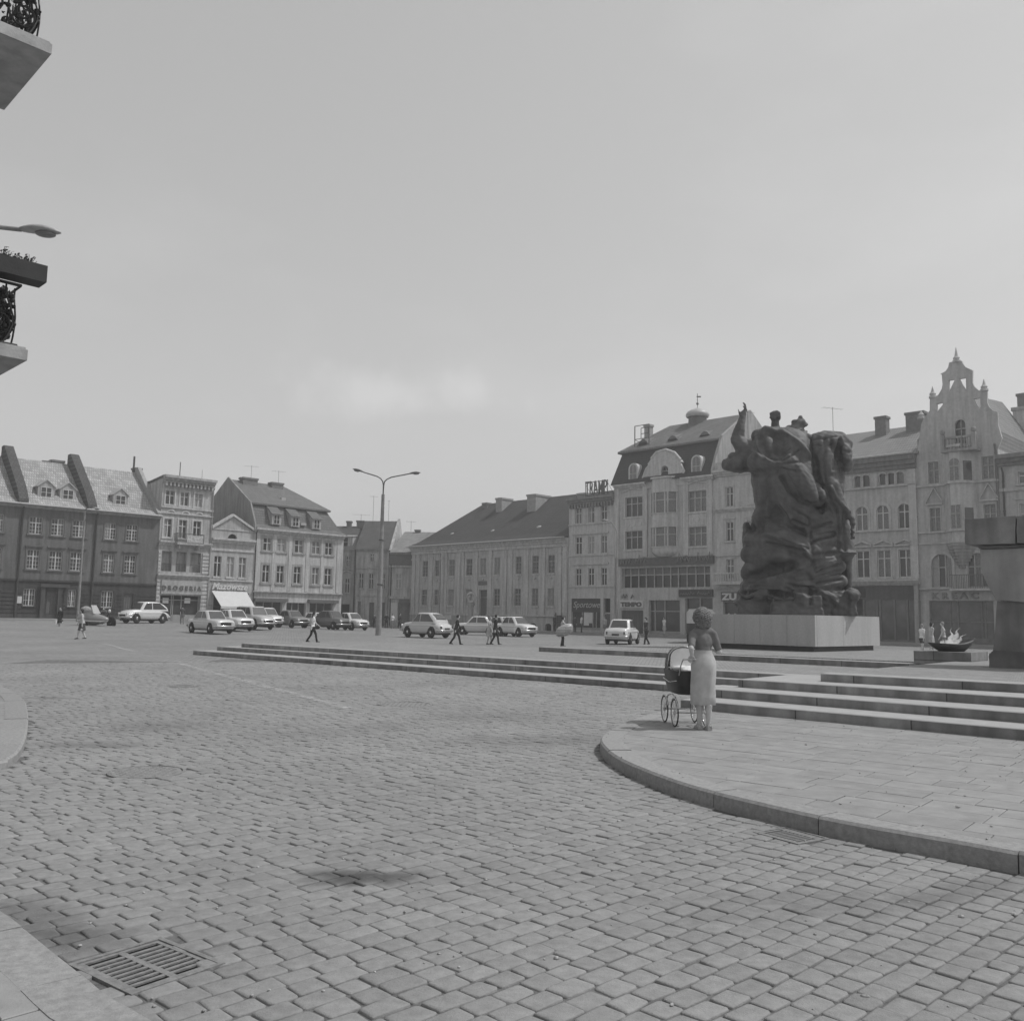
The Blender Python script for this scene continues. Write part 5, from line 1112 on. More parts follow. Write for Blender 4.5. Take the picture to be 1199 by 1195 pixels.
for u, v in ((759, 522.5), (793.5, 518.5), (831, 514)):
    a, z = RX.px(u, v, -3.0); mb = MB(); n = 12; V = []
    for j, (o_, k) in enumerate(((-2.1, 1.0), (-5.2, .02))):
        for i in range(n + 1): t = -1 + 2*i/n; V.append(W(a + t*1.05*(1 if j == 0 else .8), o_, z - .1 + (.75*(cos(t*pi)*.5 + .5))*k + (0 if j == 0 else 1.5)))
    for i in range(n + 1): t = -1 + 2*i/n; V.append(W(a + t*1.05, -2.1, z - .45))
    F = [(i, i + 1, n + 2 + i, n + 1 + i) for i in range(n)] + [(2*n + 2 + i, 2*n + 3 + i, i + 1, i) for i in range(n)]; mb.add(V, F); ey = b.part('eyebrow_dormer', mb, T_N2); mb = MB(); b.block(mb, a - .5, a + .5, -2.09, -2.06, z - .12, z + .28); mk('pane', mb, M_VOID, ey)
for u, v in ((744.5, 555.3), (818.3, 546.5)):
    a, z = RX.px(u, v, -.3); w, h = .95, 1.75; mb = MB(); o_ = .15; r = w/2 + .1
    ar = [(a - r, z - h*.6), (a + r, z - h*.6)] + [(a + r*cos(pi*k/8), z + h*.3 + r*sin(pi*k/8)) for k in range(9)]; mb.extr(ar, lambda x_, z_, c_: W(x_, c_, z_), -1.5, o_); d = b.part('dormer', mb, PL_NT)
    r -= .16; ar = [(a - r, z - h*.3), (a + r, z - h*.3)] + [(a + r*cos(pi*k/8), z + h*.3 + r*sin(pi*k/8)) for k in range(9)]; mb = MB(); mb.extr(ar, lambda x_, z_, c_: W(x_, c_, z_), o_ - .02, o_ + .012); mk('pane', mb, M_GLASSL, d); mb = MB(); b.block(mb, a - .02, a + .02, o_, o_ + .04, z - h*.3, z + h*.5); b.block(mb, a - r, a + r, o_, o_ + .03, z - .02, z + .04); mk('window_frame', mb, fN, d)
p = RX.px(816.8, 497, -6.5); c = W(p[0], -6.5, p[1] - .6); mb = MB(); mb.lathe(c, [(1.0, -1.2), (.95, 1.1), (.9, 1.35)], 16, smooth=False); la = b.part('lantern', mb, mat('lantern_boards', .13, .8, 3, .2, .2)); mb = MB(); mb.lathe(c, [(1.12, 1.35), (1.22, 1.55), (1.2, 1.7), (1.0, 1.95), (.6, 2.18), (.12, 2.3), (.06, 2.4)], 20); mk('dome', mb, M_ZINC, la)
mb = MB(); mb.cyl(c + Vector((0, 0, 2.35)), c + Vector((0, 0, 3.9)), .03, n=6); mb.ell(c + Vector((0, 0, 2.8)), (.14, .14, .14), n=8, m=6); mb.box(c + Vector((.14, 0, 3.55)), (.22, .02, .07)); mb.ell(c + Vector((0, 0, 3.2)), (.06, .06, .06), n=6, m=4); mk('weather_vane', mb, M_STEEL, la)
a, z = RX.px(759.5, 503, -4.5); b.chimney(a, -4.5, z - 1, z + .5, .7, .6, M_BRICKL)
mb = MB(); o_ = -2.0; x0, z0 = RX.px(743.3, 523.5, o_); x1, z1 = RX.px(760, 496.3, o_)
for x in (x0, x1): mb.cyl(W(x, o_, z0 - .2), W(x, o_, z1), .055, n=6)
for z in (z0, z0 + .8, z1): mb.cyl(W(x0, o_, z), W(x1, o_, z), .04, n=6)
for x in (x0, (x0 + x1)/2): mb.cyl(W(x, o_, z0 + .8), W(x, o_ - 2.2, z0 + .3), .03, n=5)
c0 = x0 + .8; 
for q in (((c0, z0 + .8), (c0, z0 + 1.9)), ((c0, z0 + 1.9), (c0 + .9, z0 + 1.9)), ((c0 + .9, z0 + 1.9), (c0 + .9, z0 + 1.2)), ((c0, z0 + 1.3), (c0 + .9, z0 + 1.3))): mb.cyl(W(q[0][0], o_, q[0][1]), W(q[1][0], o_, q[1][1]), .04, n=5)
b.part('sign_frame', mb, M_STEEL); b.pipe(a0 + .1, -.4, ze - .8, .06, PL_N)
# ---- house behind the monument
PL_13 = plaster('pale_stucco', .50, .15, .08); a0, a1 = bN.s1, RX.S(916, 8); ze = RX.Z(850, 557.5)
b = Bld('stucco_house', RX, 'pale four-storey stucco house half hidden by the bronze monument, balcony on its first floor', 'house', a0, a1, -.5, 12, PL_13); b.trim = PL_13; b13 = b
step = RX.S(879.5, 12) - RX.S(854.3, 12); x0 = RX.S(850, 12); w = RX.S(858.6, 12) - x0; rows = [(RX.Z(854, 593.2), RX.Z(854, 570)), (RX.Z(854, 633.7), RX.Z(854, 611)), (RX.Z(854, 677.6), RX.Z(854, 654.6))]
for j, (z0, z1) in enumerate(rows):
    for k in range(4):
        a = x0 + k*step*.98
        if j == 0 and k % 2: mb = MB(); b.block(mb, a, a + w, 0, .06, z0, z1); b.part('blind_niche', mb, PL_13); continue
        b.window(a, a + w, z0, z1, sur=.12, sill=.14, lint=1 if j == 1 else 0)
zs = RX.Z(860, 704.5)
for u0, u1 in ((846.5, 866), (872, 892), (897, 914)): b.ops.append((RX.S(u0, 2), RX.S(u1, 2), .3, zs))
b.wall(-.5, ze, thick=.4); mb = MB(); b.block(mb, RX.S(846, 2), RX.S(915, 2), -.6, -.55, .2, zs + .2); b.part('shop_interior', mb, M_VOID); mb = MB(); b.block(mb, RX.S(846, 2), RX.S(915, 2), -.43, -.40, .25, zs + .2); b.part('shop_glass', mb, MATS['shop_glass'])
mb = MB(); x = RX.S(855, 2); 
for k in range(5): mb.ell(RX.W(x + (k - 2)*.32, -.3, 1.5 + .3*(k % 2)), (.2, .1, .45), n=8, m=6)
b.part('window_display', mb, mat('paper', .62, .8, 3, .1, 0))
b.cornice(ze, ze + .6, .55); b.bandm(ze + .62, ze + 1.35, .1, name='parapet'); b.cornice(RX.Z(850, 599.5), RX.Z(850, 595), .3, name='string_course'); b.bandm(RX.Z(850, 651), RX.Z(850, 649), .15); b.cornice(RX.Z(860, 690), RX.Z(860, 686.5), .3, name='string_course')
mb = MB(); zb = rows[2][0] - .35; xa, xb = x0 - .8, x0 + step + w + .6; b.block(mb, xa, xb, .16, 1.0, zb - .2, zb); bal = b.part('balcony', mb, PL_13); mb = MB(); b.block(mb, xa, xb, .85, 1.0, zb + .75, zb + .88); b.block(mb, xa, xb, .85, 1.0, zb + .001, zb + .1); x = xa + .1
while x < xb - .1: p = RX.W(x, .93, zb + .1); mb.lathe(p, [(.05, 0), (.075, .2), (.035, .42), (.06, .65)], 8); x += .24
mk('balustrade', mb, PL_13, bal)
mb = MB(); b.block(mb, RX.S(845.5, 4), RX.S(890, 4), .001, .2, RX.Z(855, 703.7), RX.Z(855, 693)); b.part('sign_board', mb, mat('sign_grey', .10, .6)); b.letters('ZU', RX.S(846.3, 4), RX.S(864, 4), RX.Z(855, 702.5), RX.Z(855, 694.3), .205, .06, mat('sign_white', .6, .6, 3, .1, 0), .03)
b.roof([(.2, ze + .62), (-5.5, ze + 3.1), (-11, ze + .6)], a0, a1, T_D)
a, z = RX.px(886.5, 503, -5.5); b.chimney(a, -5.5, z - 3.4, z - .9, 1.0, .9, M_BRICKL); b.antenna(a - 1, -5.5, z - 2, 4.0, 1.5)
a, z = RX.px(862, 500, -6); mb = MB(); 

# ---- round-arched house
PL_14 = plaster('arcade_render', .44, .15, .08); PL_14T = plaster('arcade_trim', .48, .12, .08); a0, a1 = b13.s1, RX.S(1076.3, 8); ze = RX.Z(1077, 536.5)
b = Bld('arcaded_house', RX, 'broad house with round-arched windows and a row of small attic arches right of the monument', 'house', a0, a1, -.5, 13, PL_14); b.trim = PL_14T; b14 = b
st = (RX.S(1059.3, 9) - RX.S(1009.5, 9))/2; xr = RX.S(1059.3, 9)
za = (RX.Z(1034, 620), RX.Z(1034, 591.3)); zp = (RX.Z(1035, 676), RX.Z(1035, 644))
for k in range(6):
    c = xr - k*st
    if c < a0 + 1: break
    b.window(c - .46*st*.62, c + .46*st*.62, za[0], za[1], arch=1, sur=.22, sill=.14, tr=.68); b.window(c - .47*st*.66, c + .47*st*.66, zp[0], zp[1], sur=.12, sill=.14, lint=2, tr=.7)
zt_ = (RX.Z(1014, 570.3), RX.Z(1014, 555.8)); s8 = (RX.S(1054, 13) - RX.S(1004.6, 13))/5
for k in range(-6, 8):
    c = RX.S(1014, 13) + (k)*s8
    if c < a0 + .5 or c > a1 - .5: continue
    if k in (-1 - 1, 1, 5, -3): mb = MB(); b.block(mb, c - .3, c + .3, .001, .05, *zt_); b.part('blind_niche', mb, PL_14T); continue
    b.window(c - .33, c + .33, zt_[0], zt_[1], arch=1, style='none', sur=.12, sill=0, glass=M_GLASS if k != 4 else M_GLASSL)
zs = RX.Z(1035, 685.5); x0, x1 = RX.S(992, 2), RX.S(1071, 2); b.ops.append((x0, x1, -.5, zs)); b.wall(-.5, ze, thick=.35)
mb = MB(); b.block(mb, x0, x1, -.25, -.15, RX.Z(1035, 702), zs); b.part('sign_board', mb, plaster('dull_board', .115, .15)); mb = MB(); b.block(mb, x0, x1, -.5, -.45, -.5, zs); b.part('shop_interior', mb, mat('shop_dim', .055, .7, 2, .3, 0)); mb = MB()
for u in (992.5, 1011, 1026.5, 1030, 1047, 1062, 1070.6): x = RX.S(u, 2); b.block(mb, x - .07, x + .07, -.25, -.12, -.5, RX.Z(1035, 702))
b.block(mb, x0, x1, -.24, -.14, -.5, .3); b.part('shop_front', mb, mat('shop_wood', .16, .7)); mb = MB(); b.block(mb, x0, x1, -.22, -.20, .3, RX.Z(1035, 702)); b.part('shop_glass', mb, mat('shop_glass_dim', .10, .15, 1.2, .4, 0, spec=.6))
b.cornice(RX.Z(1034, 684), RX.Z(1034, 678.5), .45, name='string_course'); b.bandm(RX.Z(1034, 621.8), RX.Z(1034, 620.3), .16); b.bandm(RX.Z(1014, 572.5), RX.Z(1014, 570.8), .2); b.bandm(RX.Z(1014, 553), RX.Z(1014, 551), .14)
b.cornice(ze - .7, ze + .35, .75, m=plaster('arcade_cornice', .20))
mb = MB(); x = a1 - .35; b.block(mb, x - .3, x + .3, 0, .2, zs + .5, ze - .8); b.part('pilaster', mb, PL_14T)
zr = RX.Z(1028, 503.8, -7); b.roof([(.5, ze + .36), (-7, zr), (-13.5, ze)], a0, a1 + .2, tiles('arcade_tiles', .24, RR, .3, .08, .1)); b.gutter(ze + .4, o=.85)
for u, v, w, h in ((1033, 500, .95, .9), (1073, 495, 1.5, .9)): a, z = RX.px(u, v, -5.6); b.chimney(a, -5.6, z - 2.2, z + h, w, .8, M_BRICK)
b.pipe(a1 - .12, -.4, ze - .8, .07, plaster('pipe_grey', .2)); b.antenna(RX.S(977, 14, -6), -6, zr, 2.5, 2.0)

# ---- the stepped and scrolled gable house
PL_15 = plaster('gable_house_render', .43, .15, .08); PL_15T = plaster('gable_house_trim', .47, .12, .08); a0, a1 = a1, RX.S(1172.8, 8); zg = RX.Z(1125, 530)
b = Bld('scroll_gable_house', RX, 'tall house with a pierced scrolled gable, pinnacles and canted bay, beside the arcaded house', 'house', a0, a1, -.5, 10.4, PL_15); b.trim = PL_15T; b15 = b
P = lambda u, v: RX.px(u, v)
f3 = (RX.Z(1157, 560.8), RX.Z(1157, 534)); f2 = (RX.Z(1095, 622.3), RX.Z(1095, 594.5)); f1 = (RX.Z(1102, 687.5), RX.Z(1102, 648.5))
lx = (RX.S(1087.2, 13), RX.S(1099.5, 13)); rxx = (RX.S(1150, 13), RX.S(1164, 13))
for (x0, x1) in (lx, rxx): b.window(x0, x1, *f3, sur=.08, sill=.14, tr=.62, fm=mat('gable_sash', .33, .6), glass=M_GLASSL)
for (x0, x1) in (lx, rxx): b.window(x0, x1, *f2, sur=.08, sill=.14, lint=3, tr=.62, fm=MATS['gable_sash'], glass=M_GLASSL)
b.window(RX.S(1090.7, 6), RX.S(1115, 6), *f1, arch=1, sur=.2, style='tri', tr=.6, fm=MATS['gable_sash']); b.window(RX.S(1133, 6), RX.S(1157, 6), *f1, arch=1, sur=.2, style='tri', tr=.6, fm=MATS['gable_sash'])
zs = RX.Z(1120, 703.5); x0, x1 = RX.S(1088.5, 2), RX.S(1164, 2); b.ops.append((x0, x1, -.5, zs)); b.wall(-.5, zg, thick=.3)
mb = MB(); b.block(mb, x0, x1, -.9, -.85, -.5, zs); b.part('shop_interior', mb, MATS['shop_dim']); mb = MB()
for u in (1089, 1112, 1121, 1149, 1153, 1163.5): x = RX.S(u, 2); b.block(mb, x - .06, x + .06, -.28, -.18, -.5, zs)
b.block(mb, x0, x1, -.27, -.19, -.5, .6); b.block(mb, x0, x1, -.27, -.19, zs - 1.6, zs - 1.5); b.part('shop_front', mb, MATS['shop_wood']); mb = MB(); b.block(mb, x0, x1, -.25, -.23, .6, zs); b.part('shop_glass', mb, MATS['shop_glass_dim'])
mb = MB(); x = RX.S(1140, 2.5); b.block(mb, x - .9, x + .5, -.4, -.3, RX.Z(1140, 741), RX.Z(1140, 727)); b.part('window_display', mb, mat('display_cloth', .42, .9, 5, .3, .2, 10))
z0, z1 = RX.Z(1120, 702.8), RX.Z(1120, 690.8); mb = MB(); b.block(mb, RX.S(1087.6, 4), RX.S(1165, 4), .001, .14, z0, z1); b.part('sign_board', mb, PL_15); b.letters('K R E A C', RX.S(1092, 4), RX.S(1147, 4), RX.Z(1110, 701.2), RX.Z(1110, 693.5), .145, .08, mat('sign_faded', .19, .6), .02)
b.cornice(RX.Z(1120, 691), RX.Z(1120, 688.5), .35, name='string_course'); b.bandm(RX.Z(1120, 567.2), RX.Z(1120, 565.3), .18); b.bandm(RX.Z(1120, 622.7), RX.Z(1120, 620.8), .18); b.bandm(RX.Z(1120, 636), RX.Z(1120, 634.2), .12)
xa, xb = RX.S(1112.5, 6, .8), RX.S(1160, 6, .8); zb = RX.Z(1130, 689, .8); mb = MB(); b.block(mb, xa, xb, .36, 1.1, zb - .15, zb); bal = b.part('balcony', mb, PL_15T); mb = MB(); x = xa
while x < xb: b.block(mb, x, x + .03, 1.04, 1.07, zb, zb + 2.3 if (x - xa) % 2.4 < .12 else zb + 1.0); x += .12
b.block(mb, xa, xb, 1.03, 1.08, zb + 1.0, zb + 1.05); mk('railing', mb, M_STEEL, bal)
# canted bay
o0, o1 = RX.S(1106, 11), RX.S(1143, 11); od = 1.0; ca = (o0 + o1)/2 ; bz0, bz1 = RX.Z(1120, 636), RX.Z(1120, 524)
def canted(mb, z0, z1, k=1.0, e=0.0):
    P = [(ca + (a - ca)*k + (e if a > ca else -e), o_*k + (e if o_ > 0 else 0)) for a, o_ in ((o0, 0), (o0 + .8, od), (o1 - .8, od), (o1, 0))]
    V = [RX.W(a, max(.001, o_), z0) for a, o_ in P] + [RX.W(a, max(.001, o_), z1) for a, o_ in P]; mb.add(V, [(3, 2, 1, 0), (4, 5, 6, 7), (0, 1, 5, 4), (1, 2, 6, 5), (2, 3, 7, 6), (3, 0, 4, 7)])
mb = MB(); canted(mb, bz0, bz1); ori = b.part('canted_bay', mb, PL_15T); mb = MB()
for z in (bz1, RX.Z(1120, 566), RX.Z(1120, 621.5)): canted(mb, z - .1, z + .1, 1, .12)
mk('ledge', mb, PL_15T, ori); mb = MB()
for j in range(8): canted(mb, bz0 - 1.9*(j + 1)/8, bz0 - 1.9*j/8 - .002, 1 - .75*((j + 1)/8)**1.4)
mk('bay_base', mb, plaster('bay_base', .30, .2), ori)
for (v0, v1, arch) in ((563.5, 536, 1), (620.5, 591, 0)):
    z0, z1 = RX.Z(1119, v0, od), RX.Z(1119, v1, od); xm = RX.S(1118.7, 11, od); hw = (RX.S(1125, 11, od) - RX.S(1112.5, 11, od))/2; mb = MB()
    if arch: mb.extr([(xm - hw, z0), (xm + hw, z0)] + [(xm + hw*cos(pi*k/8), z1 - hw + hw*sin(pi*k/8)) for k in range(9)], lambda a, z_, c_: RX.W(a, c_, z_), od + .001, od + .012)
    else: b.block(mb, xm - hw, xm + hw, od + .001, od + .012, z0, z1)
    wo = mk('window', mb, M_GLASSL, ori); 
    s2 = RX.S(1136.5, 11, .5); mb = MB(); zq = (z0, z1 - .2); q0 = Vector(RX.W(o1 - .8, od, 0)); q1 = Vector(RX.W(o1, .001, 0)); nn = RD*.78 + RN*.62; nn.normalize(); pA, pB = q0.lerp(q1, .25) + nn*.01, q0.lerp(q1, .8) + nn*.01
    mb.add([(pA.x, pA.y, zq[0]), (pB.x, pB.y, zq[0]), (pB.x, pB.y, zq[1]), (pA.x, pA.y, zq[1])], [(0, 1, 2, 3)]); mk('window', mb, M_GLASS, ori)
    mb = MB(); b.block(mb, xm - .04, xm + .04, od + .013, od + .06, z0, z1); zt2 = z0 + (z1 - z0)*.66; b.block(mb, xm - hw, xm + hw, od + .013, od + .05, zt2 - .05, zt2 + .05)
    for x in (xm - hw, xm + hw - .06): b.block(mb, x, x + .06, od + .013, od + .055, z0, z1 - (hw if arch else 0))
    mk('window_frame', mb, MATS['gable_sash'], ori)
# the gable itself, pierced
out = [(1078.5, 497), (1081, 491), (1083, 488.5), (1088.6, 480.5), (1088.6, 468.5), (1090, 464.5), (1093.4, 464.8), (1094.6, 466), (1099, 461.5), (1102.5, 455.5), (1103.6, 450), (1102.7, 438.4), (1101, 437.8), (1107, 434.6), (1110, 430.5), (1111.4, 424.2), (1116.8, 423.2), (1121.9, 422.4), (1126, 422.3), (1127.4, 426), (1130.8, 430), (1134, 431.3), (1138.6, 433.4), (1138.2, 446.9), (1140, 451.5), (1143.5, 455.2), (1148.8, 458.3), (1149.6, 456), (1154.2, 456.5), (1155.6, 459), (1155.8, 471.5), (1158.5, 477), (1163.4, 480.9), (1168, 482.4), (1168.5, 497), (1173, 512.5)]
poly = [P(u, v) for u, v in out]; poly = [(a0, zg)] + [(max(a0, p[0]), p[1]) for p in poly] + [(a1, zg)]
holes = [[(1111, 445.2), (1118.2, 443.9), (1111.2, 458.8)], [(1123.3, 443.4), (1130.8, 442.2), (1131.3, 457.4)], [(1096.8, 472.8), (1104.2, 471), (1103.6, 474), (1097.3, 482)], [(1140, 466.9), (1147.6, 465.7), (1148.4, 480.6)]]
hp = [[P(u, v) for u, v in h] for h in holes]
wx0, wx1 = RX.S(1117, 18), RX.S(1129.5, 18); wz0, wz1 = RX.Z(1123, 521), RX.Z(1123, 491.3); r = (wx1 - wx0)/2; hp.append([(wx0, wz0), (wx1, wz0)] + [(wx0 + r + r*cos(pi*k/8), wz1 - r + r*sin(pi*k/8)) for k in range(9)])
mb = MB(); mb.extr(poly[::-1] if False else poly, lambda a, z_, c_: RX.W(a, c_, z_), -.24, 0, holes=hp); gb = b.part('scrolled_gable', mb, PL_15)
mb = MB(); b.block(mb, wx0 - .1, wx1 + .1, -.4, -.35, wz0, wz1 + .1); mk('pane', mb, M_GLASS, gb); mb = MB(); c = (wx0 + wx1)/2; b.block(mb, c - .04, c + .04, -.34, -.25, wz0, wz1); z = wz0 + (wz1 - wz0)*.66; b.block(mb, wx0, wx1, -.339, -.25, z - .05, z + .05); mk('window_frame', mb, MATS['gable_sash'], gb)
for u, v, h in ((1119.2, 422.6, 1.1), (1091.5, 464.5, .85), (1151.8, 456.3, .85), (1077.8, 489, .6)):
    mb = MB(); a, z = P(u, v); p = RX.W(max(a, a0 + .2), -.12, z); mb.lathe(p, [(.3, -.1), (.3, .06), (.2, .12), (.26, .25), (.14, .4), (.02, h)], 8, smooth=False); mk('pinnacle', mb, PL_15T, gb)
for (u0, v0, hh) in ((1099, 511, 0),): 
    zb = RX.Z(1120, 526.5, .6); xa, xb = RX.S(1102, 18, .7), RX.S(1143, 18, .7); mb = MB(); b.block(mb, xa, xb, .001, 1.15, zb - .2, zb); bal = b.part('balcony', mb, plaster('bay_base', .30, .2)); mb = MB(); x = xa + .15
    while x < xb - .1: mb.lathe(RX.W(x, 1.03, zb), [(.05, 0), (.08, .25), (.04, .5), (.06, .8)], 6); x += .22
    b.block(mb, xa, xb, .93, 1.13, zb + .8, zb + .95)
    for x in (xa + .15, xb - .15): b.block(mb, x - .15, x + .15, .88, 1.16, zb, zb + 1.15); mb.ell(RX.W(x, 1.02, zb + 1.35), (.2, .2, .22), n=8, m=6)
    mk('balustrade', mb, plaster('bay_base', .30, .2), bal)
mb = MB(); W = RX.W; ap = P(1121, 441); slopeL, slopeR = P(1098, 483), P(1150, 483); zE = P(1080, 513)[1]
mb.add([W(a0 + .02, -.26, zg), W(a0 + .02, -.26, zE), W(ap[0], -2.6, ap[1] - .9), W(a1 - .02, -.26, zE), W(a1 - .02, -.26, zg), W(a0 + .02, -10.5, zg), W(a0 + .02, -10.5, zE), W(ap[0], -10.5, ap[1] - .1), W(a1 - .02, -10.5, zE), W(a1 - .02, -10.5, zg)],
       [(0, 1, 2, 3, 4), (9, 8, 7, 6, 5), (0, 5, 6, 1), (1, 6, 7, 2), (2, 7, 8, 3), (3, 8, 9, 4), (4, 9, 5, 0)]); b.part('roof', mb, tiles('arcade_tiles2', .24, RL, .3, .08, .1))
b.pipe(a1 - .1, -.4, zg, .09, plaster('pipe_grey', .2))

# ---- last house at the right edge, and the blank wall behind
PL_16 = plaster('edge_house_render', .43, .2, .08); a0, a1 = a1, a1 + 13; ze = RX.Z(1185, 545)
b = Bld('corner_townhouse', RX, 'house at the right edge of the photograph with a heavy cornice, behind the stone pylon', 'house', a0, a1, -.5, 9, PL_16); b.trim = PL_16
for k in range(4):
    for v0, v1 in ((567, 553), (625, 590), (680, 645)): a = a0 + 1.3 + k*3.0; b.window(a, a + 1.25, RX.Z(1185, v0), RX.Z(1185, v1), sur=.12, sill=.14, lint=1 if v0 == 625 else 0)
b.ops.append((a0 + .6, a1 - .6, .2, 3.6)); b.wall(-.5, ze, thick=.3); mb = MB(); b.block(mb, a0 + .6, a1 - .6, -.3, -.25, .2, 3.6); b.part('shop_glass', mb, MATS['shop_glass_dim']); b.cornice(ze, ze + .8, .8, m=plaster('arcade_cornice', .20)); b.bandm(RX.Z(1185, 575), RX.Z(1185, 571), .16); b.pipe(a0 + .3, -.4, ze - .5, .07)
b = Bld('rear_tenement', RX, 'blank pale fire wall of a taller tenement rising behind the right edge house', 'house', a0 + .3, a1 + 6, -.5, 2, PL_16); mb = MB(); W = RX.W
zt = RX.Z(1195, 464, -10.8); ta = RX.S(1189, 15, -10.8); b.block(mb, ta, a1 + 6, -22, -10.7, -.5, zt - 1.2); b.part('wall', mb, plaster('blank_wall', .55, .2)); mb = MB(); b.block(mb, ta - .1, a1 + 6.2, -22.2, -10.6, zt - 1.198, zt - .9); b.part('parapet', mb, PL_16); b.chimney(ta + .9, -11.4, zt - 1, zt + .3, 1.2, .8, M_BRICK)

# ---- near corner house whose balconies hang into the top left of the picture
NC = Vector((-7.15, 11.35, 0)); NRd = Vector((-Q, -Q, 0)); NR = Row(NC - LD*14, LD, LN)        # runs towards the corner; outward normal faces the carriageway
PL_NH = plaster('near_render', .38, .2); b = Bld('near_corner_house', NR, 'corner house just outside the left edge whose two iron balconies hang in view', 'house', 0, 14, 0, 10, PL_NH); b.trim = PL_NH
for k in range(4):
    for z in (4.75, 8.55, 12.3): b.window(1.2 + k*3.2, 2.5 + k*3.2, z + (.1 if k == 3 else .8), z + 2.5, sur=.15, sill=.12, lint=1)
for k in range(4): b.ops.append((.9 + k*3.2, 2.8 + k*3.2, .5, 3.3))
b.wall(0, 15.6, thick=.3); mb = MB(); b.block(mb, .5, 13.5, -.35, -.3, .3, 3.5); b.part('shop_glass', mb, MATS['shop_glass']); b.cornice(15.2, 15.9, .6); b.bandm(3.9, 4.15, .15)
cA = G(31.8, 422, 4.5)
M_SOF = mat('balcony_concrete', .36, .85, 4, .25, .4, 30, streak=0, extra=stains([(-.6, -.5, .35, .14, .4, .5), (-1.1, -.9, .5, .2, .8, .45), (-.3, -.8, .2, .3, .1, .4)])); M_WROUGHT = mat('wrought_iron', .022, .5, 20, .3, .2, spec=.5)
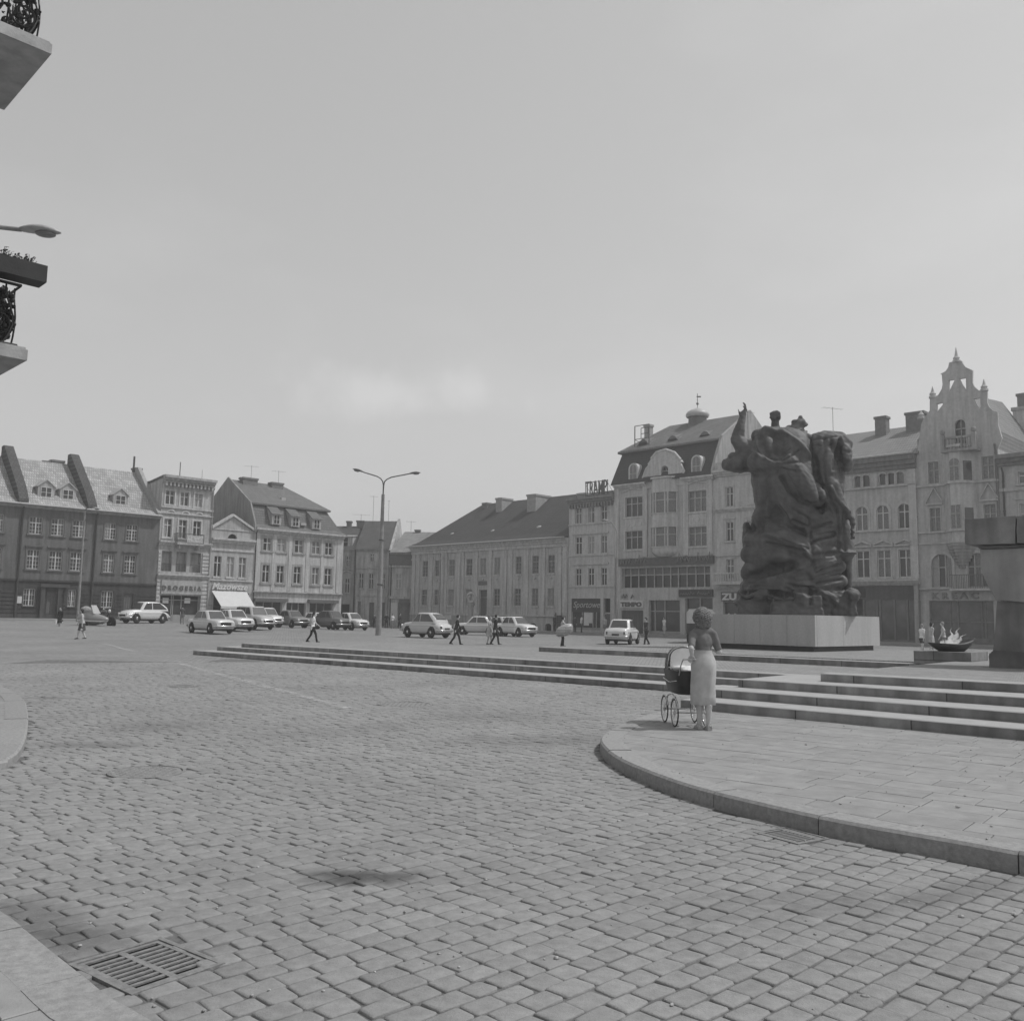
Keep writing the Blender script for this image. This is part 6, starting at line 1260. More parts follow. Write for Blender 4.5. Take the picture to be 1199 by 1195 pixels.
def balcony(zb):                                         # local: corner at origin, e1 along the house (towards the viewer), e2 back to the wall
    e1, e2 = -LD, -LN; c = Vector((cA.x, cA.y, zb)); Wd, Ln, th = 1.8, 3.4, .155
    root = b.root
    def X(a, o, z): p = c + e1*a + e2*o; return Vector((p.x, p.y, zb + z))
    def blk(mb, a0, a1, o0, o1, z0, z1): mb.hexa([X(a0, o0, z0), X(a1, o0, z0), X(a1, o1, z0), X(a0, o1, z0), X(a0, o0, z1), X(a1, o0, z1), X(a1, o1, z1), X(a0, o1, z1)])
    mb = MB(); blk(mb, 0, Ln, 0, Wd, .0, th - .03); blk(mb, .02, Ln - .02, .02, Wd, th - .028, th); sl = mk('balcony', mb, M_SOF, root)
    mb = MB()
    def bulge(t): return .10*sin(pi*min(1, t*1.25))**1 + .03   # belly of the railing, outward
    def bar(a, o, da, do, r=.011): mb.tube([X(a - da*(bulge(t) - .16), o - do*(bulge(t) - .16), th + .02 + .72*t) for t in np.linspace(0, 1, 7)], r, 5)
    H = th + .74
    x = .12
    while x < Ln - .1: bar(x, .12, 0, 1); x += .115
    o = .12
    while o < Wd: bar(.12, o, 1, 0); o += .115
    for z in (th + .02, H): mb.tube([X(.1, Wd, z), X(.1, .1, z), X(Ln - .1, .1, z), X(Ln - .1, Wd, z)], .02, 6)
    def spiral(cx, cz, R, turns, side, fl=1):
        pts = []
        for k in range(26):
            t = k/25; r_ = R*(1 - .85*t); ang = fl*turns*2*pi*t; u_ = cx + r_*cos(ang); z_ = cz + r_*sin(ang); tt = (z_ - th)/.72; bl = bulge(max(0, min(1, tt))) - .16 + .02
            pts.append(X(u_, .12 - bl, z_) if side else X(.12 - bl, u_, z_))
        mb.tube(pts, .014, 5)
    x = .30; k = 0
    while x < Ln - .2: spiral(x, th + .28, .17, 1.6, True, 1 if k % 2 else -1); spiral(x + .12, th + .55, .11, 1.4, True, -1 if k % 2 else 1); x += .36; k += 1
    o = .3
    while o < Wd: spiral(o, th + .28, .17, 1.6, False, 1); spiral(o, th + .56, .10, 1.3, False, -1); o += .36
    for k in range(330):                                  # cast leaves and rosettes
        a = random.uniform(.13, Ln - .1); tt = random.uniform(.03, .95); o = .12 - (bulge(tt) - .16) - .01
        q = X(a, o, th + .72*tt) if random.random() < .65 else X(o, random.uniform(.13, Wd), th + .72*tt)
        mb.ell(q, (random.uniform(.02, .045), random.uniform(.01, .03), random.uniform(.02, .05)), Matrix.Rotation(random.uniform(0, 3), 3, 'Y'), 6, 4)
    mk('railing', mb, M_WROUGHT, sl)
    fb = empty('flower_box', tuple(X(Ln/2, -.12, H))); mb = MB(); o0, o1 = -.26, .02
    mb2 = [(-.07, Ln*.7, -.24, .02)]
    for (q0, q1, q2, q3) in mb2: blk(mb, q0, q1, q2, q3, H + .0, H + .02); blk(mb, q0, q1, q2, q2 + .02, H + .021, H + .2); blk(mb, q0, q1, q3 - .02, q3, H + .021, H + .2); blk(mb, q0, q0 + .02, q2 + .021, q3 - .021, H + .021, H + .2); blk(mb, q1 - .02, q1, q2 + .021, q3 - .021, H + .021, H + .2); blk(mb, q0 + .02, q1 - .02, q2 + .02, q3 - .02, H + .15, H + .17)
    mk('planter', mb, mat('planter_paint', .035, .6), fb); mb = MB(); x = 0.1
    while x < Ln*.7 - .1:
        h = random.uniform(.05, .17); n = random.randint(6, 14); base = X(x, -.14 + random.uniform(-.07, .07), H + .17)
        for j in range(n):
            tip = base + Vector((random.uniform(-.09, .09), random.uniform(-.09, .09), random.uniform(.4, 1)*h)); mb.cyl(base, tip, .003, n=4, caps=False); d = Vector((random.uniform(-1, 1), random.uniform(-1, 1), random.uniform(-.3, 1))).normalized(); s_ = d.orthogonal().normalized()
            for q in range(3): e = (tip - base)*(.4 + .3*q)*1.0; m_ = base + e; d2 = Vector((random.uniform(-1, 1), random.uniform(-1, 1), random.uniform(0, .7))).normalized()*.035; s2 = d2.cross(Vector((0, 0, 1))).normalized()*.014; mb.add([m_, m_ + d2*.5 + s2, m_ + d2, m_ + d2*.5 - s2], [(0, 1, 2, 3)])
        x += random.uniform(.02, .08)
    for k in range(1500 if zb < 6 else 500):             # stems and leaves hanging through the ironwork
        a = random.uniform(.16, 1.9); tt = min(1, max(.05, random.gauss(.55, .26))); o = max(.10, .12 - (bulge(tt) - .16) + random.gauss(.01, .02)); q = X(a, o, th + .72*tt) if random.random() < .75 else X(o + .03, random.uniform(.16, .9), th + .72*tt)
        d2 = Vector((random.uniform(-1, 1), random.uniform(-1, 1), random.uniform(-1, .4))).normalized()*random.uniform(.025, .055); s2 = d2.orthogonal().normalized()*.014; mb.add([q, q + d2*.5 + s2, q + d2, q + d2*.5 - s2], [(0, 1, 2, 3)])
    mk('foliage', mb, mat('box_leaves', .06, .7, 20, .5, 0), fb, ); tag(fb, 'dark flower box with thin plants on the ' + ('lower' if zb < 6 else 'upper') + ' iron balcony railing', 'flower box', 'flower boxes on the near balconies')
balcony(4.5)
zu = AtY(61.5, 63.4, G(31.8, 422, 4.5).y).z; balcony(zu)
# ================================================================ MONUMENT
M_GRAN = mat('plinth_granite', .40, .6, 18, .1, .15, 80, streak=.12, extra=None); M_DARKB = mat('plinth_recess', .07, .8, 5, .2)
C0 = G(955, 764, .61); th = radians(47); dl = Vector((-cos(th), sin(th), 0)); dr = Vector((sin(th), cos(th), 0))
def edge_len(d, u, z):                                   # how far from the near corner until image column u
    k = (u - CX)/FOC; q = CR - CF*k; b = Vector((C0.x, C0.y, z)) - CAM; return -(b.dot(q))/(d.dot(q))
lL, lR = edge_len(dl, 831, 1.3), edge_len(dr, 1030, 1.3)
zt_p = AtY(955, 720, C0.y).z; zb_p = AtY(955, 757, C0.y).z
root = empty('monument_plinth', (C0.x + dl.x*lL/2 + dr.x*lR/2, C0.y + dl.y*lL/2 + dr.y*lR/2, .45)); tag(root, 'broad pale granite block plinth standing on a dark recessed base under the bronze group', 'plinth')
def pl(a, c, z): p = C0 + dl*a + dr*c; return Vector((p.x, p.y, z))
mb = MB(); e = .28
mb.hexa([pl(.12, .12, .3), pl(.12, lR - e, .3), pl(lL - .12, lR - e, .3), pl(lL - .12, .12, .3), pl(.12, .12, zb_p), pl(.12, lR - e, zb_p), pl(lL - .12, lR - e, zb_p), pl(lL - .12, .12, zb_p)]); mk('base', mb, M_DARKB, root)
nL = 4; nR = 3
for k in range(nL):                                      # facing slabs, each its own stone
    a0_, a1_ = lL*k/nL + .004, lL*(k + 1)/nL - .004; mb = MB(); mb.hexa([pl(a0_, 0, zb_p), pl(a1_, 0, zb_p), pl(a1_, .12, zb_p), pl(a0_, .12, zb_p), pl(a0_, 0, zt_p), pl(a1_, 0, zt_p), pl(a1_, .12, zt_p), pl(a0_, .12, zt_p)]); mk('facing_slab', mb, M_GRAN, root)
cuts = [0, .40, .80, 1.0]
for k in range(nR):
    c0_, c1_ = .124 + (lR - .124)*cuts[k] + .004, .124 + (lR - .124)*cuts[k + 1] - .004; mb = MB(); mb.hexa([pl(0, c0_, zb_p), pl(0, c1_, zb_p), pl(.12, c1_, zb_p), pl(.12, c0_, zb_p), pl(0, c0_, zt_p), pl(0, c1_, zt_p), pl(.12, c1_, zt_p), pl(.12, c0_, zt_p)]); mk('facing_slab', mb, M_GRAN, root)
mb = MB(); mb.hexa([pl(.125, .125, zb_p + .001), pl(.125, lR, zb_p + .001), pl(lL, lR, zb_p + .001), pl(lL, .125, zb_p + .001), pl(.125, .125, zt_p - .004), pl(.125, lR, zt_p - .004), pl(lL, lR, zt_p - .004), pl(lL, .125, zt_p - .004)]); mk('core', mb, M_GRAN, root)

MC = C0 + dl*(lL/2 - .1) + dr*(lR/2 - .1); mw = Vector((MC.x, MC.y, 0)).normalized(); mxr = Vector((mw.y, -mw.x, 0)); mD = Vector((MC.x, MC.y, 0)).length
def MPt(cx, cy, dd=0.0):                                  # crop coordinates of the surveyed sculpture -> a point dd metres behind its middle plane
    r = ray(830 + cx/3.513, 450 + cy/3.513); t = mD/(r.x*mw.x + r.y*mw.y); p = CAM + r*t; return p + mw*dd
S_ = mD/FOC/3.513
MR = Matrix((mxr, mw, Vector((0, 0, 1)))).transposed()
mb = MB()
def E(cx, cy, rx, rz, rd, dd=0.0, tilt=0.0):
    M = MR @ Matrix.Rotation(tilt, 3, 'Y'); mb.ell(MPt(cx, cy, dd), (rx*S_, rd, rz*S_), M, 18, 12)
def Cc(x0, y0, x1, y1, r0, r1=None, d0=0.0, d1=None): mb.cap(MPt(x0, y0, d0), MPt(x1, y1, d0 if d1 is None else d1), r0*S_, (r0 if r1 is None else r1)*S_, 14)
# main cloaked figure
E(300, 430, 112, 175, 1.0, 0); E(330, 300, 105, 115, .85); E(245, 300, 78, 120, .8, 0, .1); E(250, 570, 72, 95, .9); E(390, 400, 68, 130, .9, 0, -.15); E(220, 390, 45, 60, .7)
E(255, 222, 62, 46, .6); E(330, 225, 70, 45, .65, 0, .25); E(390, 290, 45, 85, .7, 0, -.25); E(340, 520, 110, 90, .95)
Cc(330, 330, 440, 470, 34, 40, -.75, -.7); Cc(200, 330, 300, 335, 40, 36, -.5, -.75)
E(425, 290, 34, 85, .6, .05); Cc(205, 212, 330, 200, 30, 26); Cc(330, 200, 400, 225, 26, 26); E(440, 380, 40, 110, .6)
# raised arm with open hand
Cc(215, 300, 150, 265, 48, 38, -.1, 0); Cc(150, 265, 118, 228, 36, 29); Cc(118, 225, 126, 185, 28, 22); Cc(126, 185, 134, 145, 21, 13.5)
Cc(134, 142, 142, 116, 12, 11); Cc(141, 116, 151, 100, 6.5, 5.5, -.05); Cc(151, 100, 149, 86, 5.5, 5, -.05); Cc(149, 86, 142, 76, 5, 3.8, -.05); Cc(144, 118, 153, 103, 5.5, 5, .08); Cc(153, 103, 147, 82, 5, 4, .08); Cc(142, 116, 147, 98, 5.5, 4.5, .2); Cc(147, 98, 141, 84, 4.5, 3.6, .2); Cc(133, 132, 124, 118, 6, 4.5, -.1); Cc(124, 118, 122, 106, 4.5, 3.6, -.1)
# bowed head with heavy hair
E(128, 320, 44, 42, .42); E(152, 300, 30, 28, .4); Cc(150, 325, 215, 325, 34, 44); E(82, 330, 24, 26, .3); E(70, 318, 16, 12, .28); E(72, 340, 15, 12, .28); E(100, 296, 22, 17, .3); E(108, 350, 20, 12, .3); E(60, 331, 9, 9, .2)
# clenched fist above the cloak
Cc(272, 200, 272, 150, 19, 15.5, .1); E(274, 131, 22, 20, .19, .1); Cc(258, 124, 262, 136, 7.5, 6.5, -.12); Cc(268, 118, 270, 134, 7.5, 6.5, -.14); Cc(279, 116, 280, 132, 7.5, 6.5, -.14); Cc(289, 120, 289, 135, 7, 6, -.12); Cc(256, 138, 270, 146, 7, 6, -.15)
# second, drooping figure on the right
E(470, 255, 48, 62, .6, .1); E(500, 240, 62, 44, .6, .1); Cc(440, 222, 478, 205, 24, 18, .1); Cc(478, 207, 545, 212, 20, 19, .1); Cc(545, 214, 572, 245, 20, 20, .05); E(562, 285, 26, 44, .38, 0); E(576, 325, 16, 22, .26, 0); E(566, 345, 17, 12, .22); E(586, 318, 7, 8, .12, -.1)
E(480, 340, 52, 120, .7); E(495, 440, 46, 100, .7); E(525, 540, 42, 100, .65); Cc(470, 300, 520, 440, 42, 34); Cc(540, 330, 538, 430, 17, 17, .1)
Cc(512, 420, 532, 470, 22, 19, -.45); Cc(532, 470, 565, 535, 18, 14, -.45); Cc(565, 535, 586, 560, 13, 12, -.45); E(588, 575, 11, 14, .13, -.45)
for k in range(9): E(588 + 5*sin(k*2.1), 588 + 6*k, 5.5, 5, .06, -.45 + .05*cos(k))
Cc(548, 590, 560, 690, 34, 37, .05); E(562, 694, 44, 9, .55, .05); Cc(553, 700, 556, 862, 13, 15, .1); Cc(577, 700, 573, 862, 12, 14, .0); Cc(561, 862, 545, 866, 10, 8, -.1)
# wind-blown drapery and stacked folds below
Cc(185, 640, 300, 640, 38, 46, -.3, -.7); Cc(300, 640, 430, 700, 46, 44, -.7); Cc(172, 700, 300, 705, 40, 50, -.2, -.6); Cc(300, 720, 430, 735, 46, 40, -.6); Cc(180, 775, 300, 790, 46, 46, -.2, -.4); Cc(300, 790, 420, 750, 40, 42, -.5)
Cc(430, 605, 508, 590, 34, 26, -.5, -.2); Cc(430, 650, 520, 640, 34, 26, -.6, -.2); Cc(430, 700, 526, 690, 36, 24, -.5, -.2); Cc(435, 770, 535, 750, 38, 26, -.6, -.25); Cc(435, 820, 540, 810, 38, 26, -.6, -.3); Cc(420, 560, 500, 570, 40, 30, -.4)
E(300, 690, 125, 130, .95, .1); E(430, 720, 105, 130, .85, .1); E(330, 830, 190, 60, 1.1)
Cc(300, 560, 470, 560, 44, 44, -.35); Cc(152, 575, 158, 610, 11, 17, 0); Cc(158, 612, 172, 670, 20, 32, 0); E(147, 586, 8, 14, .16)
# rocky base
for (a, bb2, c, d_, e0, e1) in ((120, 865, 300, 950, -1.1, .8), (250, 872, 470, 950, -1.45, 1.0), (420, 868, 606, 950, -1.0, 1.0), (150, 835, 420, 900, -.8, .7), (400, 850, 560, 900, -.75, .8)):
    P = [MPt(a, d_ + 3, 0), MPt(c, d_ + 3, 0), MPt(c - 12, bb2, 0), MPt(a + 14, bb2, 0)]
    V = [P[0] + mw*e0, P[1] + mw*e0, P[1] + mw*e1, P[0] + mw*e1, P[3] + mw*(e0 + .12), P[2] + mw*(e0 + .1), P[2] + mw*(e1 - .1), P[3] + mw*(e1 - .1)]; mb.hexa(V)
for k in range(12):
    x = random.uniform(120, 600); E(x, random.uniform(868, 925), random.uniform(22, 46), random.uniform(14, 30), random.uniform(.2, .4), random.uniform(-1.15, -.7) if 190 < x < 520 else random.uniform(-.9, -.2), random.uniform(-.4, .4))
E(222, 725, 55, 150, .75); E(205, 640, 42, 70, .5); E(180, 845, 60, 26, .6, 0, -.2); E(500, 862, 80, 18, .6, -.1)
M_BRZ = mat('weathered_bronze', .07, .62, 2.5, .35, .35, 25, spec=.4, streak=-.5)
Z1 = lambda L_: [(52.7 + x*.529, 52.7 + y*.529) for x, y in L_]; Z2 = lambda L_: [(52.7 + x*.545, 491.8 + y*.545) for x, y in L_]
CARVE = [(Z1([(690, 290), (712, 460), (742, 600), (775, 740), (775, 880)]), 9, -.24), (Z1([(300, 320), (335, 430), (400, 475)]), 15, -.15), (Z1([(420, 290), (475, 380), (440, 470)]), 22, -.14), (Z1([(325, 238), (480, 268), (600, 350), (685, 440), (730, 560)]), 8, .10), (Z1([(268, 300), (285, 400), (355, 485)]), 6, .08),
 (Z1([(470, 495), (600, 415)]), 4, -.07), (Z1([(480, 520), (610, 500)]), 4, -.07), (Z1([(470, 545), (570, 575)]), 4, -.07), (Z1([(450, 480), (530, 400)]), 4, -.06), (Z1([(460, 620), (540, 740), (640, 812), (750, 840)]), 9, -.17), (Z1([(500, 560), (600, 680), (700, 790)]), 22, .10), (Z1([(190, 560), (300, 610), (430, 590)]), 9, -.10), (Z1([(240, 420), (330, 480), (430, 500)]), 7, .07), (Z1([(330, 640), (345, 760), (320, 860)]), 10, -.08), (Z1([(420, 700), (440, 800), (500, 890)]), 8, .09),
 (Z1([(800, 320), (792, 480), (800, 700)]), 7, -.07), (Z1([(850, 330), (872, 430), (868, 560)]), 6, -.09), (Z1([(925, 330), (905, 420), (900, 540)]), 9, -.17), (Z1([(705, 330), (800, 318), (900, 300)]), 4, -.06), (Z1([(720, 370), (800, 380), (860, 365)]), 4, -.05), (Z1([(850, 700), (900, 790), (990, 890)]), 7, .08), (Z1([(820, 720), (850, 820), (900, 890)]), 7, -.10), (Z1([(960, 470), (985, 480)]), 7, .07), (Z1([(950, 420), (1000, 430)]), 5, -.06),
 (Z2([(270, 180), (330, 110), (430, 80)]), 34, -.34), (Z2([(435, 0), (480, 60), (520, 115)]), 7, .11), (Z2([(245, 225), (350, 225), (480, 268), (600, 320), (685, 405)]), 9, .13), (Z2([(340, 292), (480, 322), (625, 352)]), 5, -.12), (Z2([(450, 262), (560, 310), (650, 335)]), 3.5, -.08), (Z2([(530, 122), (640, 168)]), 4.5, -.12), (Z2([(540, 40), (650, 102)]), 4.5, -.10), (Z2([(590, 20), (650, 40)]), 4, -.06),
 (Z2([(230, 420), (400, 390), (560, 420)]), 16, .06), (Z2([(225, 545), (350, 508), (530, 472)]), 22, -.32), (Z2([(225, 615), (430, 535), (610, 475)]), 7, .12), (Z2([(480, 598), (580, 622), (690, 632)]), 5, -.14), (Z2([(560, 560), (685, 562)]), 4, -.08), (Z2([(440, 560), (485, 600), (560, 660)]), 7, .09), (Z2([(670, 640), (672, 745)]), 7, -.16), (Z2([(185, 690), (330, 685), (520, 700)]), 20, -.24), (Z2([(180, 645), (440, 640), (620, 700)]), 7, .10),
 (Z2([(652, 110), (680, 300), (695, 500)]), 6, -.08), (Z2([(680, 182), (825, 145)]), 5, -.13), (Z2([(685, 285), (855, 230)]), 6, -.15), (Z2([(700, 385), (880, 372)]), 9, -.12), (Z2([(715, 520), (895, 448)]), 5, -.11), (Z2([(720, 602), (905, 565)]), 7, -.12), (Z2([(690, 230), (845, 190)]), 5, .06), (Z2([(700, 480), (890, 415)]), 5, .06), (Z2([(720, 560), (900, 515)]), 5, .06), (Z2([(870, 20), (885, 180), (880, 350)]), 6, -.09), (Z2([(920, 60), (925, 200), (930, 350)]), 5, -.06),
 (Z2([(300, 700), (380, 760), (360, 830)]), 8, -.07), (Z2([(560, 740), (640, 790), (800, 770)]), 7, -.07), (Z2([(800, 700), (840, 760), (820, 830)]), 7, -.06), (Z2([(950, 690), (960, 760), (940, 830)]), 6, -.07)]
cra, cua, cfa, cama = np.array(CR), np.array(CU), np.array(CF), np.array(CAM); mwa = np.array(mw); mxa = np.array(mxr)
def folds(co, no):
    q = co - cama; w = q @ cfa; cx = (CX + FOC*(q @ cra)/w - 830)*3.513; cy = (CY - FOC*(q @ cua)/w - 450)*3.513
    fr_ = np.clip(-(no @ mwa)*2.2 + .15, 0, 1); disp = np.zeros(len(co))
    for pl_, wd_, dp in CARVE:
        best = np.full(len(co), 1e9)
        for k in range(len(pl_) - 1):
            ax, ay = pl_[k]; bx, by = pl_[k + 1]; dx, dy = bx - ax, by - ay; t = np.clip(((cx - ax)*dx + (cy - ay)*dy)/(dx*dx + dy*dy), 0, 1); best = np.minimum(best, np.hypot(cx - ax - t*dx, cy - ay - t*dy))
        disp += dp*np.exp(-(best/wd_)**2)
    disp *= fr_; z = co[:, 2]; a = co @ mxa; d = co @ mwa
    back = np.clip((no @ mwa)*2, 0, 1); disp += back*.06*(1 - np.abs(np.sin(4*a - 2.2*z + 1.5*np.sin(z*1.1))))          # the unseen side keeps broad folds too
    fine = .005*np.sin(23*a + 11*z + 3*np.sin(9*d)) + .004*np.sin(37*z + 17*a + 2*np.sin(13*a)); low = z < zt_p + 1.0
    disp += fine*np.where(low, 1.8, 1.0) + np.where(low, .012*np.sin(9*a + 5*z + 4*np.sin(3*d + 2*z)), 0)
    out = co + no*disp[:, None]; out[:, 2] = np.maximum(out[:, 2], zt_p + .002); return out
mon = empty('monument', (MC.x, MC.y, zt_p)); tag(mon, 'towering dark bronze group of cloaked struggling figures with a raised open hand and a fist', 'monument')
blob('bronze_group', mb, M_BRZ, .04, parent=mon, smooth=5, post=folds)
mb = MB()
Cc(335, 215, 345, 178, 30, 16, .35); Cc(375, 235, 372, 155, 36, 15, .4); Cc(405, 270, 398, 190, 26, 13, .4); Cc(365, 152, 375, 130, 11, 8, .35); Cc(375, 130, 390, 138, 9, 7, .35); Cc(390, 138, 396, 160, 7, 9, .35); Cc(322, 185, 332, 165, 14, 8, .35); Cc(345, 165, 352, 145, 10, 7, .35); Cc(410, 300, 425, 330, 24, 20, .3)
E(385, 250, 40, 70, .5, .45); E(355, 215, 34, 34, .4, .4)
def craggy(co, no): q = co*1.0; d = .03*np.sin(9*q[:, 0] + 13*q[:, 2] + 2*np.sin(7*q[:, 1] + 5*q[:, 2])) + .018*np.sin(27*q[:, 2] - 19*q[:, 0]); return co + no*d[:, None]
blob('rough_peak', mb, mat('patinated_bronze', .16, .75, 5, .35, .4, 25), .04, parent=mon, smooth=1, post=craggy)
mb = MB()
for (a, bb2, c, d_, e0, e1) in ((585, 828, 652, 872, .9, 1.7), (600, 874, 640, 948, 1.0, 1.6)): P = [MPt(a, d_), MPt(c, d_), MPt(c, bb2 + 6), MPt(a, bb2)]; mb.hexa([P[0] + mw*e0, P[1] + mw*e0, P[1] + mw*e1, P[0] + mw*e1, P[3] + mw*e0, P[2] + mw*e0, P[2] + mw*e1, P[3] + mw*e1])
mk('rear_slab', mb, M_BRZ, mon)

# ---- stone pylon at the right edge
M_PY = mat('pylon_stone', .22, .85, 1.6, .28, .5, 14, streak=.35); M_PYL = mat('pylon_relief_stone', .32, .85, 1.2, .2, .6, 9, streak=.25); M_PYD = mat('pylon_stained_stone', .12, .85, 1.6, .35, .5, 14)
PO = G(1157, 781, PT); PYR = Row(PO, E_, -A_); root = empty('stone_pylon', tuple(PO + E_*2)); tag(root, 'massive weathered stone pylon of stacked blocks above the steps at the right edge', 'pylon')
def pyb(name, pts, o0, o1, m, jit=.02):
    """pts: pixel outline (u,v) counter-clockwise on the face plane at depth offset o1"""
    P = []
    for i in range(len(pts)):                            # subdivide the edges so the stone is not razor straight
        a_, b_ = pts[i], pts[(i + 1) % len(pts)]; n_ = 4
        for k in range(n_): P.append((a_[0] + (b_[0] - a_[0])*k/n_, a_[1] + (b_[1] - a_[1])*k/n_))
    Q_ = [PYR.px(u, v, o1) for u, v in P]; Q_ = [(a_ + random.uniform(-jit, jit)*.5, z_ + random.uniform(-jit, jit)*.5) for a_, z_ in Q_]
    mb = MB(); mb.extr(Q_, lambda a_, z_, c_: PYR.W(a_, c_, z_), o0, o1)
    o = mk(name, mb, m, root); bv = o.modifiers.new('b', 'BEVEL'); bv.width = .02; bv.segments = 2; bv.limit_method = 'ANGLE'; return o
pyb('cap_block', [(1129.5, 637.5), (1189, 636), (1189, 604), (1129.5, 607.5)], -1.3, .25, M_PY); pyb('cap_block', [(1190.5, 636), (1290, 633), (1290, 597.5), (1190.5, 603.9)], -1.3, .25, M_PY)
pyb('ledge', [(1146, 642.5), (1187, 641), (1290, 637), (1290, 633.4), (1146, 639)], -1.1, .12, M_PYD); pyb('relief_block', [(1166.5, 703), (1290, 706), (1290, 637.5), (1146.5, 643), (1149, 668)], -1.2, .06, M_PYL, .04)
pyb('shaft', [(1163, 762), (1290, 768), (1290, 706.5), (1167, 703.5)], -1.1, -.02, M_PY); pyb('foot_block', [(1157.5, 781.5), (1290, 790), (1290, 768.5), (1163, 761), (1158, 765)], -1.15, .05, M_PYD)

# ---- eternal flame
FO = G(1137.3, 774.7, PT); root = empty('flame_slab', tuple(FO)); tag(root, 'low pale stone slab that carries the flame bowl, left of the stone pylon', 'slab')
def fl_len(d, u):
    k = (u - CX)/FOC; q = CR - CF*k; b_ = Vector((FO.x, FO.y, PT)) - CAM; return -(b_.dot(q))/(d.dot(q))
fd = -E_; fr_ = A_; la, lb = min(3, abs(fl_len(fd, 1070))), min(3.0, abs(fl_len(fr_, 1157)))
hs = AtY(1137.3, 764, FO.y).z - PT; mb = MB(); q = [FO, FO + fd*la, FO + fd*la + fr_*lb, FO + fr_*lb]; mb.hexa([(p.x, p.y, PT - .1) for p in q] + [(p.x, p.y, PT + hs) for p in q]); mk('slab', mb, M_STEP, root)
bc = (FO + fd*la*.5 + fr_*lb*.35); zb_ = PT + hs; sc = bc.y/FOC; bx = AtY(1113, 760, bc.y).x; bc = Vector((bx, bc.y, zb_))
root = empty('flame_bowl', tuple(bc)); tag(root, 'dark boat shaped metal fire bowl with a pale flame on the low slab', 'fire bowl')
mb = MB(); rings = []; n = 28
for (k, (rl, rr, ry, z, zs2)) in enumerate(((13, 15, .22, 0, 0), (17, 19, .27, .05, .02), (22, 24, .33, .12, .06), (26, 28, .36, .20, .17), (25.4, 27.4, .35, .19, .17), (18, 20, .26, .09, .06), (0.1, .1, .002, .06, .0))):
    for i in range(n):
        t = 2*pi*i/n; c_, s_ = cos(t), sin(t); rx = (rr if c_ > 0 else rl)*sc; ex = abs(c_)**1.2*(1 if c_ > 0 else -1); x = rx*ex; z_ = z + zs2*max(0, c_)**2*.9 + zs2*.12*max(0, -c_)**2
        mb.v.append((bc.x + x, bc.y + ry*s_, bc.z + z_)) 
    if k: mb.f += [[(k - 1)*n + i, (k - 1)*n + (i + 1) % n, k*n + (i + 1) % n, k*n + i] for i in range(n)]; mb.m += [0]*n; mb.sm += [True]*n
mk('bowl', mb, mat('bowl_metal', .045, .5, 6, .3, .2, spec=.4), root)
M_FL = bpy.data.materials.new('flame'); M_FL.use_nodes = True; t = M_FL.node_tree; t.nodes.clear(); em = t.nodes.new('ShaderNodeEmission'); em.inputs[0].default_value = (1, 1, 1, 1); em.inputs[1].default_value = .46; tr = t.nodes.new('ShaderNodeBsdfTransparent'); mx = t.nodes.new('ShaderNodeMixShader'); lw = t.nodes.new('ShaderNodeLayerWeight'); lw.inputs[0].default_value = .35
nn_ = t.nodes.new('ShaderNodeTexNoise'); nn_.inputs['Scale'].default_value = 7; nn_.inputs['Detail'].default_value = 4; mm = t.nodes.new('ShaderNodeMath'); mm.operation = 'MULTIPLY_ADD'; mm.inputs[1].default_value = 1.0; t.links.new(nn_.outputs[0], mm.inputs[0]); t.links.new(lw.outputs['Facing'], mm.inputs[2])
oo_ = t.nodes.new('ShaderNodeOutputMaterial'); t.links.new(mm.outputs[0], mx.inputs[0]); t.links.new(em.outputs[0], mx.inputs[1]); t.links.new(tr.outputs[0], mx.inputs[2]); t.links.new(mx.outputs[0], oo_.inputs[0])
mb = MB()
for (dx, h, lean, r) in ((-.08, .22, .08, .10), (.05, .46, .20, .15), (.14, .30, .24, .09), (-.22, .16, .04, .09), (.0, .45, .05, .08)):
    pts = [bc + Vector((dx + lean*(k/9)**1.5 + .03*sin(k*1.4 + dx*9), .02*sin(k*1.9), .14 + h*k/9)) for k in range(10)]; mb.tube(pts, [max(.004, r*(sin(pi*min(1, .22 + .8*k/9)))**1.0*(1 - .75*k/9)) for k in range(10)], 10)
mk('flame', mb, M_FL, root)

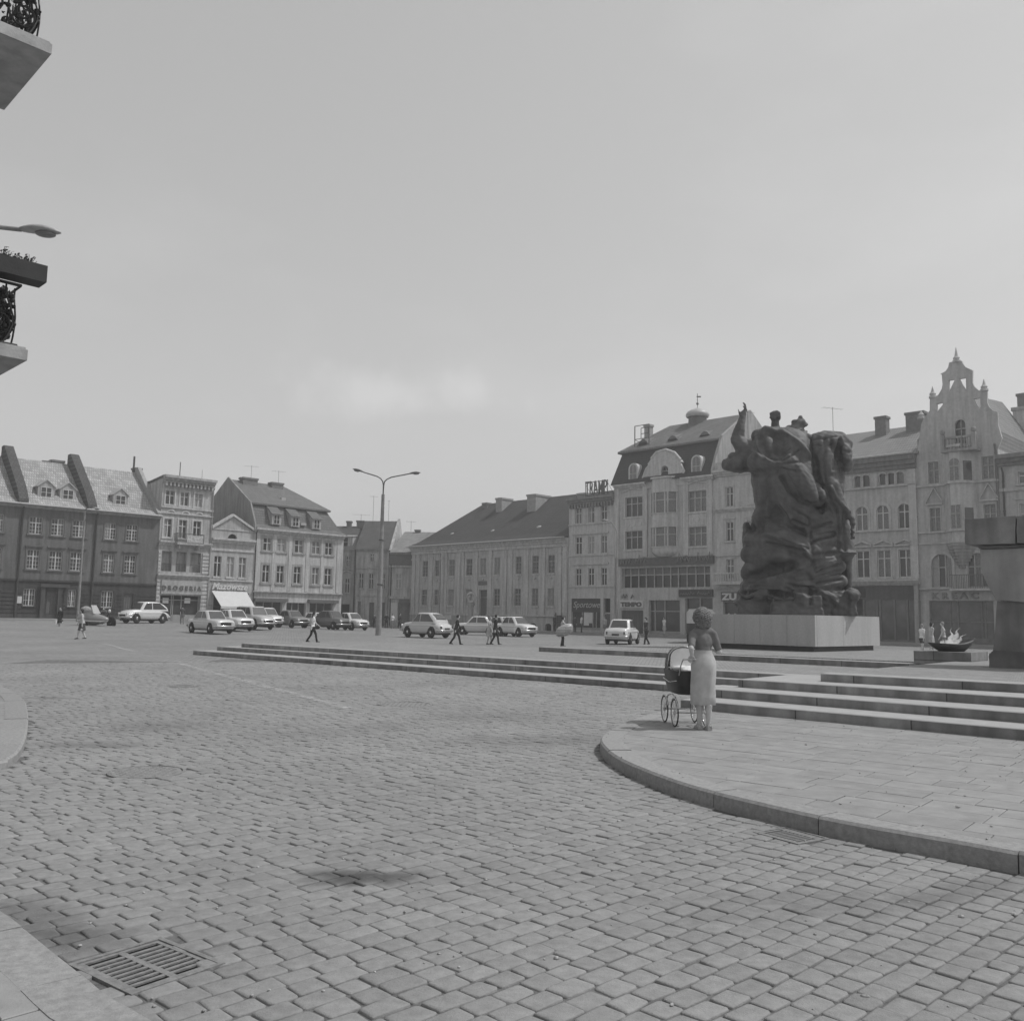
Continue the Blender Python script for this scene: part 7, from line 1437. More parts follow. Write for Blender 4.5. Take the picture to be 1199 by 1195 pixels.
# ================================================================ STREET LAMPS
M_CONC = mat('lamp_concrete', .24, .85, 4, .2, .2, 40); M_LGREY = mat('lamp_grey', .27, .6, 5, .2, .1); M_LHEAD = mat('lamp_head_metal', .36, .45, 8, .2, .05, spec=.5); M_LDARK = mat('lamp_dark', .09, .5, 5, .2, .05)
M_LENS = mat('lamp_lens', .18, .2, 5, .2, 0, spec=.6)
def lamp_head(root, p, d, L=.75, m=None):
    """a long flat luminaire starting at p, pointing along d"""
    d = Vector(d).normalized(); s_ = Vector((-d.y, d.x, 0)).normalized(); up = d.cross(s_)*-1 if d.cross(s_).z < 0 else d.cross(s_); mb = MB(); n = 9; V = []; m_ = 12
    for k in range(n + 1):
        t = k/n; w = .17*L/.75*(sin(pi*min(1, .12 + t*.86))**.6); hh = .10*L/.75*(sin(pi*min(1, .1 + t*.86))**.7); c = p + d*L*t + up*(.02*sin(pi*t))
        for i in range(m_): a = 2*pi*i/m_; V.append(c + s_*w*cos(a) + up*hh*sin(a)*(1 if sin(a) > 0 else .55))
    F = [(k*m_ + i, k*m_ + (i + 1) % m_, (k + 1)*m_ + (i + 1) % m_, (k + 1)*m_ + i) for k in range(n) for i in range(m_)] + [list(range(m_)), list(range(n*m_, (n + 1)*m_))]
    mb.add(V, F, True); o = mk('lamp_head', mb, m or M_LHEAD, root); mb = MB(); c = p + d*L*.62 - up*.05*L/.75; mb.ell(c, (.2*L/.75, .13*L/.75, .06*L/.75), Matrix((d, s_, up)).transposed(), 14, 8); mk('lens', mb, M_LENS, o)
def lamp(name, label, base, h, r0, r1, arms, mpole, group, bands=(), hm=None, L=.75):
    root = empty(name, tuple(base)); tag(root, label, 'street lamp', group); mb = MB()
    mb.lathe(base, [(r0, -.3), (r0, 0), (r0*1.0, .1), (r0 + (r1 - r0)*.5, h*.5), (r1, h)], 14); 
    pole = mk('pole', mb, mpole, root)
    if bands:
        mb = MB()
        for z in bands: rr = r0 + (r1 - r0)*z/h; mb.lathe(base, [(rr + .002, z - .06), (rr + .045, z - .05), (rr + .045, z + .05), (rr + .002, z + .06)], 14)
        mk('clamp', mb, M_LDARK, root)
    for pts, d in arms:
        P = [Vector(base) + Vector(p) for p in pts]; mb = MB(); mb.tube(P, .045, 8); mk('arm', mb, M_LDARK if mpole is M_CONC else mpole, root); lamp_head(root, P[-1], d, L, hm)
    return root
def up_at(base, u, v): return AtY(u, v, base.y) - Vector(base)
# twin lamp mast
b0 = place(443, 743.5); top = up_at(b0, 447, 578.7); jn = up_at(b0, 448, 568); l1 = up_at(b0, 425, 552.5); r1_ = up_at(b0, 479.5, 554.5); h = top.z
lamp('street_lamp', 'tall concrete mast with two long curved arms, between the parked cars and the library', b0, h, .23, .12,
     [([(0, 0, h - .3), (0, 0, jn.z), (-.06, 0, jn.z + .3), (-.22, 0, jn.z + (l1.z - jn.z)*.52), (-.5, 0, jn.z + (l1.z - jn.z)*.68), (l1.x, 0, l1.z)], (-1, .1, .28)), ([(0, 0, h - .3), (.03, 0, jn.z), (.08, 0, jn.z + .28), (.26, 0, jn.z + (r1_.z - jn.z)*.5), (.6, 0, jn.z + (r1_.z - jn.z)*.68), (r1_.x, 0, r1_.z)], (1, .1, .12))], M_CONC, 'street lamps around the square', (up_at(b0, 444, 632).z, up_at(b0, 444, 684).z), M_LDARK, .85)
# slim posts
b1 = place(90.5, 727.6); tp = up_at(b1, 97.5, 597); lamp('street_lamp', 'slim pale lamp post before the portal of the dark grey house', b1, tp.z, .12, .06, [([(0, 0, tp.z - .1), (.08, -.02, tp.z + .12), (.35, -.05, tp.z + .2), (.65, -.1, tp.z + .15)], (1, -.15, -.05))], M_CONC, 'street lamps around the square')
b2 = place(340, 733.5); tp = up_at(b2, 344, 626); lamp('street_lamp', 'slim lamp post before the middle shop of the mansard house', b2, tp.z, .13, .06, [([(0, 0, tp.z - .1), (.02, 0, tp.z + .25), (.25, -.03, tp.z + .5), (.6, -.06, tp.z + .6)], (1, -.15, .12))], M_CONC, 'street lamps around the square', (up_at(b2, 342, 675).z,))
b3 = place(722, 744.5); b3.z += .12; tp = up_at(b3, 725.5, 631); e_ = up_at(b3, 712, 609.5); lamp('street_lamp', 'slim lamp post with one curved arm, before the sportswear and art nouveau houses', b3, tp.z, .11, .05, [([(0, 0, tp.z - .1), (0, 0, tp.z + .5), (-.15, 0, tp.z + 1.0), (-.5, 0, e_.z - .12), (e_.x, 0, e_.z)], (-1, -.1, .12))], M_LGREY, 'street lamps around the square', L=.6)
b4 = place(1061, 752.5); b4.z += .12; tp = up_at(b4, 1059, 600); e_ = up_at(b4, 1050, 582); lamp('street_lamp', 'slim lamp post with one curved arm, before the arcaded house', b4, tp.z, .13, .06, [([(0, 0, tp.z - .1), (-.02, 0, tp.z + .4), (-.18, 0, tp.z + .9), (e_.x, 0, e_.z)], (-1, -.1, .3))], M_LGREY, 'street lamps around the square', L=.6)
pz = AtY(25, 269, 17.0); base = Vector((-12.2, 16.6, .09)); root = lamp('street_lamp', 'grey lamp head on a long arm at the left edge between the two balconies', base, 8.6, .12, .06, [([(0, 0, 8.5), (.2, .02, 8.75), (.8, .1, 8.9), (pz.x + 12.2, .4, pz.z - .09)], (1, .05, -.045))], M_LGREY, 'street lamps around the square')

# pedestal with plants in front of the library
b5 = RRw.W(RRw.S(551, 1, 3.0), 3.0, .13); root = empty('pedestal_sculpture', tuple(b5)); tag(root, 'stone pedestal topped by a small swirling light sculpture before the library door', 'sculpture')
z1 = up_at(b5, 551, 706).z; mb = MB(); mb.lathe(b5, [(.42, 0), (.42, .15), (.34, .3), (.27, z1*.5), (.27, z1 - .5), (.45, z1 - .15), (.45, z1)], 14); mk('pedestal', mb, plaster('pedestal_stone', .36, .2), root)
mb = MB(); c = b5 + Vector((0, 0, z1))
pts = [c + Vector((.45*cos(t), .1*sin(2*t), .62 + .5*sin(t))) for t in np.linspace(-.6, 3.6, 12)]; mb.tube(pts, [.1, .16, .19, .2, .2, .19, .18, .17, .16, .14, .1, .06], 10)
mb.tube([c + Vector((.3*cos(t), -.15, .45 + .3*sin(t))) for t in np.linspace(2.2, 6.5, 9)], .11, 8); mb.ell(c + Vector((0, 0, .12)), (.42, .36, .18)); mb.ell(c + Vector((-.2, -.05, .75)), (.16, .16, .2)); mb.cap(c + Vector((.1, 0, .2)), c + Vector((.25, -.1, .95)), .14, .08)
blob('swirling_group', mb, mat('light_sculpture', .38, .7, 3, .3, .3, 12), .045, parent=root, smooth=1)
# ================================================================ VEHICLES
M_TYRE = mat('tyre_rubber', .025, .8, 20, .2, .1); M_CHROME = mat('chrome', .55, .18, 3, .05, 0, spec=.8, metal=.9); M_CARGL = mat('car_glass', .06, .06, 2, .2, 0, spec=.8); M_UNDER = mat('car_underside', .02, .9, 5, .2, 0)
M_HL = mat('headlamp_glass', .6, .1, 4, .1, 0, spec=.8); M_TL = mat('tail_lamp_glass', .08, .2, 4, .1, 0, spec=.7); M_PLATE = mat('number_plate', .05, .5, 4, .1, 0)
def paintm(name, g): return mat(name, g, .28, 1.5, .05, 0, spec=.5, coat=.6)
def loft(mb, rings, close=True, caps=True, smooth=True):
    n = len(rings[0]); V = [p for r in rings for p in r]; F = [(j*n + i, j*n + (i + 1) % n, (j + 1)*n + (i + 1) % n, (j + 1)*n + i) for j in range(len(rings) - 1) for i in range(n)]
    mb.add(V, F, smooth)
    if caps: mb.add(rings[0], [list(range(n))[::-1]], False); mb.add(rings[-1], [list(range(n))], False)
def interp(tab, x):
    for i in range(len(tab) - 1):
        if x <= tab[i + 1][0]: t = (x - tab[i][0])/(tab[i + 1][0] - tab[i][0] + 1e-9); t = max(0, min(1, t)); return [tab[i][k] + (tab[i + 1][k] - tab[i][k])*t for k in range(1, len(tab[i]))]
    return list(tab[-1][1:])
# profile tables: x (front positive), bonnet/boot height, half width ; cabin: base rear/front x, roof rear/front x, roof height, belt height, half widths
KIND = {
 'boxy_saloon': dict(L=2.1, top=[(-2.1, .78, .70), (-2.0, .90, .78), (-1.2, .93, .81), (1.0, .92, .81), (1.85, .86, .79), (2.05, .80, .72), (2.1, .72, .70)], cab=(-1.25, 1.02, -.82, .42, 1.42, .91, .76, .62), wb=(-1.22, 1.28), zb=.24, r=.31, cols=(.0,), round=.35),
 'round_saloon': dict(L=2.0, top=[(-2.0, .62, .62), (-1.9, .80, .72), (-1.5, .93, .77), (-.9, 1.0, .80), (.9, .99, .80), (1.6, .92, .76), (1.9, .80, .68), (2.0, .62, .60)], cab=(-1.55, .98, -.72, .42, 1.54, .95, .75, .60), wb=(-1.15, 1.15), zb=.26, r=.33, cols=(.0,), round=.6),
 'humped_saloon': dict(L=2.3, top=[(-2.3, .50, .60), (-2.2, .68, .70), (-1.7, .92, .78), (-1.0, 1.08, .82), (.9, 1.06, .82), (1.6, 1.02, .74), (2.1, .92, .66), (2.3, .66, .58)], cab=(-2.05, 1.0, -.95, .46, 1.66, 1.02, .76, .60), wb=(-1.35, 1.35), zb=.30, r=.37, cols=(-.25,), round=.6),
 'humped_estate': dict(L=2.35, top=[(-2.3, .70, .72), (-2.2, 1.0, .78), (-1.0, 1.08, .82), (.9, 1.06, .82), (1.6, 1.02, .74), (2.15, .92, .66), (2.35, .66, .58)], cab=(-2.15, .98, -2.0, .44, 1.64, 1.04, .76, .64), wb=(-1.35, 1.35), zb=.30, r=.37, cols=(-1.15, -.25), round=.45),
 'finned_saloon': dict(L=2.1, top=[(-2.1, .74, .68), (-2.02, .93, .76), (-1.1, .96, .79), (.9, .95, .79), (1.7, .88, .76), (2.0, .76, .70), (2.1, .66, .64)], cab=(-1.15, .98, -.72, .36, 1.44, .94, .74, .60), wb=(-1.15, 1.25), zb=.25, r=.31, cols=(-.1,), round=.45),
}
def car(kind, pm, label, x, y, ang, group='cars parked and driving on the square', s=1.0, trim=True):
    K = KIND[kind]; root = empty('parked_car' if True else 'car', (0, 0, 0)); tag(root, label, 'car', group); R = K['round']; zb = K['zb']; Lh = K['L']; top = K['top']
    mb = MB(); rings = []; xs = sorted(set([t[0] for t in top] + list(np.linspace(-Lh, Lh, 15))))
    for xx in xs:
        zt_, w = interp(top, xx); endk = max(0, (abs(xx) - Lh*.8)/(Lh*.2)); zl = zb + .10*endk; m_ = 20; ring = []
        prof = [(.86, zl), (1, zl + .12), (1.0, zl + (zt_ - zl)*.55), (.965, zt_ - .12*(.6 + R)), (.86 - .08*R, zt_ - .025), (.45, zt_), (0, zt_ + .012 + .01*R)]
        half = [(w*a, z) for a, z in prof]
        ring = [(xx, a, z) for a, z in half] + [(xx, -a, z) for a, z in half[-2::-1]]; rings.append([Vector(p) for p in ring])
    loft(mb, rings); body = mk('body', mb, pm, root); body.data.polygons.foreach_set('use_smooth', [True]*len(body.data.polygons))
    br, bf, rr, rf, zr, zb2, wb_, wr = K['cab']; mb = MB(); rings = []
    EXP = 2.2 if R >= .6 else 1.0
    for t, zz, ex in ((0, 0, 0), (.3, 0, 0), (.6, 0, 0), (.86, 0, 0), (.97, 0, .07), (1.0, 0, .25)):
        z = (zb2 - .06) + (zr - zb2 + .06)*t; xr, xf, w = br + (rr - br)*min(1, t)**EXP + ex, bf + (rf - bf)*min(1, t) - ex, wb_ + (wr - wb_)*min(1, t) - ex*.5
        c = .10 + .06*R; rings.append([Vector(p) for p in ((xf, -w + c, z), (xf + .02, 0, z), (xf, w - c, z), (xf - c, w, z), ((xr + xf)/2, w + .012, z), (xr + c, w, z), (xr, w - c, z), (xr - .02, 0, z), (xr, -w + c, z), (xr + c, -w, z), ((xr + xf)/2, -w - .012, z), (xf - c, -w, z))])
    loft(mb, rings); cb = mk('cabin', mb, pm, root); cb.data.polygons.foreach_set('use_smooth', [True]*len(cb.data.polygons))
    def face(t, z01, w_off=0): return br + (rr - br)*z01**EXP, bf + (rf - bf)*z01, wb_ + (wr - wb_)*z01
    z0f, z1f = .16, .86; zz = lambda q: (zb2 - .06) + (zr - zb2 + .06)*q
    for sg in (-1, 1):                                   # side windows between the pillars
        cuts = [None] + list(K['cols']) + [None]
        for i in range(len(cuts) - 1):
            def xedge(q, which):
                xr, xf, w = face(0, q); lo, hi = xr + .20, xf - .20
                if which == 'lo': return lo if cuts[i] is None else cuts[i] + .04
                return hi if cuts[i + 1] is None else cuts[i + 1] - .04
            mb = MB(); P = []
            for off in (.0, .016):
                for q, wh in ((z0f, 'lo'), (z0f, 'hi'), (z1f, 'hi'), (z1f, 'lo')): P.append((xedge(q, wh), sg*(face(0, q)[2] + .006 + off), zz(q)))
            mb.hexa(P); mk('side_window', mb, M_CARGL, root)
    for nm, k, sgx in (('windscreen', 1, 1), ('rear_window', 0, -1)):
        mb = MB(); P = []
        for off in (.01, .03):
            ql = .42 if (k == 0 and EXP > 1) else z0f - .02
            for q, ys in ((ql, -1), (ql, 1), (z1f + .02, 1), (z1f + .02, -1)):
                f_ = face(0, q); P.append((f_[k] + sgx*(off + .016) - (.045 if (k == 0 and EXP > 1) else 0), ys*(f_[2] - .15), zz(q)))
        mb.hexa(P); mk(nm, mb, M_CARGL, root)
    r = K['r']; w = .80
    for wx in K['wb']:
        for sg in (-1, 1):
            yw = sg*(interp(top, wx)[1] - .02); mb = MB(); mb.lathe((0, 0, 0), [(r*.62, -.09), (r*.9, -.095), (r, -.06), (r, .06), (r*.9, .095), (r*.62, .09)], 20); mb.v = [(wx + v[0], yw + v[2]*1.0 - sg*.02, r + v[1]) for v in mb.v]; wl = mk('wheel', mb, M_TYRE, root)
            mb = MB(); mb.lathe((0, 0, 0), [(r*.63, .04), (r*.58, .075), (r*.35, .06), (r*.30, .095), (.001, .11)], 16); mb.v = [(wx + v[0], yw - sg*.02 + sg*v[2], r + v[1]) for v in mb.v]; mk('hubcap', mb, M_CHROME, wl)
            mb = MB(); R2 = r*1.22; yo = sg*(interp(top, wx)[1] + .004); arc = [(wx + R2*cos(a), r + R2*sin(a)) for a in np.linspace(-.12, pi + .12, 14)]; arc2 = [(wx + r*.9*cos(a), r + r*.9*sin(a)) for a in np.linspace(pi + .12, -.12, 10)]
            pol = arc + [(wx - R2, zb), (wx + R2, zb)]; pol = arc
            mb.extr([(a_, z_) for a_, z_ in arc], lambda a_, z_, c_: (a_, c_, z_), yo - sg*.05 if sg > 0 else yo, yo if sg > 0 else yo + .05); mk('wheel_arch', mb, M_UNDER, root)
    for nm, sx in (('front_bumper', 1), ('rear_bumper', -1)):
        mb = MB(); x0 = sx*(Lh + .06); mb.tube([(sx*(Lh - .32), -.80, .46), (sx*(Lh - .04), -.74, .46), (x0, -.55, .46), (x0 + sx*.02, 0, .46), (x0, .55, .46), (sx*(Lh - .04), .74, .46), (sx*(Lh - .32), .80, .46)], .055, 8); mk(nm, mb, M_CHROME, root)
    wf = .56
    for sg in (-1, 1):
        mb = MB(); zt_ = interp(top, Lh - .08)[0]; mb.ell((Lh - .05, sg*wf, .66 if R < .5 else .72), (.06, .10, .10), n=12, m=8); mk('headlight', mb, M_HL, root)
        mb = MB(); mb.bb(-Lh - .02, -Lh + .1, sg*.58 - .05, sg*.58 + .05, .58, .74); mk('tail_light', mb, M_TL, root)
    mb = MB(); mb.bb(Lh - .06, Lh + .02, -.40, .40, .54, .68); 
    for k in range(4): mb.bb(Lh + .021, Lh + .032, -.40, .40, .55 + k*.035, .56 + k*.035)
    mk('grille', mb, M_UNDER, root); mb = MB(); mb.bb(-Lh - .03, -Lh + .02, -.24, .24, .52, .62); mk('number_plate', mb, M_PLATE, root)
    mb = MB(); mb.bb(-Lh + .25, Lh - .25, -.66, .66, .2, zb + .02); mk('underside', mb, M_UNDER, root)
    if trim:
        for sg in (-1, 1): mb = MB(); mb.tube([(xx, sg*(interp(top, xx)[1] + .008), .30 + (interp(top, xx)[0] - .30)*.62) for xx in np.linspace(-Lh*.88, Lh*.88, 9)], .012, 5); mk('side_moulding', mb, M_CHROME, root)
    root.location = (x, y, tz(x, y)); root.rotation_euler = (0, 0, ang); root.scale = (s*.95, s*.98, s*1.12); ORG[root.name] = (0, 0, 0); return root
P_W, P_C, P_G, P_D, P_I = paintm('car_paint_white', .62), paintm('car_paint_cream', .50), paintm('car_paint_mid_grey', .17), paintm('car_paint_dark', .09), paintm('car_paint_ivory', .44)
def carpx(kind, pm, label, u, v, ang, **k):              # u,v: middle of the wheel line on the ground
    p = place(u, v); return car(kind, pm, label, p.x, p.y, ang, **k)
def carY(kind, pm, label, u, Y, ang, **k): x = AtY(u, 725, Y).x; return car(kind, pm, label, x, Y, radians(ang), **k)
carY('humped_saloon', P_W, 'white hump-backed saloon parked facing left before the dark grey house', 169, 80, 238)
carY('boxy_saloon', P_C, 'pale boxy saloon, foremost of the cars before the chemist shop', 247, 64, -42)
carY('boxy_saloon', P_W, 'white saloon half hidden behind the foremost pale boxy saloon', 273, 70, -45)
carY('humped_estate', P_I, 'pale estate car with a long roof beside the shop awning', 298, 74, -46)
carY('round_saloon', P_W, 'white car of which only the roof and rear show behind the long-roofed estate', 312, 83, -45)
carY('finned_saloon', P_G, 'mid grey saloon between the estate car and the walking man', 341, 85, -42)
carY('boxy_saloon', P_W, 'white car showing its roof just behind the walking man', 371, 93, -40)
carY('round_saloon', P_D, 'dark rounded saloon in the row before the mansard house', 388, 84, -37)
carY('finned_saloon', P_W, 'pale saloon at the right end of the row, left of the twin lamp mast', 411, 86, -44)
carY('round_saloon', P_C, 'pale rounded two-door saloon seen from behind, right of the twin lamp mast', 500, 66.5, 142, s=1.04)
carY('boxy_saloon', P_C, 'pale boxy saloon side-on behind the strolling couple', 560, 78, 172)
carY('boxy_saloon', P_I, 'pale saloon facing right, first behind the man in the dark suit of the couple', 590, 77, -52)
carY('finned_saloon', P_W, 'white saloon at the right end of the cars before the library', 604, 75, -50)
carY('finned_saloon', P_W, 'white finned saloon driving away in front of the sportswear house', 729, 58.5, 70, s=.97)

# delivery truck behind the woman
p = place(820, 752.5); root = empty('delivery_truck', (0, 0, 0)); tag(root, 'delivery truck with pale canvas over a dark body, behind the woman with the pram', 'truck')
mb = MB(); mb.bb(-2.1, 1.2, -.95, .95, .62, 1.35); mk('cargo_bed', mb, mat('truck_paint', .05, .6, 3, .2, .1), root)
mb = MB(); rings = [[Vector((x, y, z)) for y, z in ((-.93, 1.36), (-.93, 2.1), (-.75, 2.32), (0, 2.38), (.75, 2.32), (.93, 2.1), (.93, 1.36))] for x in np.linspace(-2.08, 1.15, 6)]; loft(mb, rings, smooth=False); mk('canvas', mb, mat('truck_canvas', .50, .85, 3, .12, .2, 8), root)
mb = MB(); rings = []
for x, zt_, w in ((1.25, 2.0, .85), (1.35, 2.05, .88), (2.1, 2.0, .86), (2.45, 1.35, .84), (3.0, 1.22, .72), (3.15, .8, .66)): rings.append([Vector((x, y, z)) for y, z in ((-w, .5), (-w, zt_ - .3), (-w*.8, zt_), (0, zt_ + .03), (w*.8, zt_), (w, zt_ - .3), (w, .5))])
loft(mb, rings); cb = mk('cab', mb, MATS['truck_paint'], root)
for sg in (-1, 1): mb = MB(); mb.hexa([(1.45, sg*.885, 1.3), (2.15, sg*.875, 1.3), (2.1, sg*.83, 1.8), (1.45, sg*.84, 1.8), (1.45, sg*.90, 1.3), (2.15, sg*.89, 1.3), (2.1, sg*.85, 1.8), (1.45, sg*.86, 1.8)]); mk('side_window', mb, M_CARGL, cb)
for wx in (-1.3, 2.4):
    for sg in (-1, 1):
        mb = MB(); mb.lathe((0, 0, 0), [(.22, -.11), (.36, -.12), (.40, -.07), (.40, .07), (.36, .12), (.22, .11)], 18); mb.v = [(wx + v[0], sg*.78 + v[2], .40 + v[1]) for v in mb.v]; wl = mk('wheel', mb, M_TYRE, root); mb = MB(); mb.lathe((0, 0, 0), [(.22, .1), (.12, .06), (.001, .09)], 12); mb.v = [(wx + v[0], sg*.78 + sg*v[2], .40 + v[1]) for v in mb.v]; mk('hubcap', mb, M_STEEL, wl)
mb = MB(); mb.bb(-2.15, 3.0, -.5, .5, .42, .6); mk('chassis', mb, M_UNDER, root)
root.location = (p.x, p.y, p.z); root.rotation_euler = (0, 0, radians(80))

# motorcycle with a sidecar
p = place(118, 736.5); root = empty('motorcycle', (0, 0, 0)); tag(root, 'motorcycle with a bulbous boat shaped sidecar standing before the dark grey houses', 'motorcycle')
def wheelm(nm, x, y, r, par):
    mb = MB(); mb.lathe((0, 0, 0), [(r - .07, -.03), (r, -.035), (r + .01, 0), (r, .035), (r - .07, .03)], 22); mb.v = [(x + v[0], y + v[2], r + v[1]) for v in mb.v]; w_ = mk(nm, mb, M_TYRE, par); mb = MB()
    for k in range(10): a = pi*2*k/10; mb.cyl((x, y, r), (x + (r - .06)*cos(a), y, r + (r - .06)*sin(a)), .008, n=4)
    mb.cyl((x, y - .06, r), (x, y + .06, r), .05, n=8); mk('spokes', mb, M_CHROME, w_)
wheelm('wheel', .75, 0, .32, root); wheelm('wheel', -.65, 0, .32, root); wheelm('wheel', -.35, -1.05, .30, root)
mb = MB(); mb.tube([(.75, 0, .32), (.55, 0, .72), (.42, 0, 1.0)], .03, 6); mb.tube([(.45, 0, .85), (.1, 0, .8), (-.35, 0, .72), (-.65, 0, .34)], .025, 6); mb.tube([(.45, 0, .72), (.15, 0, .32), (-.3, 0, .3), (-.65, 0, .32)], .025, 6); mk('frame', mb, M_UNDER, root)
mb = MB(); mb.ell((.18, 0, .86), (.28, .14, .12), n=14, m=8); mk('fuel_tank', mb, P_D, root); mb = MB(); mb.ell((-.3, 0, .84), (.32, .13, .06), n=12, m=8); mk('saddle', mb, M_TYRE, root); mb = MB(); mb.ell((.05, 0, .42), (.2, .14, .17), n=10, m=8); mb.tube([(-.05, -.1, .3), (-.8, -.14, .32)], .035, 8); mk('engine', mb, M_STEEL, root)
mb = MB(); mb.tube([(.35, -.36, 1.02), (.42, -.15, 1.06), (.42, .15, 1.06), (.35, .36, 1.02)], .014, 6); mk('handlebar', mb, M_CHROME, root); mb = MB(); mb.ell((.55, 0, .92), (.09, .09, .09), n=12, m=8); mk('headlight', mb, M_HL, root)
mb = MB(); rings = []
for x, w, zc, h in ((1.15, .02, .50, .03), (1.1, .14, .5, .11), (.85, .28, .5, .2), (.4, .36, .52, .28), (0, .40, .60, .36), (-.4, .36, .58, .32), (-.8, .28, .58, .28), (-1.05, .14, .55, .16), (-1.12, .02, .52, .04)): rings.append([Vector((x, -.78 + w*cos(a), zc + h*(sin(a) if sin(a) < 0 else sin(a)*.9))) for a in np.linspace(0, 2*pi, 17)[:-1]])
loft(mb, rings); sc_ = mk('sidecar', mb, paintm('sidecar_paint', .22), root); mb = MB(); mb.tube([(1.13, -.78, .42), (.85, -1.06, .40), (0, -1.17, .42), (-.8, -1.06, .44), (-1.1, -.78, .44)], .045, 8); mk('trim', mb, M_CHROME, sc_)
mb = MB(); mb.hexa([(.28, -1.08, .78), (.28, -.48, .78), (.34, -.48, .78), (.34, -1.08, .78), (.02, -1.0, 1.2), (.02, -.56, 1.2), (.05, -.56, 1.2), (.05, -1.0, 1.2)]); mk('windscreen', mb, mat('perspex', .40, .15, 2, .1, 0, spec=.7), sc_)
mb = MB(); mb.ell((-.5, -.78, .95), (.32, .3, .2), n=12, m=8); mk('folded_cover', mb, mat('cover_canvas', .30, .85, 4, .2, .2), sc_)
root.location = (p.x, p.y, p.z); root.rotation_euler = (0, 0, radians(-18)); root.scale = (1.3, 1.25, 1.55)
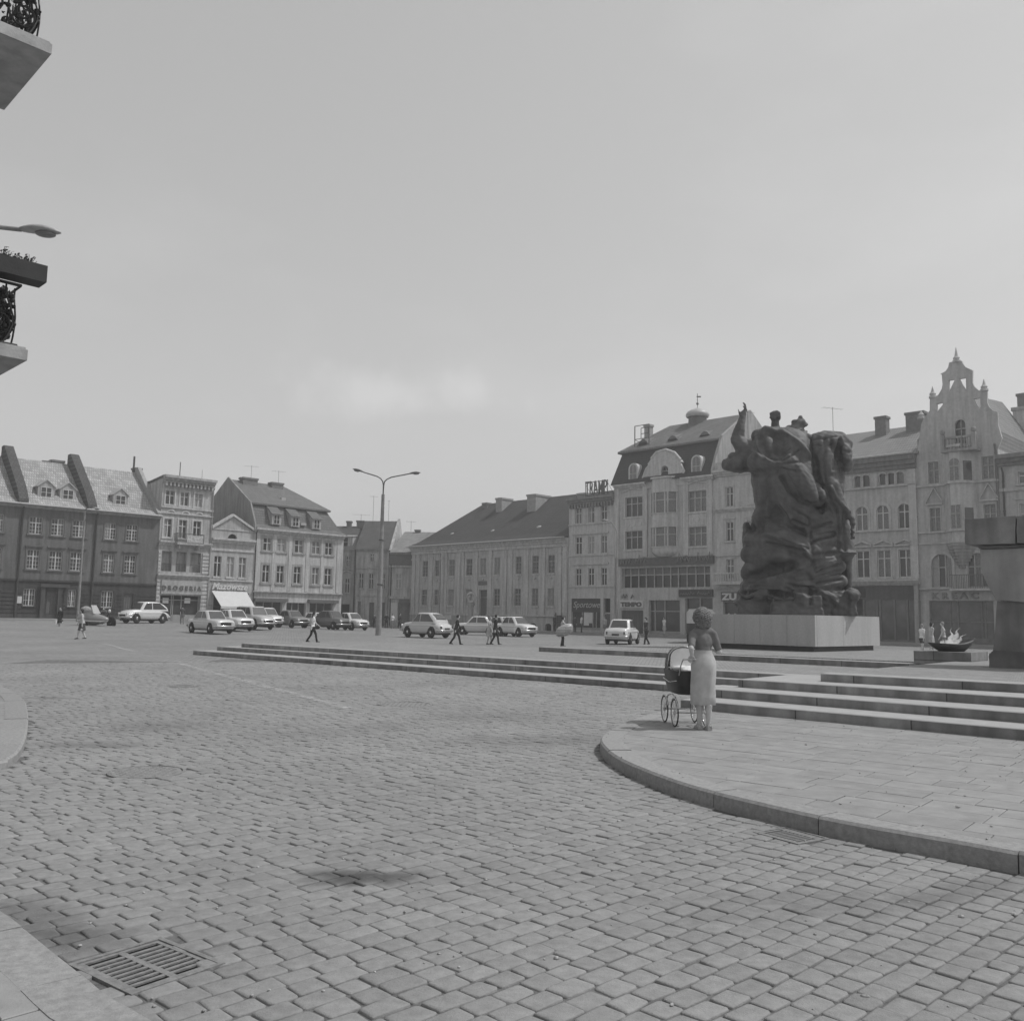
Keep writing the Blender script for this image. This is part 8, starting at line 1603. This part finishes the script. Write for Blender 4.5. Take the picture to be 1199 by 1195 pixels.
# ================================================================ PEOPLE
def clothm(name, g): return mat(name, g, .85, 9, .12, .2, 60, spec=.15)
C_SKIN = mat('skin', .48, .6, 6, .08, 0, spec=.3); C_HAIRD = mat('dark_hair', .03, .7, 30, .4, .3, 60); C_HAIRL = mat('fair_hair', .22, .6, 30, .3, .3, 60)
C_BLK, C_DK, C_MD, C_LT, C_WH = clothm('black_cloth', .03), clothm('dark_cloth', .07), clothm('mid_cloth', .2), clothm('light_cloth', .42), clothm('white_cloth', .68); C_SHOE = mat('shoe_leather', .03, .5, 6, .2, 0)
def person(label, u, v, H, ang, top=C_WH, bot=C_DK, hair=C_HAIRD, stride=.25, arms=(.3, -.3), skirt=False, sleeve='short', lean=.02, legs='pants', bend=(.15, .15), z=None, group='people crossing the square', head_turn=0, pos=None):
    p = pos if pos is not None else place(u, v); k = H; mb = MB(); ls = []
    hip = .52*k; 
    for i, sg in enumerate((1, -1)):
        a_ = stride*(1 if i == 0 else -1); hx = Vector((0, sg*.055*k, hip)); kn = hx + Vector((sin(a_ + .12)*.25*k, 0, -cos(a_ + .12)*.25*k)); an = kn + Vector((sin(a_ - (.12 if a_ > 0 else .45*abs(stride)*2))*.235*k, 0, -cos(a_ - (.12 if a_ > 0 else .45*abs(stride)*2))*.235*k)); ls.append((hx, kn, an))
    dz = min(l[2].z for l in ls) - .035*k
    for hx, kn, an in ls:
        mb.cap(hx, kn, .056*k, .04*k, 10); mb.cap(kn, an, .037*k, .024*k if (skirt or legs != 'pants') else .034*k, 10); mb.cap(an + Vector((-.02*k, 0, -.012*k)), an + Vector((.09*k, 0, -.018*k)), .022*k, .018*k, 8)
    L_ = Vector((lean*k, 0, 0)); sh = Vector((lean*k, 0, .815*k))
    mb.ell((0, 0, .54*k), (.07*k, .092*k, .075*k), n=14, m=9); mb.ell((lean*k*.4, 0, .63*k), (.062*k, .082*k, .1*k), n=14, m=9); mb.ell((lean*k*.8, 0, .74*k), (.068*k, .10*k, .085*k), n=14, m=9); mb.cap(sh + Vector((0, -.085*k, -.01*k)), sh + Vector((0, .085*k, -.01*k)), .035*k, .035*k, 10)
    mb.cap(sh, sh + Vector((.01*k, 0, .06*k)), .03*k, .028*k, 10); hc = sh + Vector((.018*k, 0, .115*k)); mb.ell(hc, (.055*k, .043*k, .065*k), n=14, m=10)
    M = Matrix.Rotation(head_turn, 3, 'Z'); mb.ell(hc + M @ Vector((.052*k, 0, -.004*k)), (.012*k, .008*k, .014*k), n=8, m=6); mb.ell(hc + M @ Vector((.03*k, 0, -.045*k)), (.02*k, .018*k, .014*k), n=8, m=6)
    for sg in (-1, 1): mb.ell(hc + M @ Vector((0, sg*.043*k, 0)), (.008*k, .006*k, .014*k), n=6, m=5)
    hands = []
    for i, sg in enumerate((1, -1)):
        a_ = arms[i]; b_ = bend[i]; s0 = sh + Vector((0, sg*.108*k, -.02*k)); el = s0 + Vector((sin(a_)*.17*k, sg*.02*k, -cos(a_)*.17*k)); wr = el + Vector((sin(a_ + b_)*.15*k, 0, -cos(a_ + b_)*.15*k)); d = (wr - el).normalized()
        mb.cap(s0, el, .03*k, .024*k, 10); mb.cap(el, wr, .022*k, .016*k, 10); mb.ell(wr + d*.03*k, (.014*k, .022*k, .028*k), Vector((0, 0, 1)).rotation_difference(d).to_matrix(), 8, 6); hands.append(wr + d*.04*k)
        for q in range(4): mb.cap(wr + d*.045*k + Vector((0, (q - 1.5)*.008*k, 0)), wr + d*(.078 - .004*abs(q - 1.4))*k + Vector((.006*k, (q - 1.5)*.009*k, 0)), .0065*k, .005*k, 6)
        mb.cap(wr + d*.02*k + Vector((.012*k, 0, 0)), wr + d*.05*k + Vector((.024*k, 0, 0)), .007*k, .005*k, 6)
    hem = .3*k
    if skirt: mb.lathe((0, 0, 0), [(.01, hem), (.125*k, hem), (.105*k, .42*k), (.09*k, .55*k), (.06*k, .62*k), (.01, .63*k)], 18, 1.0)
    A0 = [(np.array(sh + Vector((0, sg*.108*k, -.02*k))), sg) for sg in (1, -1)]; hcn = np.array(hc)
    elz = .64*k
    def cls(ce):
        z = ce[:, 2]; y = np.abs(ce[:, 1]); x = ce[:, 0]; out = np.full(len(ce), 2)
        out[z < .53*k] = 3
        if skirt: out[(z < hem)] = 0
        elif legs == 'shorts': out[z < .36*k] = 0
        out[z < .045*k + dz*1.0 + .0] = 4
        arm = (y > .112*k) & (z < .80*k)
        out[arm] = 2
        lim = .70*k if sleeve == 'short' else .0
        out[arm & (z < lim)] = 0
        if sleeve == 'long': out[arm & (z < .50*k)] = 0
        out[z > .845*k] = 0
        h = (z > .845*k); rel = ce - hcn; rx = rel[:, 0]*cos(head_turn) + rel[:, 1]*sin(head_turn)
        out[h & ((rel[:, 2] > .028*k) | (rx < -.008*k)) & (rel[:, 2] > -.035*k)] = 1
        return out
    root = empty('person', (0, 0, 0)); tag(root, label, 'person', group); b_ = blob('body', mb, [C_SKIN, hair, top, bot, C_SHOE], .017*k, parent=root, smooth=2, classify=cls)
    hb = MB(); hb.ell(hc + M @ Vector((-.012*k, 0, .014*k)), (.055*k, .049*k, .062*k), M, 12, 8)
    if skirt: hb.ell(hc + M @ Vector((-.025*k, 0, -.03*k)), (.038*k, .045*k, .05*k), M, 10, 7)
    mk('hair', hb, hair, root)
    root.location = (p.x, p.y, (p.z if z is None else z) - dz); root.rotation_euler = (0, 0, ang); return root, hands, p
def bagm(root, c, r, m, name='bag', M=None): mb = MB(); mb.ell(c, r, M, 16, 10); return mb
def carry(name, label, cat, mbx, m, root):               # a carried thing stays a thing of its own, placed in the carrier's hands
    o = mk(name, mbx, m); o.location = root.location; o.rotation_euler = root.rotation_euler; tag(o, label, cat); return o
R_ = radians
r, h, p = person('person in dark clothes carrying a white bag before the portal of the grey house', 70, 737, 1.66, R_(-100), C_BLK, C_BLK, stride=.1, arms=(.05, .1), sleeve='long', skirt=True)
mb = MB(); c = h[1]; mb.bb(c.x - .16, c.x + .16, c.y - .06, c.y + .06, c.z - .32, c.z - .04); mb.tube([(c.x - .1, c.y, c.z - .05), (c.x, c.y, c.z + .05), (c.x + .1, c.y, c.z - .05)], .012, 5); carry('shopping_bag', 'white shopping bag held by the dark dressed person by the portal', 'bag', mb, C_WH, r)
person('person in a pale top and dark knee skirt walking beside the sidecar motorcycle', 95, 748, 1.66, R_(-160), C_LT, C_DK, stride=.22, arms=(-.2, .35), skirt=True)
person('person in dark clothes at the door of the chemist shop', 213, 730.5, 1.6, R_(120), C_DK, C_MD, stride=.12, sleeve='long')
person('man in a white shirt and dark trousers striding along the parked cars', 365.5, 752, 1.74, R_(10), C_WH, C_BLK, stride=.3, arms=(.4, -.35), bend=(.5, .3))
person('man in a dark suit striding to the right before the pale rounded saloon', 533.5, 754.5, 1.72, R_(5), C_BLK, C_BLK, stride=.32, arms=(.35, -.3), sleeve='long', lean=.05)
person('woman of the strolling couple, in a pale dress with a belt', 572.5, 754.3, 1.62, R_(-20), C_LT, C_LT, C_HAIRL, stride=.12, arms=(.1, .1), skirt=True)
person('man of the strolling couple, in a dark suit', 579.5, 754.6, 1.76, R_(5), C_BLK, C_BLK, stride=.26, arms=(.2, -.2), sleeve='long')
r, h, p = person('person carrying a huge striped bundle at the edge of the low terrace step', 658, 757, 1.68, R_(10), C_LT, C_BLK, stride=.1, arms=(.9, .9), bend=(.6, .6))
mb = MB(); rings = []
for x, rr in ((-.50, .06), (-.46, .19), (-.34, .27), (-.15, .32), (.1, .34), (.32, .31), (.45, .22), (.50, .07)): rings.append([Vector((.05 + x*.95, -.32, .92 + .28*x + rr*1.0*sin(a))) + Vector((0, rr*cos(a)*.8, 0)) for a in np.linspace(0, 2*pi, 19)[:-1]])
loft(mb, rings); carry('striped_bundle', 'huge glossy striped cloth bundle carried at the low terrace step', 'bundle', mb, mat('striped_cloth', .22, .35, 5, .2, 0, spec=.5, extra=bricks(3, .09, 0, .01, .3, .02, 1.9, True, .3)), r)
person('man in dark clothes walking left, right of the white finned saloon', 757, 755, 1.74, R_(-150), C_DK, C_BLK, stride=.28, arms=(.4, -.2), bend=(.7, .2), sleeve='long')
pos = RRw.W(RRw.S(649.5, 1, 1.2), 1.2, .13); person('dark figure leaning at the library side door', 0, 0, 1.75, R_(-130), C_BLK, C_BLK, stride=.05, pos=pos, sleeve='long', group='people by the shops and houses')
pos = RRw.W(RRw.S(673, 1, 1.6), 1.6, .13); person('person in dark clothes looking into the sports shop', 0, 0, 1.7, R_(60), C_DK, C_BLK, stride=.05, pos=pos, sleeve='long', group='people by the shops and houses')
pos = RRw.W(RRw.S(680.5, 1, 1.9), 1.9, .13); person('man in a white shirt and black trousers before the sports shop', 0, 0, 1.75, R_(20), C_WH, C_BLK, stride=.08, pos=pos, group='people by the shops and houses')
pos = RRw.W(RRw.S(708, 1, 2.2), 2.2, .13); person('person in pale clothes at the sportswear house door, left of the white saloon', 0, 0, 1.65, R_(-110), C_LT, C_MD, C_HAIRL, stride=.1, pos=pos, skirt=True, group='people by the shops and houses')
pos = RRw.W(RRw.S(778, 1, 2.0), 2.0, .13); person('person in white before the shop window of the art nouveau house', 0, 0, 1.68, R_(-140), C_WH, C_LT, stride=.12, pos=pos, skirt=True, group='people by the shops and houses')
for i, (u, dpt, H, t, b_, lab) in enumerate(((438.5, 106, 1.66, C_DK, C_BLK, 'person in dark clothes walking just left of the twin lamp mast'), (452.5, 108, 1.74, C_BLK, C_BLK, 'black dressed person just right of the twin lamp mast'), (459.5, 107, 1.7, C_WH, C_MD, 'person in a white top between two dark dressed people by the corner house'), (467.8, 108, 1.76, C_BLK, C_BLK, 'person in a black coat, rightmost of the group before the corner house'), (417.5, 104, 1.68, C_LT, C_BLK, 'person half hidden behind the last pale saloon of the row'))):
    x = AtY(u, 725, dpt).x; person(lab, 0, 0, H, R_(-90 + 25*i), t, b_, stride=.1 + .05*(i % 2), pos=Vector((x, dpt, 0)), sleeve='long' if t is not C_WH else 'short', group='people by the shops and houses')
for i, (u, v, H, t, b_, hr, an, leg, lab) in enumerate(((1079, 762, 1.5, C_WH, C_DK, C_HAIRL, 20, 'shorts', 'boy in a white shirt and dark shorts left of the flame bowl'), (1090, 762, 1.6, C_LT, C_LT, C_HAIRD, 10, 'skirt', 'girl in a pale dress behind the flame bowl, second child from the left'), (1105, 762, 1.62, C_LT, C_MD, C_HAIRL, 160, 'pants', 'child in a pale top just behind the flame'))):
    x = AtY(u, 745, 46); person(lab, 0, 0, H, R_(an), t, b_, hr, stride=.22, pos=Vector((x.x, 46, tz(x.x, 46) + .13)), legs=leg, skirt=leg == 'skirt', group='children by the eternal flame')

# ---------------------------------------------------------------- the woman with the pram
WP = G(824, 853.5, PAVE); WP = Vector((WP.x, WP.y, PAVE)); WA = R_(97)
wm = empty('person', tuple(WP)); ORG[wm.name] = (0, 0, 0); tag(wm, 'woman in a grey top and pale calf-length skirt pushing the pram, seen from behind', 'person')
Hh = 1.65; mb = MB(); V3 = Vector
for sg in (1, -1):
    hx = V3((0, sg*.075, .86)); kn = V3((.02 + sg*.03, sg*.055, .47)); an = V3((-.01 + sg*.05, sg*.048, .085)); mb.cap(hx, kn, .082, .055, 14); mb.cap(kn, V3((an.x - .018, an.y, .33)), .052, .052, 14); mb.cap(V3((an.x - .018, an.y, .33)), an, .05, .033, 14); mb.cap(an, an + V3((.05, 0, -.045)), .033, .03, 10); mb.cap(an + V3((-.035, 0, -.045)), an + V3((.12, sg*.01, -.058)), .030, .024, 10)
mb.ell((-.01, 0, .90), (.115, .155, .13)); mb.ell((.0, 0, 1.03), (.09, .118, .13)); mb.ell((.01, 0, 1.2), (.10, .14, .15)); mb.cap((0, -.115, 1.32), (0, .115, 1.32), .05, .05, 14)
hc = V3((.035, .0, 1.535)); mb.cap((0, 0, 1.34), (.018, 0, 1.45), .052, .045, 12); HT = Matrix.Rotation(R_(8), 3, 'Z')
mb.ell(hc, (.092, .072, .108), HT, 18, 12); mb.ell(hc + HT @ V3((.04, 0, -.055)), (.045, .045, .05), HT, 12, 8); mb.ell(hc + HT @ V3((.095, 0, -.01)), (.018, .012, .024), HT, 10, 8); mb.ell(hc + HT @ V3((.078, 0, -.052)), (.014, .024, .010), HT, 10, 6)
for sg in (-1, 1): mb.ell(hc + HT @ V3((.0, sg*.073, -.01)), (.018, .010, .030), HT, 10, 8); mb.ell(hc + HT @ V3((.078, sg*.03, .012)), (.012, .016, .010), HT, 8, 6)
def wl(wx, wy, wz): d = V3((wx, wy, 0)) - V3((WP.x, WP.y, 0)); c_, s_ = cos(-WA), sin(-WA); return V3((d.x*c_ - d.y*s_, d.x*s_ + d.y*c_, wz - PAVE))
PC = V3((2.55, 13.47, PAVE)); PA = R_(95); ph = V3((cos(PA), sin(PA), 0)); ps = V3((-ph.y, ph.x, 0))       # pram centre, heading, left side
def PW(a, b_, z): q = PC + ph*a + ps*b_; return V3((q.x, q.y, PAVE + z))
hl = PW(-.66, .10, .955); HLc = wl(hl.x, hl.y, hl.z)
def hand(mb, wrist, along, palm_n, grip=1.25, s=1.0, thumb=1):
    """palm from the wrist; four unequal fingers closing towards palm_n, thumb from the side of the palm"""
    d = V3(along).normalized(); n_ = (V3(palm_n) - d*V3(palm_n).dot(d)).normalized(); w = d.cross(n_)*thumb; M = Matrix((d, w, n_)).transposed()
    pc = wrist + d*.045*s; mb.ell(pc, (.048*s, .040*s, .017*s), M, 14, 8)
    for q, ln_ in enumerate((.068, .078, .074, .058)):
        k0 = wrist + d*.082*s + w*(.028 - .0185*q)*s; a1, a2, a3 = grip*.45, grip*1.0, grip*1.55
        k1 = k0 + (d*cos(a1) + n_*sin(a1))*ln_*.42*s; k2 = k1 + (d*cos(a2) + n_*sin(a2))*ln_*.33*s; k3 = k2 + (d*cos(a3) + n_*sin(a3))*ln_*.28*s
        mb.cap(k0 - d*.012, k1, .0095*s, .0088*s, 8); mb.cap(k1, k2, .0088*s, .008*s, 8); mb.cap(k2, k3, .008*s, .0065*s, 8)
    t0 = wrist + d*.022*s + w*.030*s; t1 = t0 + (d*.7 + w*.55 + n_*.35).normalized()*.034*s; t2 = t1 + (d*.75 + n_*.75).normalized()*.03*s; mb.cap(t0, t1, .0125*s, .010*s, 8); mb.cap(t1, t2, .010*s, .0075*s, 8)
# left arm down and forward to the handle, right arm bent, hand before the waist
sL = V3((0, .148, 1.305)); wrL = HLc + V3((-.055, -.0, .055)); elL = (sL + wrL)*.5 + V3((-.10, .05, -.05)); mb.cap(sL, elL, .045, .036, 12); mb.cap(elL, wrL, .035, .023, 12); hand(mb, wrL, HLc - wrL + V3((.03, 0, .0)), (.1, 0, -1), 1.35, .95, -1)
sR = V3((0, -.148, 1.305)); elR = V3((-.02, -.225, 1.06)); wrR = V3((.17, -.17, 1.10)); mb.cap(sR, elR, .045, .037, 12); mb.cap(elR, wrR, .036, .023, 12); hand(mb, wrR, (.9, .45, .05), (.2, .6, -.4), .9, .95, 1)
blob('body', mb, C_SKIN, .0085, parent=wm, smooth=2)
mb = MB(); mb.ell((.0, 0, 1.08), (.094, .116, .12)); mb.ell((.008, 0, 1.2), (.104, .140, .16)); mb.cap((0, -.10, 1.335), (0, .10, 1.335), .062, .062, 14); mb.cap((0, 0, 1.36), (.005, 0, 1.385), .06, .058, 12)
mb.cap(sL, sL.lerp(elL, .8), .055, .050, 14); mb.cap(sR, sR.lerp(elR, .8), .055, .050, 14); mb.ell((.065, .06, 1.22), (.055, .055, .06)); mb.ell((.065, -.06, 1.22), (.055, .055, .06))
def wrinkle(k):
    def f(co, no): q = co; d = .004*np.sin(38*q[:, 2] + 22*q[:, 1] + 3*np.sin(17*q[:, 0])) + .003*np.sin(60*q[:, 1] - 30*q[:, 2]); return co + no*(d*k)[:, None]
    return f
top_o = blob('blouse', mb, clothm('grey_jersey', .17), .011, parent=wm, smooth=9, post=wrinkle(.45))
mb = MB(); rings = []; n = 40
for j, (z, rx, ry, cx_) in enumerate(((.335, .128, .168, .0), (.34, .135, .174, .0), (.45, .135, .172, .0), (.6, .136, .172, -.003), (.75, .138, .176, -.01), (.86, .140, .178, -.016), (.93, .130, .172, -.014), (1.0, .112, .150, -.006), (1.055, .103, .128, 0), (1.085, .105, .130, 0))):
    ring = []
    for i in range(n):
        a = 2*pi*i/n; f = .006*sin(5*a + z*3) + .005*sin(9*a - z*7) + (.004*sin(26*z + 3*a)); k_ = min(1, max(0, (1.02 - z)*3)); ring.append(V3((cx_ + (rx + f*k_)*cos(a), (ry + f*k_)*sin(a), z)))
    rings.append(ring)
inner = [[V3((p_.x*.97, p_.y*.97, p_.z + .003)) for p_ in rings[0]]]; loft(mb, rings, caps=False); loft(mb, [inner[0], rings[0]], caps=False); loft(mb, [[V3((p_.x*.6, p_.y*.6, .5)) for p_ in rings[0]], inner[0]], caps=False)
mk('skirt', mb, clothm('pale_skirt_cloth', .43), wm, fix=False)
mb = MB(); rng = random.Random(5)
mb.ell(hc + V3((-.012, 0, .03)), (.118, .120, .120)); mb.ell(hc + V3((-.045, 0, -.04)), (.088, .122, .10)); mb.ell(hc + V3((-.05, 0, -.095)), (.07, .112, .075))
for k in range(520):
    d = V3((rng.gauss(-.35, 1), rng.gauss(0, 1), rng.gauss(.1, .9))).normalized()
    if d.x > .62 and d.z < .45: continue
    c_ = hc + V3((-.018, 0, .0)) + V3((d.x*.115, d.y*.125, d.z*.125)); mb.ell(c_, (rng.uniform(.009, .021),)*3, n=7, m=5)
def curls(co, no): q = co; d = .0045*np.sin(170*q[:, 0] + 60*q[:, 2])*np.sin(150*q[:, 1] + 40*q[:, 2]) + .003*np.sin(210*q[:, 2] + 90*q[:, 1]); return co + no*d[:, None]
blob('hair', mb, mat('curly_hair', .17, .6, 45, .55, .6, 120), .006, parent=wm, smooth=1, post=curls)
for sg in (1, -1):
    mb = MB(); ax = -.01 + sg*.05; y = sg*.048
    P_ = []; out_ = [(-.075, .030), (-.05, .038), (0, .034), (.07, .044), (.125, .040), (.155, .018), (.158, 0)]; out_ += [(x, -w) for x, w in out_[-2::-1]]
    mb.extr([(x + ax + .01, y + w) for x, w in out_][::-1], lambda a, b_, c: V3((a, b_, c)), .0, .022)
    mb.tube([(ax - .06, y - .03, .022), (ax - .07, y, .10), (ax - .06, y + .03, .022)], .010, 6); mb.tube([(ax + .07, y - .042, .02), (ax + .075, y, .062), (ax + .07, y + .042, .02)], .014, 6); mb.bb(ax - .06, ax - .02, y - .024, y + .024, .0, .03)
    mk('shoe', mb, mat('pale_sandal', .42, .6, 5, .1, 0), wm)
wm.rotation_euler = (0, 0, WA)

pr = empty('pram', tuple(PC)); ORG[pr.name] = (0, 0, 0); tag(pr, 'deep dark pram with a raised hood and spoked wheels, pushed by the woman', 'pram')
M_PRAM = mat('pram_leatherette', .035, .45, 8, .2, .15, 60, spec=.4); M_LIN = mat('pram_lining', .72, .85, 8, .08, .1)
mb = MB(); rings = []
for z, l0, l1, w in ((.44, -.30, .30, .15), (.47, -.35, .35, .175), (.58, -.41, .41, .20), (.76, -.45, .45, .215), (.78, -.45, .45, .215)):
    c = .09; rings.append([V3(p_) for p_ in ((l1, -w + c, z), (l1 + .012, 0, z), (l1, w - c, z), (l1 - c, w, z), (0, w + .006, z), (l0 + c, w, z), (l0, w - c, z), (l0 - .012, 0, z), (l0, -w + c, z), (l0 + c, -w, z), (0, -w - .006, z), (l1 - c, -w, z))])
loft(mb, rings, caps=False); mb.add(rings[0], [list(range(12))[::-1]], False); ins = [[V3((p_.x*.93, p_.y*.9, z)) for p_ in rings[-1]] for z in (.782, .70)]; loft(mb, [rings[-1], ins[0], ins[1]], caps=False); mb.add(ins[1], [list(range(12))], False)
mk('carriage_body', mb, M_PRAM, pr)
mb = MB(); n = 9; rings = []
for j in range(7):                                       # folding hood over the far half
    a = R_(2 + 17*j); c0 = V3((.10, 0, .78)); rr = .34; dirv = V3((sin(R_(90) - a)*1.0, 0, cos(R_(90) - a)))
    ring = []
    for i in range(n):
        t = pi*i/(n - 1); ring.append(V3((.12, .222*cos(t), .78)) + dirv*rr*(sin(t)**.45) + V3((0, 0, 0)))
    rings.append(ring)
def open_loft(mb, rings, smooth=True):
    n = len(rings[0]); mb.add([p_ for r_ in rings for p_ in r_], [(j*n + i, j*n + i + 1, (j + 1)*n + i + 1, (j + 1)*n + i) for j in range(len(rings) - 1) for i in range(n - 1)], smooth)
open_loft(mb, rings); ho = mk('hood', mb, M_PRAM, pr, fix=False); mb = MB(); c_ = V3((.12, 0, .78)); open_loft(mb, [[c_ + (p_ - c_)*.965 for p_ in r_] for r_ in rings]); mk('hood_lining', mb, M_LIN, ho, fix=False)
mb = MB(); mb.extr([(.212*cos(t), .785 + .305*max(0, sin(t))**.4) for t in np.linspace(0, pi, 15)], lambda a, b_, c: V3((.0 + c, a, b_)), .0, .012); mk('sky_catch_panel', mb, M_LIN, ho, fix=False); mb = MB(); mb.tube(rings[-1], .012, 6); mb.tube([V3((.12, .225, .78)), V3((.02, .235, .92)), rings[-1][1]], .008, 5); mk('hood_frame', mb, M_CHROME, ho)  # first piece: pale flat panel added inside the hood to catch sky light
mb = MB(); rng = random.Random(3)
for k in range(16): mb.ell((rng.uniform(-.33, .05), rng.uniform(-.11, .11), .775 + rng.uniform(0, .035)), (rng.uniform(.07, .12), rng.uniform(.05, .09), rng.uniform(.02, .045)), Matrix.Rotation(rng.uniform(0, 3), 3, 'Z'), 12, 8)
bl = blob('blanket', mb, C_WH, .012, smooth=3); bl.location = PC; bl.rotation_euler = (0, 0, PA); tag(bl, 'white blanket heaped inside the dark pram', 'blanket')
mb = MB()
for sg in (1, -1): mb.tube([(-.40, sg*.19, .72), (-.52, sg*.2, .86), (-.62, sg*.2, .94), (-.66, sg*.2, .955)], .009, 6)
mb.tube([(-.66, -.205, .955), (-.66, .205, .955)], .013, 8); mk('handle', mb, M_CHROME, pr)
mb = MB()
for sg in (1, -1):
    mb.tube([(-.28, sg*.2, .19), (-.26, sg*.2, .33), (-.20, sg*.19, .40), (0, sg*.185, .43), (.20, sg*.19, .40), (.26, sg*.2, .33), (.28, sg*.2, .19)], .010, 6); mb.tube([(-.36, sg*.222, .64), (0, sg*.228, .60), (.36, sg*.222, .64)], .006, 5)
for a in (-.28, .28): mb.tube([(a, -.235, .19), (a, .235, .19)], .010, 6)
mk('chassis', mb, M_CHROME, pr)
for a in (-.28, .28):
    for sg in (1, -1):
        mb = MB(); pts = [(a + .185*cos(t), sg*.225, .19 + .185*sin(t)) for t in np.linspace(0, 2*pi, 33)]; mb.tube(pts, .010, 6, caps=False); w_ = mk('wheel', mb, M_TYRE, pr); mb = MB()
        mb.tube([(a + .174*cos(t), sg*.225, .19 + .174*sin(t)) for t in np.linspace(0, 2*pi, 33)], .005, 5, caps=False); mb.cyl((a, sg*.205, .19), (a, sg*.245, .19), .02, n=10)
        for k in range(14): t = 2*pi*k/14; mb.cyl((a, sg*.225, .19), (a + .172*cos(t), sg*.225, .19 + .172*sin(t)), .0025, n=4, caps=False)
        mk('spokes', mb, M_CHROME, w_)
        mb = MB(); mb.tube([(a + .205*cos(t), sg*.225, .19 + .205*sin(t)) for t in np.linspace(.35, pi - .35, 9)], .012, 5); mk('mudguard', mb, M_CHROME, pr)
pr.rotation_euler = (0, 0, PA)
# ---------------------------------------------------------------- fog volume added to lift the darks, as lens flare does
mb = MB(); mb.bb(-420, 420, -60, 420, -1.5, 45)
hz = bpy.data.materials.new('flare_veil'); hz.use_nodes = True; t = hz.node_tree; t.nodes.clear(); pv = t.nodes.new('ShaderNodeVolumePrincipled'); pv.inputs['Color'].default_value = (.9, .9, .9, 1); pv.inputs['Density'].default_value = .0018; pv.inputs['Anisotropy'].default_value = .4
ou = t.nodes.new('ShaderNodeOutputMaterial'); t.links.new(pv.outputs[0], ou.inputs['Volume']);
o = mk('flare_veil', mb, hz); tag(o, kind='stuff')
mb = MB(); rng = random.Random(11)                       # grit and scraps lying about on the carriageway
for k in range(420):
    y = rng.uniform(3.2, 15); x = rng.uniform(-.58, .6)*y; r = rng.uniform(.003, .010)*(1.6 if rng.random() < .06 else 1)
    if inpoly(np.array([x]), np.array([y]), islL)[0] or inpoly(np.array([x]), np.array([y]), islB)[0]: continue
    z = PAVE if inpoly(np.array([x]), np.array([y]), islR)[0] else .0
    mb.ell((x, y, z + r*.3), (r*rng.uniform(.8, 1.8), r, r*.6), Matrix.Rotation(rng.uniform(0, 3), 3, 'Z'), 6, 4)
o = mk('gravel', mb, mat('grit', .3, .9, 60, .7, 0)); tag(o, kind='stuff')
